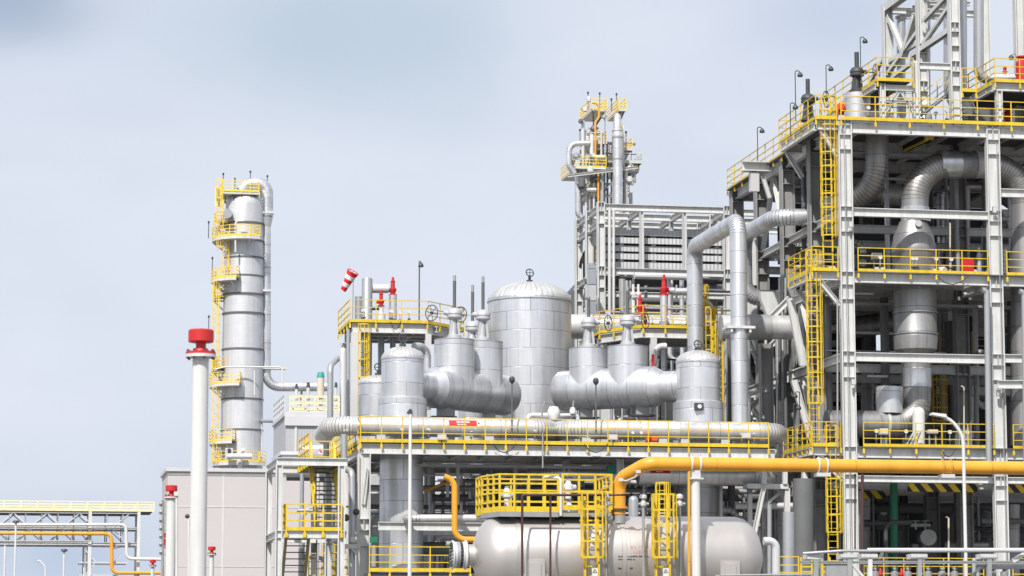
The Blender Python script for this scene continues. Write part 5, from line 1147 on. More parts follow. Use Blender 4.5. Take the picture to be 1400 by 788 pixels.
pipe('rack_pipe', 'thick short upright grey pipe at the left end of the pipe rack', [rk(1117, 795, 80.9), rk(1117, 760, 80.9)], .10, 'pipe_grey', n=14)
pipe('rack_pipe', 'thin level line along the very bottom, right of the horizontal vessel', [rk(985, 787, 84), rk(1112, 785.5, 84)], .035, 'galv', n=8)
random.seed(21)
for i in range(9):
    px_ = 1200 + i * 22 + random.uniform(-5, 5)
    b = rk(px_, 795, 80.8 + random.random()); t = thing('small_valve', 'little grey valve crowded among the pipes of the bottom right rack', 'valve', b, 'little valves on the bottom right rack')
    MB().lathe([(.05, 0), (.05, .12), (.12, .15), (.12, .28), (.06, .3), (.05, .42)], b, n=12).build('body', 'galv', t); MB().torus(b + V((0, 0, .43)), (.3, -1, .5), .11, .015, n=14).build('handwheel', 'dark_iron', t)
for px_, l_ in ((1204, 'left small red pointed valve at the bottom edge'), (1233, 'right small red pointed valve at the bottom edge')):
    b = rk(px_, 796, 81); t = thing('relief_valve', l_, 'valve', b); MB().lathe([(.12, 0), (.14, .1), (.07, .14), (.055, .3), (.02, .42)], b, n=12).build('body', 'red', t); MB().cyl(b + V((0, 0, .05)), b + V((.16, 0, .05)), .05, n=8).build('outlet', 'red', t)
for px0, px1, l_ in ((1095, 1110, 'left'), (1124, 1134, 'right')):
    b = rk(px0, 795, 96); t = thing('ladder', f'{l_} of two short dim yellow ladders at the bottom under the caged ladder', 'ladder', b)
    mb = MB()
    for x in (px0, px1): mb.bar(rk(x, 800, 96), rk(x, 762, 96), .06)
    mb.build('rails', 'yellow', t); mb = MB()
    for k in range(4): mb.bar(rk(px0, 768 + k * 7, 96), rk(px1, 768 + k * 7, 96), .05)
    mb.build('rungs', 'yellow', t)
gr = thing('handrail', 'dim yellow handrail between the horizontal vessel and the pipe rack', 'handrail', at(1065, 790, 110)); railing(gr, [at(1066, 795, 110), at(1092, 795, 110)], gap=.9, h=1.0)
# white posts with red caps
def capped_post(px, ytop, Y, lab, wpx, capw, lean=0):
    b = at(px, 788, Y); b.z = 0; t = thing('vent_post', lab, 'vent post', b); k = sz(capw / 2, at(px, ytop, Y)); zt = at(px, ytop, Y).z; r_ = sz(wpx / 2, at(px, ytop + 40, Y))
    zf = zt - k * 1.95
    MB().cyl(b, V((b.x, Y, zf - k * .22)), r_ * 1.08, r_ * .95, n=32).build('post', 'white', t)
    MB().cyl(V((b.x, Y, zf - k * .22)), V((b.x, Y, zf)), k * 1.12, n=32).build('flange', 'white', t)
    MB().cyl(V((b.x, Y, zf + .002)), V((b.x, Y, zf + k * .2)), k * 1.1, n=32).build('cap_flange', 'red', t)
    MB().lathe([(k * .62, 0), (k * .55, k * .2), (k * .38, k * .3), (k * .38, k * .75)], V((b.x, Y, zf + k * .2)), n=28).build('neck', 'red', t)
    MB().lathe([(k * .86, 0), (k * .94, k * .06), (k * .94, k * .85), (k * .86, k * .95), (k * .25, k * .98), (k * .12, k * 1.05)], V((b.x, Y, zf + k * .9)), n=36).build('cap', 'red', t)
    for i in range(8):
        a = i * math.pi / 4 + .2; c = V((b.x + k * .98 * math.cos(a), Y + k * .98 * math.sin(a), zf)); MB().cyl(c - V((0, 0, k * .36)), c + V((0, 0, k * .36)), k * .09, n=8).build('bolt', 'dark_iron', t)
    MB().cyl(V((b.x, Y, zf - k * .5)), V((b.x, Y, zf - k * .44)), r_ * 1.02, n=32).build('weld_ring', 'white', t)
    return t
capped_post(270, 449, 47, 'largest white post with a red cap, slightly out of focus in the left foreground', 23, 37)
capped_post(232.5, 663, 100, 'second largest white post with a red cap, left of the foreground post', 13.5, 17)
capped_post(289, 747, 150, 'small white post with a red cap in front of the beige building', 6.5, 11)
capped_post(208.5, 765, 190, 'smallest white post with a red cap, leftmost of the four, by the pipe bridge', 5, 9)
t = thing('slim_pole', 'slim white pole with a boxy head just right of the second red-capped post', 'pole', at(241, 800, 99)); MB().cyl(at(241.5, 800, 99), at(241.5, 676, 99), .045, n=10).build('pole', 'white', t); MB().box(at(238, 678, 98.9), at(243.5, 672.5, 98.9) + V((0, .15, 0))).build('head', 'white', t)
t = thing('slim_pole', 'thin pale pole with a tiny dark lamp in front of the beige building', 'pole', at(257, 800, 105)); MB().cyl(at(258, 800, 105), at(258, 710, 105), .045, n=10).build('pole', 'white', t); MB().lathe([(.05, 0), (.1, .08), (.05, .16)], at(256, 709, 105), n=10).build('head', 'dark_iron', t)
t = thing('slim_pole', 'slim grey mast with small brackets, left of the second red-capped post', 'pole', at(223, 800, 150)); MB().cyl(at(222.5, 800, 150), at(222.5, 684, 150), .07, n=10).build('pole', 'galv', t)
mb = MB()
for k in range(7): mb.bar(at(217, 690 + k * 11, 150), at(227, 693 + k * 11, 150), .07); mb.cyl(at(218, 689 + k * 11, 150), at(221, 689 + k * 11, 150), .14, n=8)
mb.build('brackets', 'galv', t)
t = thing('vent_post', 'tiny red cap peeping out left of the second red-capped post', 'vent post', at(224.5, 760, 160)); c = at(224.5, 747, 160); MB().cyl(V((c.x, 160, 0)), c, .1, n=12).build('post', 'white', t); MB().cyl(c, c + V((0, 0, .18)), .2, n=14).build('cap_flange', 'red', t); MB().cyl(c + V((0, 0, .181)), c + V((0, 0, .45)), .1, n=14).build('neck', 'red', t); MB().cyl(c + V((0, 0, .45)), c + V((0, 0, .75)), .18, n=14).build('cap', 'red', t)
# ================================================================== stair tower left of the centre
YT_ = 121.0
xs0, xs1 = at(378, 640, YT_).x, at(470, 640, YT_).x
zt1, zt0 = at(420, 626, YT_).z, at(420, 725, YT_).z
stt = thing('stair_tower', 'small grey steel stair tower with two yellow flights beside the beige building', 'stair tower', (xs0, YT_, 0))
for x in (xs0 + .12, xs1 - .1):
    for y in (YT_, YT_ + 5): column(stt, x, y, 0, zt1 - .36, d=.3, b=.3)
for z in (zt1, zt0):
    for y in (YT_, YT_ + 5): beam(stt, (xs0, y, z - .18), (xs1 + .15, y, z - .18), .34, .22)
    for x in (xs0 + .1, xs1 + .02): beam(stt, (x, YT_ + .12, z - .18), (x, YT_ + 4.85, z - .18), .32, .2, name='side_beam')
MB().box((xs0 + .4, YT_ + .1, zt0 - .06), (xs1, YT_ + 1.4, zt0 - .003)).build('deck', 'grating', stt)
MB().box((at(425, 626, YT_).x, YT_ + .15, zt1 - .06), (xs1, YT_ + 4.8, zt1 - .003)).build('deck', 'grating', stt)
railing(stt, [(at(391, 725, YT_).x, YT_ + 1.3, zt0), (at(391, 725, YT_).x, YT_ - .12, zt0), (xs1 - .1, YT_ - .12, zt0)], gap=.9, h=1.12, w=.055)
railing(stt, [(at(424, 626, YT_).x, YT_ + .3, zt1), (at(424, 626, YT_).x, YT_ + 4.8, zt1), (xs1, YT_ + 4.8, zt1)], gap=1.0, h=1.1, w=.05)
def flight(p0, p1, wx, n_, m_, tread='grating', hand=True):
    """stair seen head-on: p0 bottom centre, p1 top centre"""
    p0, p1 = V(p0), V(p1); mb = MB(); s = V((wx / 2, 0, 0)); d = p1 - p0
    for k in (-1, 1): mb.bar(p0 + s * k, p1 + s * k, .24, .12, (0, 0, 1))
    o = mb.build('stair_stringers', m_, stt); tr = MB()
    for k in range(1, n_):
        c = p0 + d * (k / n_); tr.box(c + V((-wx / 2 + .03, -.12, -.02)), c + V((wx / 2 - .03, .12, .02)))
    tr.build('treads', tread, o)
    if hand:
        h = MB()
        for k in (-1, 1):
            for hh in (1.0, .55): h.bar(p0 + s * k + V((0, 0, hh)), p1 + s * k + V((0, 0, hh)), .075)
            for j in range(5): c = p0 + d * (j / 4) + s * k; h.bar(c, c + V((0, 0, 1.02)), .07)
        h.build('stair_handrail', m_, o)
    return o
wst = (at(462, 700, YT_).x - at(429, 700, YT_).x)
flight((at(449, 724, YT_ + .6).x, YT_ + .6, zt0), (at(440, 628, YT_ + 4.2).x, YT_ + 4.2, zt1), wst, 15, 'yellow')
z00 = at(400, 800, YT_).z - .5
flight((at(400, 800, YT_ + 4.5).x - .1, YT_ + 4.5, z00 - .8), (at(407, 736, YT_ + 1.5).x, YT_ + 1.5, zt0 - .05), wst * .95, 13, 'olive', hand=False)
rod('thin dark conduit hanging from the top of the stair tower', 432, 640, 722, YT_ + .4, .06, 'dark_iron')
rod('thin dark conduit under the middle landing of the stair tower', 433, 738, 790, YT_ + .4, .06, 'dark_iron')
# yellow handrails glimpsed below the landing
gr = thing('handrail', 'yellow handrails at the bottom behind the foot of the stair tower', 'handrail', at(425, 790, 127)); 
railing(gr, [at(422, 790, 127), at(465, 790, 127)], gap=.8, h=1.1); railing(gr, [at(440, 777, 130), at(475, 777, 130)], gap=.6, h=1.1)
for (px_, y0_, y1_, w_, Y, l_) in ((430, 640, 790, 10, 133, 'left of the dark upright ducts seen through the stair tower'), (446, 600, 790, 8, 134, 'right of the dark upright ducts seen through the stair tower'), (459, 660, 790, 12, 136, 'broad pale upright duct seen behind the right side of the stair tower')):
    pipe('process_duct', l_, [at(px_, y0_, Y), at(px_, y1_, Y)], sz(w_ / 2, at(px_, 700, Y)), 'pipe_dark' if px_ < 450 else 'galv', n=18)
# pipes just right of it
pipe('side_pipe', 'grey pipe that leaves the underside of the left header elbow, jogs right and runs down', [at(470.5, 594, 125.6), at(470.5, 641, 125.6), at(481, 645, 124.6), at(481, 800, 124.2)], sz(4.6, at(475, 600, 124)), 'pipe_grey', bend=.32, n=20, seg=6)
pipe('side_pipe', 'grey pipe with an overhead elbow, left of the white column of the high left platform', [at(451.5, 575, 131), at(451.5, 500, 131), at(462, 490, 133), at(470, 490, 133)], sz(4.2, at(475, 600, 131)), 'pipe_grey', bend=.5, n=20)
pipe('side_pipe', 'pale upright pipe with a rounded top close to the left of the white column', [at(469, 600, 132), at(469, 480, 132)], sz(4.6, at(475, 600, 132)), 'white_metal', dome=(0, 1), n=20)
pipe('side_pipe', 'thin dark pipe beside the white column of the high left platform', [at(476, 600, 134), at(476, 450, 134)], sz(2.5, at(475, 600, 134)), 'pipe_grey', n=14)
t = thing('wall_bracket', 'pale triangular bracket holding the grey pipe on the first white column', 'bracket', at(480, 756, 124)); MB().box(at(470, 750, 124), at(493, 744, 124) + V((0, .3, 0))).build('shelf', 'white_metal', t); MB().bar(at(481, 750, 124.1), at(493, 764, 124.1), .1).build('strut', 'white_metal', t); MB().box(at(470, 758, 124), at(472.5, 750.2, 124) + V((0, .3, 0))).build('lip', 'white_metal', t); MB().lathe([(.0, 0), (.15, .05), (.15, .2), (0, .3)], at(482, 743, 124), n=14).build('roller', 'white', t)
rod('thin tan vertical line down the left side of the central platform', 491, 600, 790, 123.8, .05, 'beige')
for px_, py_, l_ in ((486.5, 701, 'upper dark lamp on the grey pipe left of the central platform'), (473, 709, 'lower dark lamp on the grey pipe left of the central platform')):
    c = at(px_, py_, 123.5); t = thing('bulkhead_lamp', l_, 'lamp', c); MB().lathe([(.08, 0), (.15, .06), (.15, .16), (.1, .24)], c, axis=(0, -1, .2), n=14).build('lamp_head', 'dark_iron', t); MB().bar(c, c + V((.05, .3, .2)), .05).build('arm', 'dark_iron', t)
# beige building
YB = 172.0
def block(name, label, px0, px1, ytop, Y, depth, m_, cat='building', trim='trim', trimh=.22):
    a_, b_ = at(px0, ytop, Y), at(px1, ytop, Y); t = thing(name, label, cat, (a_.x, Y, 0))
    MB().box((a_.x, Y, 0), (b_.x, Y + depth, a_.z)).build('wall', m_, t)
    MB().box((a_.x - .12, Y - .12, a_.z + .002), (b_.x + .12, Y + depth + .12, a_.z + trimh)).build('roof_edge', trim, t)
    return t, a_, b_
t, a_, b_ = block('beige_building', 'plain beige panel-clad building at the left, behind the white posts', 229.5, 480, 644.5, YB, 6.5, 'wall_panel')
mb = MB()
for px_ in (305,): x = at(px_, 700, YB).x; mb.box((x - .05, YB - .015, 0), (x + .05, YB - .001, a_.z - .02))
for py_ in (693,): z = at(300, py_, YB).z; mb.box((a_.x + .02, YB - .022, z - .035), (b_.x - .02, YB - .0155, z + .035))
for py_ in (775,): z = at(300, py_, YB).z; mb.box((a_.x + .02, YB - .022, z - .02), (b_.x - .02, YB - .0155, z + .02))
mb.build('panel_joints', 'white', t)
MB().box((a_.x - .02, YB - .02, a_.z - .25), (b_.x, YB - .001, a_.z - .12)).build('gutter', 'galv', t)
# grey building behind
YG = 188.0
t, a_, b_ = block('grey_building', 'grey corrugated building with railed roof behind the stair tower', 391, 520, 569, YG, 9, 'wall_grey')
MB().box((a_.x + .6, YG - .08, 0), (a_.x + .75, YG - .001, a_.z - .6)).build('downpipe', 'white', t); MB().box((a_.x - .1, YG - .18, a_.z - .65), (b_.x, YG - .001, a_.z)).build('gutter', 'trim', t)
zr_ = a_.z + .24
railing(t, [(a_.x - .1, YG + 8, zr_), (a_.x - .1, YG - .05, zr_), (b_.x, YG - .05, zr_)], gap=1.4, h=1.2, w=.07, mat='white_metal', tabs=False, toe=.1)
x_ = at(402, 566, YG).x
railing(t, [(x_, YG + .7, zr_), (b_.x, YG + .7, zr_)], gap=.8, h=1.25, w=.09, mat='yellow_pale', tabs=False, toe=.25); railing(t, [(x_, YG + 2.7, zr_), (b_.x, YG + 2.7, zr_)], gap=.8, h=1.35, w=.09, mat='yellow_pale', tabs=False, toe=.25)
t2, a2, b2 = block('low_annex', 'low grey annex roof in front of the grey building', 386, 470, 622, 178.5, 6, 'wall_grey', cat='building')
mb = MB()
tk = pipe('roof_tank', 'small white horizontal tank with red and white plates on the low annex roof', [at(412, 617, 178), at(462, 617, 178)], sz(8.5, at(420, 612, 178)), 'clad_white', dome=(.5, .5), cat='tank', n=24)
t = thing('hazard_plate', 'pair of small pink and white plates on the white roof tank', 'sign', at(440, 616, 177.4))
for i, px_ in enumerate((438, 444)):
    MB().box(at(px_ - 2.4, 621, 177.3), at(px_ + 2.4, 612, 177.3) + V((0, .03, 0))).build('plate', 'white', t); MB().bar(at(px_ - 1.6, 614.5, 177.28), at(px_ + 1.6, 619, 177.28), .09, .01).build('mark', 'red', t)
for (px_, y0_, y1_, w_, m_, l_, nm) in ((438, 566, 516, 10, 'beige', 'beige upright unit with a teal cap on the roof of the grey building', 'roof_vent'), (405, 566, 532, 4, 'white', 'leftmost thin white vent on the roof of the grey building', 'roof_vent'), (421, 566, 530, 5, 'white_metal', 'middle pale vent on the roof of the grey building', 'roof_vent'), (412, 560, 541, 3, 'red', 'small reddish post between the roof vents of the grey building', 'roof_post'), (459, 566, 530, 4, 'white_metal', 'pale vent on the roof of the grey building just right of the dark pipe', 'roof_vent')):
    c0 = at(px_, y0_, 191); h_ = at(px_, y1_, 191).z - c0.z; r_ = sz(w_ / 2, c0); t = thing(nm, l_, 'vent', c0)
    MB().cyl(c0, c0 + V((0, 0, h_)), r_, n=14).build('body', m_, t); MB().cyl(c0 + V((0, 0, h_ + .002)), c0 + V((0, 0, h_ + .35)), r_ * 1.15, r_ * .8, n=14).build('cap', 'teal' if m_ == 'beige' else 'dark_iron', t)
# ================================================================== left tower
YL = 300.0
def TL(px, py, Y=YL): return at(px, py, Y)
lt = thing('distillation_tower', 'tall silver-grey round tower on the left with yellow ring platforms', 'tower', (TL(330, 600).x, YL, 0))
c = TL(330, 640); k = m_per_px(c); xc = c.x
hz = lambda y: TL(330, y).z
MB().lathe([(28.6 * k, 0), (28.6 * k, hz(530)), (28.2 * k, hz(470)), (26.8 * k, hz(345)), (26.3 * k, hz(325)), (26.3 * k, hz(282)), (25.7 * k, hz(276.5)), (23.5 * k, hz(272)), (19 * k, hz(269)), (11 * k, hz(267.5)), (3 * k, hz(267))], (xc, YL, 0), n=72, mis=[0] * 10).build('shell', ['clad_tower'], lt)
for y in (308, 332, 355, 380, 405, 431, 480, 548, 590):
    MB().lathe([(29.4 * k if y > 400 else 27.9 * k, 0), (29.4 * k if y > 400 else 27.9 * k, .16)], (xc, YL, hz(y)), n=72).build('ring_band', 'steel_dark', lt)
MB().cyl(TL(311, 292, YL - 1.2), TL(311, 292, YL - 3.0), sz(6.5, c), n=24).build('manway', 'clad_tower', lt)
def ring_platform(name, z, a0, a1, ri, ro, hand=True, n=10, parent=lt, xc_=None, yc_=None, mat='yellow_far', cm='steel'):
    """curved deck segment from angle a0 to a1 (degrees, 0 = +x, -90 = toward the road)"""
    xx, yy = (xc if xc_ is None else xc_), (YL if yc_ is None else yc_); mb = MB(); o0 = 0
    for i in range(n + 1):
        a = R(a0 + (a1 - a0) * i / n)
        for rr in (ri, ro):
            for dz in (-.35, 0): mb.v.append(V((xx + rr * math.cos(a), yy + rr * math.sin(a), z + dz)))
    for i in range(n):
        a, b = 4 * i, 4 * i + 4
        mb.face([a + 1, a + 3, b + 3, b + 1]); mb.face([a, b, b + 2, a + 2]); mb.face([a + 2, b + 2, b + 3, a + 3]); mb.face([a, a + 1, b + 1, b])
    o = mb.build(name, cm, parent)
    if hand:
        pts = [V((xx + ri * math.cos(R(a0)), yy + ri * math.sin(R(a0)), z))] + [V((xx + ro * math.cos(R(a0 + (a1 - a0) * i / n)), yy + ro * math.sin(R(a0 + (a1 - a0) * i / n)), z)) for i in range(n + 1)] + [V((xx + ri * math.cos(R(a1)), yy + ri * math.sin(R(a1)), z))]
        railing(o, pts, gap=1.0, h=1.15, w=.06, mat=mat, toe=.2, tabs=False, rails=(1, .66, .33))
        for i in range(0, n + 1, 3):
            a = R(a0 + (a1 - a0) * i / n); u = V((math.cos(a), math.sin(a), 0)); q0 = V((xx, yy, z - .36))
            MB().bar(q0 + u * (ro - .15), q0 + u * (ri + .0) - V((0, 0, 1.0)), .12).build('strut', cm, o)
    return o
R1 = 26.3 * k
ring_platform('ring_deck', hz(328), -250, -66, R1, R1 + 1.45)
ring_platform('ring_deck', hz(384), -215, -108, R1 + .05, R1 + 1.45)
ring_platform('ring_deck', hz(527), -240, -60 - 40, R1 + .2, R1 + 1.5)
ring_platform('ring_deck', hz(605), -235, -112, R1 + .25, R1 + 1.45)
ring_platform('ring_deck', hz(634), -235, -40, R1 + .3, R1 + 1.1)
ring_platform('ring_deck', hz(505), -215, -150, R1 + .2, R1 + 1.3)
# top platform and its support
zt_ = hz(266); MB().box((TL(304, 266).x, YL - 2.0, zt_ - .3), (TL(353, 266).x, YL + 2.0, zt_)).build('top_deck', 'steel', lt)
railing(lt, [(TL(303, 266).x, YL + 2, zt_), (TL(303, 266).x, YL - 2.05, zt_), (TL(352, 266).x, YL - 2.05, zt_), (TL(352, 266).x, YL + 2, zt_)], gap=1.0, w=.06, toe=.2, h=1.2, mat='yellow_far')
for px_ in (308, 320, 337, 348): MB().bar(TL(px_, 268, YL - 1.6), TL(px_, 278, YL - 1.0), .2).build('leg', 'steel_dark', lt)
for (px_, y0_, y1_) in ((300, 276, 258), (300, 328, 270), (301, 343, 330), (308, 384, 330), (294, 520, 384), (294, 600, 530), (295, 634, 605)):
    ladder(lt, (TL(px_, y0_, YL - 1.4).x, YL - 1.2, TL(px_, y0_, YL - 1.2).z), TL(px_, y1_, YL - 1.2).z, cage0=1.2 if y0_ - y1_ > 30 else .3, hoop=1.0, rad=.42, w=.5, t=.07, strap=.04, stands=1.0 if y0_ < 400 else 0, mat='yellow_far')
for (px_, ya, yb_) in ((298, 266, 283),): MB().box(TL(294, 283, YL - .8), TL(303, 257, YL - .8) + V((0, .1, 0))).build('ladder_box', 'yellow_pale', lt)
ring_platform('ring_deck', hz(308), -200, -150, R1 + .1, R1 + 1.2, n=5); ring_platform('ring_deck', hz(408), -200, -162, R1 + .1, R1 + 1.3, n=5)
# overhead line
ol = pipe('overhead_line', 'slim silver line down the right side of the left tower, turning towards the grey building',
     [TL(364, 296, YL), TL(364, 529, YL), TL(452, 529, YL)], sz(6.3, TL(363, 400)), 'clad_pipe', bend=1.4, seg=12, n=28)
for y in (336, 367, 396, 431, 470): 
    pass
pipe('overhead_bend', 'wide pipe bend arching off the dome of the left tower down to the slimmer line', [TL(330, 262, YL), TL(338, 252, YL), TL(364.5, 252, YL), TL(364.5, 296, YL)], sz(9, TL(363, 300)), 'clad_pipe', bend=1.25, seg=12, n=28)
MB_ = MB().lathe([(sz(6.5, TL(363, 300)), 0), (sz(9, TL(363, 300)), 1.0)], TL(364, 310, YL), n=28); tag(MB_.build('pipe_reducer', 'clad_pipe'), 'cone reducer between the wide bend and slimmer line right of the left tower', 'pipe')
ob = thing('line_clamps', 'flange rings and guide brackets along the vertical pipe of the left tower', 'pipe clamps', TL(363, 520))
for y in (274, 336, 367, 431, 470, 505): MB().cyl(TL(364, y), TL(364, y - 1.2), sz(6.6, c) * 1.0, n=20).build('ring', 'galv', ob)
for y, x0_, x1_ in ((290, 344, 375), (397, 344, 371), (503, 343, 392)): MB().box(TL(x0_, y + 1.2, YL - .8), TL(x1_, y - 1, YL - .8) + V((0, 1.0, 0))).build('guide_bracket', 'steel', ob)
MB().bar(TL(343, 310, YL - .8), TL(356, 293, YL - .8), .25).build('strut', 'steel', ob)
for (pts, r_, l_) in (([TL(295, 505, YL - 3.2), TL(306, 502, YL - 3.2), TL(386, 502, YL - 3.2), TL(386, 530, YL - 3.2)], 1.1, 'thin white service pipe crossing the front of the left tower'), ([TL(322, 345, YL - 3), TL(322, 302, YL - 3), TL(333, 302, YL - 3)], 1.3, 'small white hooked pipe on the upper ring platform of the left tower'), ([TL(348, 505, YL - 3), TL(348, 540, YL - 3)], 1.0, 'short grey drop pipe at the lower right of the left tower'),
        ([TL(358, 543, YL - 1), TL(358, 640, YL - 1)], 1.2, 'thin pipe down the right edge of the left tower'), ([TL(358, 576, YL), TL(392, 576, 230)], 2.2, 'short dark level pipe between the left tower and the grey building'), ([TL(328, 640, YL - 4), TL(328, 616, YL - 4), TL(334, 616, YL - 4)], 3.0, 'stubby pale pipe at the foot of the left tower, on the roof line')):
    pipe('service_pipe', l_, pts, sz(r_, c), 'white' if r_ < 2 or r_ > 2.5 else 'galv', bend=.4, n=12, seg=4)
pipe('roof_drum', 'small white horizontal drum on the roof line at the foot of the left tower', [TL(310, 624, YL - 5), TL(344, 624, YL - 5)], sz(3.6, c), 'white', n=16)
for px_, y1_, y0_ in ((305, 240, 262), (321, 247, 262), (342, 237, 262), (365, 243, 285), (285, 306, 326), (290, 355, 382), (285, 435, 470)):
    c0 = TL(px_, y0_); t = thing('lightning_rod', 'thin whip lamp on the left tower', 'lamp', c0, 'whip lamps on the left tower'); h_ = TL(px_, y1_).z - c0.z
    MB().cyl(c0, c0 + V((0, 0, h_)), .05, n=6).build('pole', 'pipe_dark', t); MB().lathe([(.05, 0), (.11, .1), (.11, .22), (.05, .3)], c0 + V((0, 0, h_)), n=10).build('lamp_head', 'dark_iron', t)
for px_, py_, l_ in ((294, 617, 'dark valve cluster at the left foot of the left tower'),):
    c0 = TL(308, 628, YL - 4); t = thing('valve_cluster', l_, 'valve', c0); MB().box(c0, c0 + V((.8, .5, 1.2))).build('body', 'white_metal', t)
    for k_ in range(3): MB().lathe([(.2, 0), (.2, .1)], c0 + V((.4, -.02, .25 + .35 * k_)), axis=(0, -1, 0), n=10).build('gauge', 'dark_iron', t)
# ================================================================== far pipe bridge
YP_ = 220.0
TP = lambda px, py, Y=YP_: at(px, py, Y)
pb = thing('pipe_bridge', 'pale steel truss pipe bridge at the far left with a pale yellow handrail', 'pipe bridge', (TP(190, 790).x, YP_, 0))
for Y in (YP_, YP_ + 4):
    for y, w_, x1_ in ((700, .24, 190), (722, .15, 190), (743.5, .22, 190)):
        MB().ibeam(V((TP(-45, y).x, Y, TP(100, y).z)), V((TP(x1_, y).x, Y, TP(100, y).z)), w_, .2).build('chord', 'steel_far', pb)
    mb = MB()
    for i in range(11):
        x = TP(13 + 22.2 * i - 44.4, 700).x
        if i < 9 + 2 and 13 + 22.2 * i - 44.4 < 185: mb.bar(V((x, Y, TP(0, 700).z)), V((x, Y, TP(0, 743).z)), .085)
    mb.build('verticals', 'galv', pb)
    for (xa_, ya, xb_, yb_) in ((13, 720, 35, 701), (13, 720, -9, 701), (57, 720, 35, 701), (57, 720, 80, 701), (101, 720, 80, 701), (101, 720, 123, 701), (145, 720, 123, 701), (168, 720, 190, 701),
            (13, 723, -9, 743), (13, 723, 35, 743), (57, 723, 35, 743), (57, 723, 80, 743), (101, 723, 80, 743), (101, 723, 123, 743), (145, 723, 125, 743), (168, 723, 189, 743), (145, 744, 125, 724)):
        MB().bar(V((TP(xa_, 0).x, Y, TP(0, ya).z)), V((TP(xb_, 0).x, Y, TP(0, yb_).z)), .08).build('diagonal', 'steel_far', pb)
for Y in (YP_, YP_ + 4):
    MB().ibeam(V((TP(123.5, 700).x, Y, 0)), V((TP(123.5, 700).x, Y, TP(0, 697).z)), .3, .26, a=(0, 1, 0)).build('column', 'white', pb)
    MB().ibeam(V((TP(190, 700).x, Y, 0)), V((TP(190, 700).x, Y, TP(0, 697).z)), .3, .24, a=(0, 1, 0)).build('column', 'white', pb)
    MB().bar(V((TP(131, 0).x, Y, 0)), V((TP(131, 0).x, Y, TP(0, 744).z)), .12).build('post', 'galv', pb)
    for y in (768.5, 786): MB().bar(V((TP(124, 0).x, Y, TP(0, y).z)), V((TP(189, 0).x, Y, TP(0, y).z)), .1).build('tie', 'steel_far', pb)
    for (xa_, ya, xb_, yb_) in ((131, 750, 146, 767), (145, 769, 132, 786), (170, 769, 188, 748), (168, 748, 188, 742)): MB().bar(V((TP(xa_, 0).x, Y, TP(0, ya).z)), V((TP(xb_, 0).x, Y, TP(0, yb_).z)), .07).build('diagonal', 'steel_far', pb)
zc_ = TP(0, 699).z
MB().box((TP(-45, 0).x, YP_ - .1, zc_), (TP(220, 0).x, YP_ + 4.1, zc_ + .08)).build('deck', 'grating', pb)
for Y in (YP_ - .15, YP_ + 4.15): railing(pb, [(TP(-45, 0).x, Y, zc_ + .08), (TP(222, 0).x, Y, zc_ + .08)], gap=1.25, h=.66 if False else .72, w=.07, mat='yellow_pale', tabs=False, toe=.2, rails=(1, .72, .45))
pipe('bridge_pipe', 'white pipe running inside the far pipe bridge and dropping at its right end', [TP(-45, 717.5, 219.5), TP(172, 717.5, 219.5), TP(173.5, 764, 219.5), TP(222, 765, 219.5)], sz(2.2, TP(100, 717)), 'white', bend=.4, n=12)
pipe('bridge_pipe', 'orange pipe running inside the far pipe bridge, turning down then right', [TP(-45, 729, 219.6), TP(152.5, 730, 219.6), TP(153, 783.5, 219.6), TP(222, 783.5, 219.6)], sz(2.4, TP(100, 730)), 'orange', bend=.5, n=14)
pipe('bridge_pipe', 'thin grey pipe along the bottom chord of the far pipe bridge', [TP(-45, 740, 219.6), TP(123, 740, 219.6)], sz(1.2, TP(100, 730)), 'galv', n=8)
# slender street lamps at the far left
for px_, yt, l_, typ in ((20, 716, 'round-headed lamp in front of the far pipe bridge', 0), (87, 755, 'lone round-headed lamp under the far pipe bridge', 0), (62, 768, 'curved-arm street lamp under the far pipe bridge', 1), (6, 746, 'plain white pole at the far left edge', 2), (115, 775, 'short pale post left of the pipe bridge column', 2)):
    Y = 205; b = TP(px_, 790, Y); b.z = 0; t = thing('street_lamp', l_, 'lamp', b); z_ = TP(px_, yt, Y).z
    if typ == 1:
        MB().tube([b, V((b.x, Y, z_ - .4)), V((b.x - .5, Y, z_ + .1)), TP(52, 768, Y)], .07, n=10, bend=.6, bmi=None).build('pole', 'white', t); MB().box(TP(50, 768.6, Y), TP(54, 767, Y) + V((0, .3, 0))).build('lamp_head', 'galv', t)
    else:
        MB().cyl(b, V((b.x, Y, z_)), .075, n=10).build('pole', 'white', t)
        if typ == 0: MB().lathe([(.05, 0), (.26, .08), (.22, .2), (.05, .24)], V((b.x, Y, z_)), n=14).build('lamp_head', 'dark_iron', t)
        else: MB().cyl(V((b.x, Y, z_)), V((b.x, Y, z_ + .06)), .1, n=10).build('cap', 'galv', t)
# ================================================================== pipe rack structure in the middle distance
YM = 151.0
TM = lambda px, py, Y=YM: at(px, py, Y)
xm = [TM(820, 0).x, TM(990, 0).x]; zm = lambda y, Y=YM: at(905, y, Y).z
ms = thing('rack_structure', 'open light grey steel rack of stacked cable trays behind the vessels, below the distant tower', 'steel structure', (xm[0], YM, 0))
DY = [YM, YM + 3.2, YM + 6.2]
for i, x in enumerate(xm + [xm[1] + 7]):
    for y in DY: column(ms, x, y, 0, zm(279) if i < 2 else zm(285), d=.42, b=.4, joints=[(zm(281), .4), (zm(368), .4)])
for y in DY:
    for z in (zm(281), zm(368)): beam(ms, (xm[0] + .22, y, z - .2), (xm[1] - .22, y, z - .2), .38, .3, mat='steel')
    beam(ms, (xm[1] + .22, y, zm(283) - .2), (xm[1] + 6.8, y, zm(283) - .2), .38, .3)
    beam(ms, (xm[0] + .22, y, zm(452)), (xm[1] - .22, y, zm(452)), .36, .3); beam(ms, (xm[0] + .22, y, zm(404)), (xm[1] - .22, y, zm(404)), .3, .2)
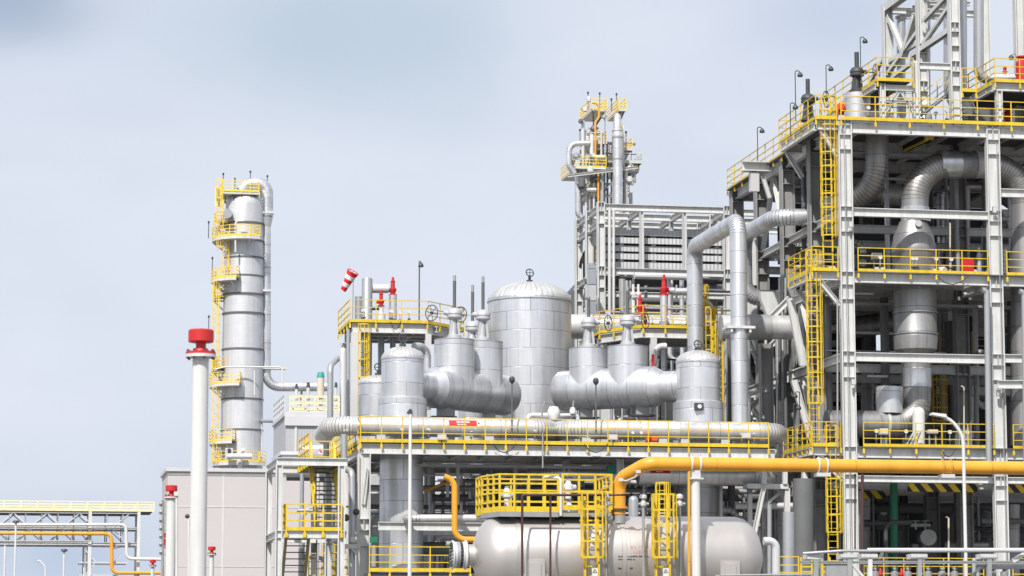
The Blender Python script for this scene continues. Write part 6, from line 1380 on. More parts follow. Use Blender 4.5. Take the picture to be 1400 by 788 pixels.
for x in xm:
    for j in range(2):
        for z in (zm(281), zm(368), zm(303), zm(452)): beam(ms, (x, DY[j] + .2, z - .2), (x, DY[j + 1] - .2, z - .2), .34, .22, name='side_beam')
for px_ in (875, 933):
    for y in DY: column(ms, TM(px_, 0).x, y, zm(368) + .002, zm(281) - .4, d=.24, b=.24, name='post', mat='white_metal')
    beam(ms, (TM(px_, 0).x, DY[0] + .2, zm(283) - .2), (TM(px_, 0).x, DY[2] - .2, zm(283) - .2), .34, .22, name='side_beam')
beam(ms, (xm[0], DY[1] + .3, zm(303)), (xm[1], DY[1] + .3, zm(303)), .3, .2)
for (a_, b_) in (((845, 380), (860, 371)), ((872, 372), (905, 384)), ((890, 395), (925, 372))): brace(ms, TM(*a_, YM + 3), TM(*b_, YM + 3), .16)
MB().box((xm[0] + .3, YM + .5, zm(377) - .1), (xm[1] - .3, YM + 6, zm(377))).build('deck', 'grating', ms)
rnames = ['highest', 'second from the top', 'third from the top', 'fourth from the top', 'lowest']
for i, (y, Y) in enumerate(((321, YM + .85), (332, YM + .7), (343, YM + .85), (354, YM + .7), (365.5, YM + .8))):
    a_, b_ = TM(822, y, Y), TM(1003, y, Y); t = thing('cable_tray', f'corrugated grey cable tray, {rnames[i]} of the stack in the middle rack', 'cable tray', a_)
    z = a_.z
    MB().box((a_.x + .05, Y - .02, z), (b_.x, Y + .012, z + .33)).build('side_rail', 'tray', t); MB().box((a_.x + .05, Y + .9, z), (b_.x, Y + .93, z + .26)).build('side_rail', 'tray', t)
    MB().box((a_.x + .05, Y + .015, z + .02), (b_.x, Y + .895, z + .05)).build('tray_floor', 'galv', t)
    mb = MB()
    for k in range(5): mb.tube([V((a_.x + .1, Y + .15 + .15 * k, z + .10)), V((b_.x - .1, Y + .15 + .15 * k, z + .10))], .045, n=8)
    mb.build('cables', 'white_metal' if i % 2 else 'pipe_grey', t)
    for k in range(4): x = a_.x + 1.1 + k * 1.85; MB().box((x, Y + .1, z - .1), (x + .22, Y + .8, z - .003)).build('hanger', 'steel', t)
for i, (y, Y) in enumerate(((324, YM + 1.95), (335.5, YM + 1.85), (347, YM + 1.95), (358.5, YM + 1.85), (372, YM + 1.9))):
    a_, b_ = TM(822, y, Y), TM(1003, y, Y); t = thing('cable_tray', f'cable tray glimpsed behind the front tray stack, {rnames[i]} of the rear five', 'cable tray', a_)
    for yy_ in (0, .8): MB().box((a_.x, Y + yy_, a_.z), (b_.x, Y + yy_ + .03, a_.z + .3)).build('side_rail', 'tray', t)
    MB().box((a_.x, Y + .031, a_.z + .03), (b_.x, Y + .799, a_.z + .05)).build('tray_floor', 'galv', t)
pipe('rack_riser', 'left of two thin white risers at the left end of the cable tray rack', [TM(833.5, 284, YM - .4), TM(833.5, 600, YM - .4)], sz(2.4, TM(833, 400)), 'white_metal', n=14)
pipe('rack_riser', 'right of two thin white risers at the left end of the cable tray rack', [TM(839, 288, YM - .3), TM(839, 600, YM - .3)], sz(1.9, TM(833, 400)), 'white', n=14)
t = thing('air_duct', 'square jointed silver air duct standing left of the cable tray rack', 'duct', TM(810, 440, YM - 2))
for k in range(4): MB().box(TM(804.5, 455 - k * 22, YM - 2), TM(815, 434 - k * 22, YM - 2) + V((0, .45, 0))).build('section', 'clad_shiny' if k % 2 else 'clad_white', t)
MB().hexa([TM(804.5, 367.5, YM - 2), TM(815, 367.5, YM - 2), TM(815, 367.5, YM - 2) + V((0, .45, 0)), TM(804.5, 367.5, YM - 2) + V((0, .45, 0)), TM(804.5, 360, YM - 2), TM(812, 360, YM - 2), TM(812, 360, YM - 2) + V((0, .45, 0)), TM(804.5, 360, YM - 2) + V((0, .45, 0))]).build('cowl', 'clad_shiny', t)
t = thing('cable_drop', 'black bundle of cables sagging down a curved tray at the left end of the rack', 'cables', TM(792, 400, YM + 6)); rnd = random.Random(4)
for k in range(9):
    o = k * .09; MB().tube([TM(812, 337, YM + 5) + V((0, .1 * k, o * .5)), TM(800, 341 + k, YM + 6) + V((0, 0, o * .3)), TM(793, 358 + k, YM + 6) + V((o * .6, 0, 0)), TM(790 + k * .6, 395, YM + 7)], .045, n=6, bend=.6, bmi=None, seg=6).build('cable', 'black', t)
MB().tube([TM(812, 342, YM + 7), TM(796, 350, YM + 7.5), TM(791, 370, YM + 7.6), TM(789, 396, YM + 8)], .16, n=4, bend=.9, bmi=None, seg=5).build('tray', 'pipe_dark', t)
t = thing('caged_ladder', 'short yellow ladder by the cable drop at the left end of the rack', 'ladder', TM(808, 360, YM + 4)); ladder(t, TM(808, 360, YM + 4), TM(808, 338, YM + 4).z, cage0=.1, hoop=.4, rad=.25, w=.3, name='rails_and_rungs')
gl = thing('cable_gallery', 'dark sloping covered cable gallery descending to the left behind the largest drum', 'gallery', TM(790, 420, YM + 9))
a_, b_ = TM(814, 364, YM + 8), TM(779, 402, YM + 12); u = V((0, 0, 1))
MB().hexa([b_ - u * .1, a_ - u * .1, a_ - u * .1 + V((0, 1.4, 0)), b_ - u * .1 + V((0, 1.4, 0)), b_ + u * .15, a_ + u * .15, a_ + u * .15 + V((0, 1.4, 0)), b_ + u * .15 + V((0, 1.4, 0))]).build('roof', 'steel_dark', gl)
for px_, m_ in ((784, 'steel_dark'), (790, 'white_metal'), (798, 'steel'), (806, 'galv')): MB().bar(TM(px_, 620, YM + 9), TM(px_, 402 - (px_ - 779) * .75, YM + 9), .28 if px_ != 790 else .4).build('post', m_, gl)
MB().bar(TM(782, 436, YM + 9), TM(815, 420, YM + 9), .25).build('beam', 'steel', gl); MB().bar(TM(785, 404, YM + 9), TM(803, 425, YM + 9), .15).build('brace', 'steel', gl)
# dark and pale level pipes filling the rack below the trays
spec = [(385, 153, 4, 'pipe_dark'), (392, 155, 3, 'white_metal'), (398, 157, 5, 'pipe_dark'), (407, 153, 3, 'galv'), (414, 156, 4.5, 'pipe_dark'), (422, 159, 3.5, 'white_metal'), (430, 162, 5, 'pipe_grey'), (467, 153, 3.5, 'pipe_dark'), (474, 154, 2.5, 'white_metal'), (482, 157, 4, 'pipe_grey'), (491, 155, 3, 'white_metal'), (500, 158, 5, 'pipe_dark'), (510, 156, 3, 'galv'), (520, 158, 5, 'white_metal'), (533, 156, 4, 'pipe_dark'), (545, 158, 5, 'pipe_grey')]
for i, (y, Y, r_, m_) in enumerate(spec):
    pipe('rack_pipe', ('dark ' if m_ == 'pipe_dark' else 'grey ' if m_ in ('pipe_grey', 'galv') else 'pale ') + 'level pipe in the rack behind the vessels, ' + ('above the large white main' if y < 440 else 'below the high right platform'), [at(800, y, Y), at(1110, y, Y)], sz(r_, at(900, y, Y)), m_, n=12, group='level pipes in the rack ' + ('above the main, ' if y < 440 else 'below the platform, ') + ('dark' if m_ == 'pipe_dark' else 'grey' if m_ in ('pipe_grey', 'galv') else 'pale'))
for i, px_ in enumerate((862, 883, 905, 925, 948, 963)):
    pipe('rack_riser', 'thin upright pipe in front of the dark rack behind the high right platform', [at(px_, 452, 150), at(px_, 384 + (i * 7) % 15, 150)], sz(1.6 + (i % 3) * .7, at(px_, 400, 150)), ['pipe_grey', 'galv', 'pipe_dark'][i % 3], n=10, group='thin upright pipes behind the high right platform')
# dark machinery house that closes the view under the rack
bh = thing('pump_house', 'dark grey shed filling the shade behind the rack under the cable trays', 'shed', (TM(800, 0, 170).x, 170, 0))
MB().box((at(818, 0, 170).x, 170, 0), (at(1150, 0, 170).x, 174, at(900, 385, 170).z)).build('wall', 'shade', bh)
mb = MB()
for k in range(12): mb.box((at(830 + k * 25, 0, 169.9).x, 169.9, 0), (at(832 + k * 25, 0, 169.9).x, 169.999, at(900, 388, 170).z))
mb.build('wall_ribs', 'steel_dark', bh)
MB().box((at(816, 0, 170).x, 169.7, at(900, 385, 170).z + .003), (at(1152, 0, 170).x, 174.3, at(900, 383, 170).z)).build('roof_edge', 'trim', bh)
# side columns and steelwork between the riser and the tallest structure
sc2 = thing('side_structure', 'grey steel frame with sloping beams between the tall riser and the tallest structure', 'steel structure', (at(1040, 0, 134).x, 134, 0))
for px_, Y, d_ in ((1047, 132.5, .62), (1028, 146, .5), (1062, 139, .5)): column(sc2, at(px_, 500, Y).x, Y, 0, at(px_, 470 if px_ == 1047 else 405 if px_ != 1028 else 340, Y).z, d=d_, b=.5, mat='steel_shaded')
for (a_, b_, w_) in (((1024, 536, 134), (1147, 489, 134), .5), ((1046, 480, 134), (1100, 430, 134), .25), ((1080, 408, 129), (1098, 500, 129), .35), ((1048, 440, 131), (1080, 408, 131), .3), ((1024, 560, 136), (1060, 525, 136), .25), ((1060, 600, 136), (1030, 560, 136), .2), ((1085, 520, 130), (1108, 600, 130), .3), ((1020, 470, 140), (1050, 505, 140), .22)):
    MB().ibeam(at(*a_), at(*b_), w_, .25).build('beam', 'steel', sc2)
for y in (445, 470, 505, 540, 560, 585): MB().ibeam(at(1015, y, 141), at(1150, y, 141), .3, .25).build('rear_beam', 'steel_dark' if y % 2 else 'steel', sc2)
for (px_, y0_, y1_, Y, r_, m_, l_) in ((1052, 690, 790, 112, 3, 'galv', 'thin standpipe right of the horizontal vessel, behind the pale hooked pipe'), (1098, 790, 655, 124, 14, 'steel_dark', 'broad dark square-looking duct under the orange main, left of the caged ladder'), (1078, 790, 700, 121, 8, 'pipe_grey', 'upright silver-grey pipe at the bottom between the vessel and the ladders'), (1066, 380, 600, 133, 2.2, 'pipe_dark', 'thin dark upright line beside the side structure'), (1074, 380, 600, 133, 1.8, 'galv', 'thin light upright line beside the side structure'), (1145, 410, 612, 124.3, 1.2, 'galv', 'thin cable conduit left of the first column of the tallest structure')):
    pipe('service_pipe', l_, [at(px_, y0_, Y), at(px_, y1_, Y)], sz(r_, at(px_, 600, Y)), m_, n=16)
for px_, yt, l_ in ((1042, 530, 'hooked lamp on a dark pole above the ribbed header elbow, left one'), (1086, 552, 'hooked lamp on a dark pole above the ribbed header elbow, middle one'), (1094, 536, 'hooked lamp on a dark pole above the ribbed header elbow, right one'), (1038, 566, 'low hooked lamp just above the ribbed header elbow')):
    b0 = at(px_, 612, 127.5); lamp_pole('floodlight_pole', l_, b0, at(px_, yt, 127.5).z - b0.z, arm=.2, mat='dark_iron', side=1 if px_ != 1094 else -1)
# filler behind the central platform, under the deck
for (px_, y0_, y1_, Y, r_, m_) in ((590, 640, 790, 134, 5, 'pipe_grey'), (612, 640, 680, 132, 2.5, 'white_metal'), (626, 636, 690, 130, 2.4, 'white_metal'), (640, 640, 790, 140, 6, 'pipe_dark'), (672, 640, 700, 136, 3, 'pipe_grey'), (690, 640, 720, 142, 6, 'pipe_dark'), (705, 636, 720, 133, 3, 'steel'), (820, 655, 705, 135, 4, 'pipe_grey'), (880, 660, 705, 134, 3, 'pipe_dark'), (925, 662, 705, 133, 5, 'pipe_grey'), (1000, 662, 740, 133, 5, 'pipe_dark'), (985, 662, 710, 128, 3, 'steel')):
    pipe('process_pipe', 'upright pipe in the shade under the central platform', [at(px_, y0_, Y), at(px_, y1_, Y)], sz(r_, at(px_, 650, Y)), m_, n=14, group='upright pipes in the shade under the central platform')
for (x0_, x1_, y, Y, r_, m_) in ((580, 720, 657, 139, 2, 'white_metal'), (585, 700, 668, 135, 4, 'pipe_dark'), (585, 660, 690, 138, 4, 'white_metal'), (590, 640, 681, 133, 5, 'pipe_dark'), (585, 700, 728, 137, 5, 'pipe_dark'), (520, 640, 750, 130, 9, 'pipe_dark'), (610, 640, 744, 124, 4, 'galv'), (870, 1040, 668, 136, 3, 'galv'), (880, 950, 690, 132, 4, 'pipe_dark'), (960, 1040, 680, 134, 6, 'pipe_dark')):
    pipe('process_pipe', 'level pipe in the shade under the central platform', [at(x0_, y, Y), at(x1_, y, Y)], sz(r_, at(x0_, y, Y)), m_, n=14, group='level pipes in the shade under the central platform')
us = thing('under_frame', 'dim steel framing and panels under the central platform behind the vessels', 'steel structure', (at(580, 0, 141).x, 141, 0))
for px_ in (590, 608, 640, 680, 715, 760, 880, 920, 1010, 1040): MB().ibeam(V((at(px_, 0, 141).x, 141, 0)), V((at(px_, 0, 141).x, 141, ZC - .6)), .3, .3, a=(1, 0, 0)).build('post', 'galv' if px_ % 4 else 'steel_dark', us)
for y in (648, 672, 700, 722): MB().ibeam(at(500, y, 140.8), at(1060, y, 140.8), .22, .2).build('beam', 'steel', us)
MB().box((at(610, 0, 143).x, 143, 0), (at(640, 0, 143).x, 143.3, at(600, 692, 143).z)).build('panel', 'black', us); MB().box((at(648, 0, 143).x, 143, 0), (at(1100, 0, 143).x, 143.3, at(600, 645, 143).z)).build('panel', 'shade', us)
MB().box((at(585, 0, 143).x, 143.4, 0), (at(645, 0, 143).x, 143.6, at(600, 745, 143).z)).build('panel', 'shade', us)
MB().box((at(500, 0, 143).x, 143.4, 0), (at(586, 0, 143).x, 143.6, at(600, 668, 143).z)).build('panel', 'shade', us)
# ================================================================== distant tower
YD = 290.0
TD = lambda px, py, Y=YD: at(px, py, Y)
dt = thing('distant_tower', 'slender distant column cluster with crowded platforms and a bright tall pipe, above the cable rack', 'tower', (TD(820, 400).x, YD, 0))
kd = m_per_px(TD(820, 300))
MB().lathe([(9 * kd, 0), (9 * kd, TD(0, 178).z), (7.5 * kd, TD(0, 172).z), (4 * kd, TD(0, 168).z), (1 * kd, TD(0, 167).z)], (TD(817, 200).x, YD, 0), n=36).build('shell', 'clad_old', dt)
MB().lathe([(6.8 * kd, 0), (6.8 * kd, TD(0, 172).z), (7.6 * kd, TD(0, 171).z), (7.6 * kd, TD(0, 166).z), (5.4 * kd, TD(0, 158).z), (5.0 * kd, TD(0, 143).z), (3 * kd, TD(0, 139).z), (.5 * kd, TD(0, 137.5).z)], (TD(831, 200).x, YD - 4.9, 0), n=32).build('tall_pipe', 'clad_pipe', dt)
for y in (203, 164, 173): MB().lathe([(7.6 * kd, 0), (7.6 * kd, .12)], (TD(831, 200).x, YD - 4.9, TD(0, y).z), n=32).build('flange', 'galv', dt)
def tplat(x0_, x1_, y, d0=-3, d1=3, m_='yellow_far', h_=1.1, part='platform'):
    a_, b_ = TD(x0_, y), TD(x1_, y); z = a_.z; o = MB().box((a_.x, YD + d0, z - .25), (b_.x, YD + d1, z)).build(part, 'steel', dt)
    railing(o, [(a_.x, YD + d1, z), (a_.x, YD + d0, z), (b_.x, YD + d0, z), (b_.x, YD + d1, z)], gap=1.2, h=h_, w=.065, mat=m_, tabs=False, toe=.1)
    for x in (a_.x + .2, b_.x - .2): MB().bar(V((x, YD + d0 + .2, z - .25)), V(((a_.x + b_.x) / 2, YD, z - 1.6)), .14).build('strut', 'steel_dark', o)
    return o
tplat(801, 822, 156); tplat(838, 848, 156); tplat(838, 856, 209); tplat(777, 818, 236, -4, 4, 'yellow_far'); tplat(838, 868, 236, -2, 3, 'yellow_far', .6); tplat(800, 822, 200); tplat(796, 810, 272); tplat(842, 852, 272); tplat(836, 870, 226, -3, 2, 'white_metal', .8)
MB().ibeam(TD(776, 241, YD - 4.2), TD(872, 229, YD - 4.2), .3, .3).build('beam', 'steel', dt)
for px_ in (787, 797, 808, 838, 850, 858): MB().bar(V((TD(px_, 0).x, YD - 1 + (px_ % 3), 0)), V((TD(px_, 0).x, YD - 1 + (px_ % 3), TD(0, 240 if px_ != 838 else 160).z)), .22 if px_ % 2 else .34).build('post', 'white_metal' if px_ % 2 else 'steel', dt)
ladder(dt, (TD(845.5, 205, YD - 3.3).x, YD - 3.3, TD(0, 208).z), TD(0, 150).z, cage0=1.5, hoop=1.0, rad=.4, w=.5, t=.07, strap=.05, mat='yellow_far')
ladder(dt, (TD(849.5, 205, YD - 3.3).x, YD - 3.2, TD(0, 208).z), TD(0, 150).z, cage=False, w=.5, t=.09, name='ladder', mat='yellow_pale')
for (pts, r_, m_, l_) in (([(806, 196), (778, 197), (778, 228), (786, 237)], 4.0, 'clad_pipe', 'fat silver loop pipe on the left of the distant tower'), ([(790, 238), (790, 296), (800, 300)], 4.0, 'clad_pipe', 'silver pipe dropping down the left edge of the distant tower'),
        ([(818, 300), (818, 222), (814, 212), (814, 168), (819, 160), (819, 142), (810, 141)], 1.4, 'orange', 'orange pipe with a crooked top on the distant tower'), ([(848, 300), (848, 250), (848, 214)], 1.5, 'orange', 'short orange pipe right of the bright tall pipe of the distant tower'),
        ([(844, 290), (844, 212)], 2.6, 'white', 'white upright pipe right of the bright tall pipe on the distant tower'), ([(856, 290), (856, 232), (862, 228)], 2.4, 'white_metal', 'pale upright pipe near the right edge of the distant tower'), ([(809, 184), (809, 215), (826, 215)], 2.8, 'white', 'white hooked pipe in the middle of the distant tower'), ([(797, 228), (797, 165)], 2.4, 'white_metal', 'pale upright pipe at the upper left of the distant tower'),
        ([(801, 260), (815, 260)], 3.2, 'clad_pipe', 'short level silver pipe at the lower left of the distant tower'), ([(868, 250), (866, 228), (860, 224)], 2.0, 'galv', 'grey pipe at the far right of the distant tower'), ([(824, 290), (824, 225)], 1.6, 'pipe_grey', 'thin grey upright pipe left of the bright tall pipe'), ([(838, 240), (838, 290)], 1.6, 'pipe_grey', 'thin grey upright pipe just right of the bright tall pipe')):
    pipe('tower_pipe', l_, [TD(x, y, YD - 3.6) for x, y in pts], r_ * kd, m_, bend=.5 if r_ < 3.5 else .9, n=14, seg=6)
for (px_, py_, w_, h_, m_, l_) in ((788, 213, 9, 8, 'pipe_grey', 'dark round fitting inside the loop pipe of the distant tower'), (805, 136, 5, 8, 'white', 'small white box on the very top left of the distant tower'), (794, 166, 6, 6, 'pipe_dark', 'dark fitting at the upper left of the distant tower'), (795, 251, 11, 16, 'pipe_dark', 'dark bulky fitting under the middle platform of the distant tower'), (861, 246, 9, 9, 'white_metal', 'pale round fitting at the right of the distant tower'), (807, 232, 8, 8, 'white', 'white valve on the middle platform of the distant tower')):
    c0 = TD(px_, py_, YD - 4); t = thing('tower_fitting', l_, 'fitting', c0); r_ = w_ * kd / 2; hh = h_ * kd
    MB().lathe([(r_ * .5, -hh / 2), (r_, -hh * .3), (r_, hh * .3), (r_ * .5, hh / 2)], c0, n=16).build('body', m_, t); MB().cyl(c0 + V((-r_ * 1.2, 0, 0)), c0 + V((r_ * 1.2, 0, 0)), r_ * .45, n=12).build('connection', 'galv', t)
for px_, y1_, y0_ in ((804, 129, 148), (820, 130, 148), (836, 138, 152), (843, 131, 152), (856, 183, 205), (863, 209, 228), (856, 217, 228), (793, 180, 200)):
    c0 = TD(px_, y0_); t = thing('whip_lamp', 'thin whip lamp on the distant tower', 'lamp', c0, 'whip lamps on the distant tower'); h_ = TD(px_, y1_).z - c0.z
    MB().cyl(c0, c0 + V((0, 0, h_)), .05, n=6).build('pole', 'pipe_dark', t); MB().lathe([(.05, 0), (.11, .1), (.11, .22), (.05, .3)], c0 + V((0, 0, h_)), n=10).build('lamp_head', 'dark_iron', t)

rnd = random.Random(11)
for i, (px_, py_, w_, m_, l_) in enumerate(((800, 150, 7, 'white', 'pale drum under the top platform of the distant tower'), (826, 160, 6, 'pipe_grey', 'grey collar just left of the bright tall pipe, near its top'), (812, 176, 9, 'pipe_dark', 'dark domed cap of the inner column of the distant tower'), (803, 190, 7, 'white_metal', 'pale elbow above the loop pipe of the distant tower'),
        (816, 205, 6, 'pipe_dark', 'dark valve halfway up the distant tower beside the orange pipe'), (782, 222, 6, 'galv', 'grey valve by the outer bend of the loop pipe'), (812, 246, 8, 'pipe_dark', 'dark valve block below the middle platform of the distant tower'), (800, 262, 8, 'white_metal', 'pale drum on the lower left of the distant tower'), (826, 258, 7, 'pipe_dark', 'dark fitting low beside the bright tall pipe of the distant tower'),
        (846, 222, 7, 'white', 'white valve right of the bright tall pipe on the distant tower'), (853, 236, 8, 'galv', 'grey fitting on the right arm of the distant tower'), (848, 262, 6, 'pipe_dark', 'dark fitting low on the right of the distant tower'), (842, 190, 5, 'pipe_grey', 'grey fitting beside the ladder of the distant tower'))):
    c0 = TD(px_, py_, YD - 3.2); t = thing('tower_fitting', l_, 'fitting', c0); r_ = w_ * kd / 2
    MB().lathe([(r_ * .5, -r_), (r_, -r_ * .6), (r_, r_ * .6), (r_ * .5, r_)], c0, n=16, axis=(rnd.uniform(-1, 1), 0, 1)).build('body', m_, t); MB().cyl(c0 + V((-r_ * 1.5, 0, 0)), c0 + V((r_ * 1.5, 0, .1)), r_ * .35, n=12).build('connection', 'galv', t)

for px_, y0_, y1_, r_, m_ in ((801, 290, 178, 1.6, 'white_metal'), (806, 290, 200, 1.2, 'pipe_grey'), (812, 290, 215, 2.0, 'clad_pipe'), (822, 290, 180, 1.5, 'white_metal'), (827, 290, 150, .9, 'pipe_grey'), (840, 290, 165, 1.6, 'galv'), (848, 290, 175, 1.3, 'white_metal'), (853, 290, 215, 1.2, 'pipe_grey'), (794, 290, 205, 1.3, 'galv')):
    pipe('tower_pipe', 'thin straight upright pipe of the distant tower', [TD(px_, y0_, YD - 3.1), TD(px_, y1_, YD - 3.1)], r_ * kd, m_, n=10, group='thin straight upright pipes of the distant tower')
for px0_, px1_, y_ in ((797, 828, 184), (799, 826, 226), (795, 866, 252), (797, 860, 268)):
    tag(MB().ibeam(TD(px0_, y_, YD - 2.6), TD(px1_, y_, YD - 2.6), .22, .3).build('cross_member', 'steel'), 'grey level cross member tying the pipes of the distant tower', 'steel member', 'cross members of the distant tower')
# ================================================================== small-bore piping, conduits, instruments and trays that crowd the bays
rnd = random.Random(33)
def small_run(pts, r, m_, label, group, name='small_pipe'):
    pipe(name, label, pts, r, m_, bend=r * 3.5, n=10, seg=4, group=group)
PAL = ['pipe_dark', 'pipe_grey', 'galv', 'white_metal', 'steel_dark', 'clad_pipe']
def crowd(x0, x1, z0, z1, ya, yb, n, lab, grp, rmin=.04, rmax=.14, pal=PAL):
    for i in range(n):
        y = rnd.uniform(ya, yb); r = rnd.uniform(rmin, rmax) * (1 if rnd.random() < .75 else 1.6); m_ = rnd.choice(pal)
        xa, xb_ = sorted((rnd.uniform(x0, x1), rnd.uniform(x0, x1))); za, zb_ = sorted((rnd.uniform(z0, z1), rnd.uniform(z0, z1)))
        k = rnd.randint(0, 4)
        if xb_ - xa < .8: xb_ = min(x1, xa + 1.2)
        if zb_ - za < .8: zb_ = min(z1, za + 1.4)
        if k == 0: pts = [V((x0, y, zb_)), V((x1, y, zb_))]
        elif k == 1: pts = [V((xa, y, z0)), V((xa, y, z1))]
        elif k == 2: pts = [V((xa, y, z0)), V((xa, y, zb_)), V((xb_, y, zb_))]
        elif k == 3: pts = [V((xa, y, z1)), V((xa, y, za)), V((xb_, y, za)), V((xb_, y, z0))]
        else: pts = [V((xa, y, zb_)), V((xb_, y, zb_)), V((xb_, y, z0))]
        small_run(pts, r, m_, lab, grp)
L5b, L4b, L3b = Z5 - .7, Z4 - .6, Z3 - .6
for i in range(2):
    xa, xb_ = XC[i] + .45, XC[i + 1] - .45
    crowd(xa, xb_, Z4 + .1, L5b, 128.8, 138, 13, 'small dim pipe crossing between the top and middle decks of the tallest structure', 'small dim pipes, top to middle deck')
    crowd(xa, xb_, Z3 + .1, L4b, 128.8, 138, 14, 'small dim pipe crossing between the middle and lower decks of the tallest structure', 'small dim pipes, middle to lower deck')
    crowd(xa, xb_, .3, ZL - .5, 127.2, 138, 16, 'small dim pipe in the ground bay of the tallest structure', 'small dim pipes in the ground bay', pal=['pipe_dark', 'steel_dark', 'pipe_dark', 'dark_iron', 'galv'])  # darker palette puts the ground bay's shade into the pipe colours
crowd(X0 - 2.5, X0 - .6, .3, Z4 - 1, 131, 143, 16, 'small pipe in the gap left of the tallest structure', 'small pipes left of the tallest structure', .04, .12)
crowd(at(500, 0, 132).x, at(1050, 0, 132).x, .3, ZC - .8, 130.5, 139, 34, 'small pipe in the dim clutter under the central platform', 'small pipes under the central platform', .04, .13)
crowd(at(830, 0, 150).x, at(1010, 0, 150).x, at(900, 520, 150).z, at(900, 385, 150).z, 146, 150, 14, 'small pipe in the rack between the vessels and the cable trays', 'small pipes in front of the rack', .04, .12)
crowd(TD(797, 0).x, TD(868, 0).x, TD(0, 290).z, TD(0, 165).z, YD - 2.5, YD + 2, 14, 'small pipe threading the distant tower', 'small pipes of the distant tower', .07, .16)
crowd(at(820, 0, 139).x, at(985, 0, 139).x, ZC + .3, at(900, 462, 139).z, 139, 143, 12, 'small pipe under the high right platform', 'small pipes under the high right platform', .04, .1)
crowd(at(405, 0, 128).x, at(475, 0, 128).x, .3, at(440, 640, 128).z, 127, 133, 8, 'small upright pipe behind the stair tower', 'small pipes behind the stair tower', .05, .14)
# cable trays slung under the decks
for z, Y, l_ in ((L5b - .35, 128.4, 'slim cable tray slung under the top deck of the tallest structure'), (L4b - .45, 128.9, 'slim cable tray slung under the middle deck of the tallest structure'), (ZC - .95, 127.0, None)):
    x0_, x1_ = (X0 + .4, XC[2]) if l_ else (at(560, 0, 127).x, at(1040, 0, 127).x)
    t = thing('cable_tray', l_ or 'slim cable tray slung under the central platform', 'cable tray', (x0_, Y, z))
    for yy_ in (0, .5): MB().box((x0_, Y + yy_, z), (x1_, Y + yy_ + .02, z + .12)).build('side_rail', 'galv', t)
    MB().box((x0_, Y + .021, z + .02), (x1_, Y + .499, z + .035)).build('tray_floor', 'galv', t)
    mb = MB()
    for k in range(4): mb.tube([V((x0_ + .1, Y + .08 + .1 * k, z + .085)), V((x1_ - .1, Y + .08 + .1 * k, z + .085))], .03, n=6)
    mb.build('cables', 'black', t)
# instruments: gauges on stubs and small boxes
def gauge(p, l_, g_, s=1.0):
    t = thing('gauge_stand', l_, 'gauge', p, g_); MB().cyl(p, p + V((0, 0, .9 * s)), .03 * s, n=8).build('stem', 'galv', t); MB().cyl(p + V((0, -.06, .98 * s)), p + V((0, .03, .98 * s)), .12 * s, n=14).build('dial', 'white', t); MB().cyl(p + V((-.1 * s, 0, .45 * s)), p + V((.1 * s, 0, .45 * s)), .06 * s, n=8).build('root_valve', 'dark_iron', t)
for i in range(9): gauge(V((hx(rnd.uniform(500, 1040)), rnd.uniform(125.1, 125.35), ZC)), 'little gauge on a stem behind the central railing', 'little gauges behind the central railing', .62)
for i in range(5): gauge(V((rnd.uniform(X0 + .8, XC[1] - .8), 125.45, Z4)), 'little gauge on a stem behind the middle deck railing', 'little gauges behind the middle deck railing', .8)
for i in range(4): gauge(V((rnd.uniform(X0 + .8, XC[1] - .8), 125.45, Z3)), 'little gauge on a stem behind the lower deck railing', 'little gauges behind the lower deck railing', .8)
for i in range(6): gauge(V((rnd.uniform(xl + .5, xr - .3), YU + .6 + rnd.random(), ZU)), 'little gauge on a stem on the high left platform', 'little gauges on the high left platform', .7)
for i in range(6): gauge(V((rnd.uniform(vl + .3, vr - .8), YV + .6 + rnd.random(), ZV)), 'little gauge on a stem on the high right platform', 'little gauges on the high right platform', .7)
for i in range(8): gauge(V((rnd.uniform(X0 + .5, XC[2] - .6), rnd.uniform(125.6, 127), Z5)), 'little gauge on a stem behind the top deck railing', 'little gauges behind the top deck railing', .8)
for px_, py_, Y, l_ in ((1020, 596, 124.75, 'small grey box hung on the right end of the central railing'), (838, 598, 124.75, 'small pale box hung low on the central railing, right of its middle'), (604, 598, 124.75, 'small pale box hung low on the central railing, under the red pipe band')):
    c_ = at(px_, py_, Y); t = thing('wall_box', l_, 'box', c_); MB().box(c_ + V((-.2, -.08, -.12)), c_ + V((.2, .08, .12))).build('casing', 'white_metal', t); MB().box(c_ + V((-.17, -.092, -.09)), c_ + V((.17, -.081, .09))).build('lid', 'beige', t); MB().cyl(c_ + V((0, 0, -.12)), c_ + V((0, 0, -.35)), .02, n=6).build('gland', 'black', t)
# orange cabinet seen behind the central railing
oc = at(893, 600, 125.2); t = thing('hose_box', 'small orange-red hose box on the central platform under the right header', 'hose box', oc); MB().box(at(884, 604, 125.2), at(899, 597, 125.2) + V((0, .3, 0))).build('casing', 'orange_red', t); MB().box(at(886, 603, 125.18), at(890, 598, 125.18) + V((0, .018, 0))).build('door', 'red', t)
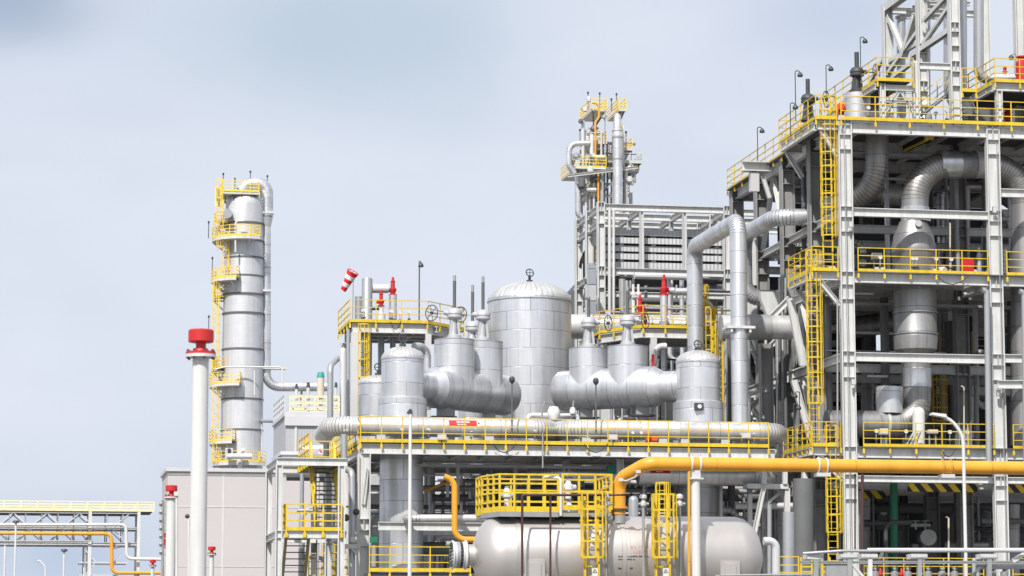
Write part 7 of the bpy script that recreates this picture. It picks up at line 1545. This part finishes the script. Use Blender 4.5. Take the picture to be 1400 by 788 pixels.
# drooping cables along beams
for px_, py_, w_, Y, l_ in ((541, 446, 7, 136.7, 'black cable drooping in a loop under the railing of the high left platform'), (690, 614, 16, 124.7, 'black cable drooping in loops below the central railing, left one'), (815, 614, 16, 124.7, 'black cable drooping in loops below the central railing, right one'), (1303, 384, 22, 124.6, 'black cable drooping in a loop below the middle deck railing'), (1297, 620, 10, 124.6, 'black cable drooping below the lower deck railing')):
    small_run([at(px_ - w_, py_ - 6, Y), at(px_ - w_ * .5, py_ + 3, Y), at(px_, py_ + 5, Y), at(px_ + w_ * .5, py_ + 2, Y), at(px_ + w_, py_ - 7, Y)], .022, 'black', l_, None, 'cable_loop')
# conduits up the fronts of the columns
for x_, z0_, z1_, l_ in ((X0 - .12, .2, Z5 - .8, 'thin conduit running up the face of the first column'), (XC[1] + .1, .2, Z5 - .9, 'thin conduit running up the face of the second column')):
    small_run([V((x_, YF - .36, z0_)), V((x_, YF - .36, z1_))], .022, 'galv', l_, None, 'conduit_pipe')
for z_, c_i, l_ in ((Z4 + 2.2, 0, 'small box on the first column above the middle deck'), (Z3 + 3.0, 0, 'small box on the first column above the lower deck'), (Z3 + 2.6, 1, 'small box on the second column above the lower deck'), (Z4 + 3.1, 1, 'small box on the second column above the middle deck')):
    c_ = V((XC[c_i] + (.12 if c_i == 0 else -.1), YF - .37, z_)); t = thing('wall_box', l_, 'box', c_); MB().box(c_ + V((-.1, -.06, -.15)), c_ + V((.1, .05, .15))).build('casing', 'galv', t); MB().box(c_ + V((-.08, -.068, -.12)), c_ + V((.08, -.061, .12))).build('lid', 'white_metal', t)
# fluorescent-style fittings hanging under the decks, unlit
for i, (px_, py_, Y) in enumerate(((1190, 205, 129), (1300, 200, 131), (1330, 196, 128.5), (1180, 402, 128), (1300, 408, 131), (1215, 412, 133), (1330, 402, 129), (1200, 515, 129), (1310, 512, 130))):
    c_ = at(px_, py_, Y); t = thing('light_fitting', 'slim unlit light fitting hanging under a deck of the tallest structure', 'lamp', c_, 'slim light fittings under the decks'); MB().box(c_ + V((-.5, -.08, -.04)), c_ + V((.5, .08, .05))).build('housing', 'white', t); MB().cyl(c_ + V((0, 0, .05)), c_ + V((0, 0, .55)), .02, n=6).build('drop_rod', 'galv', t)
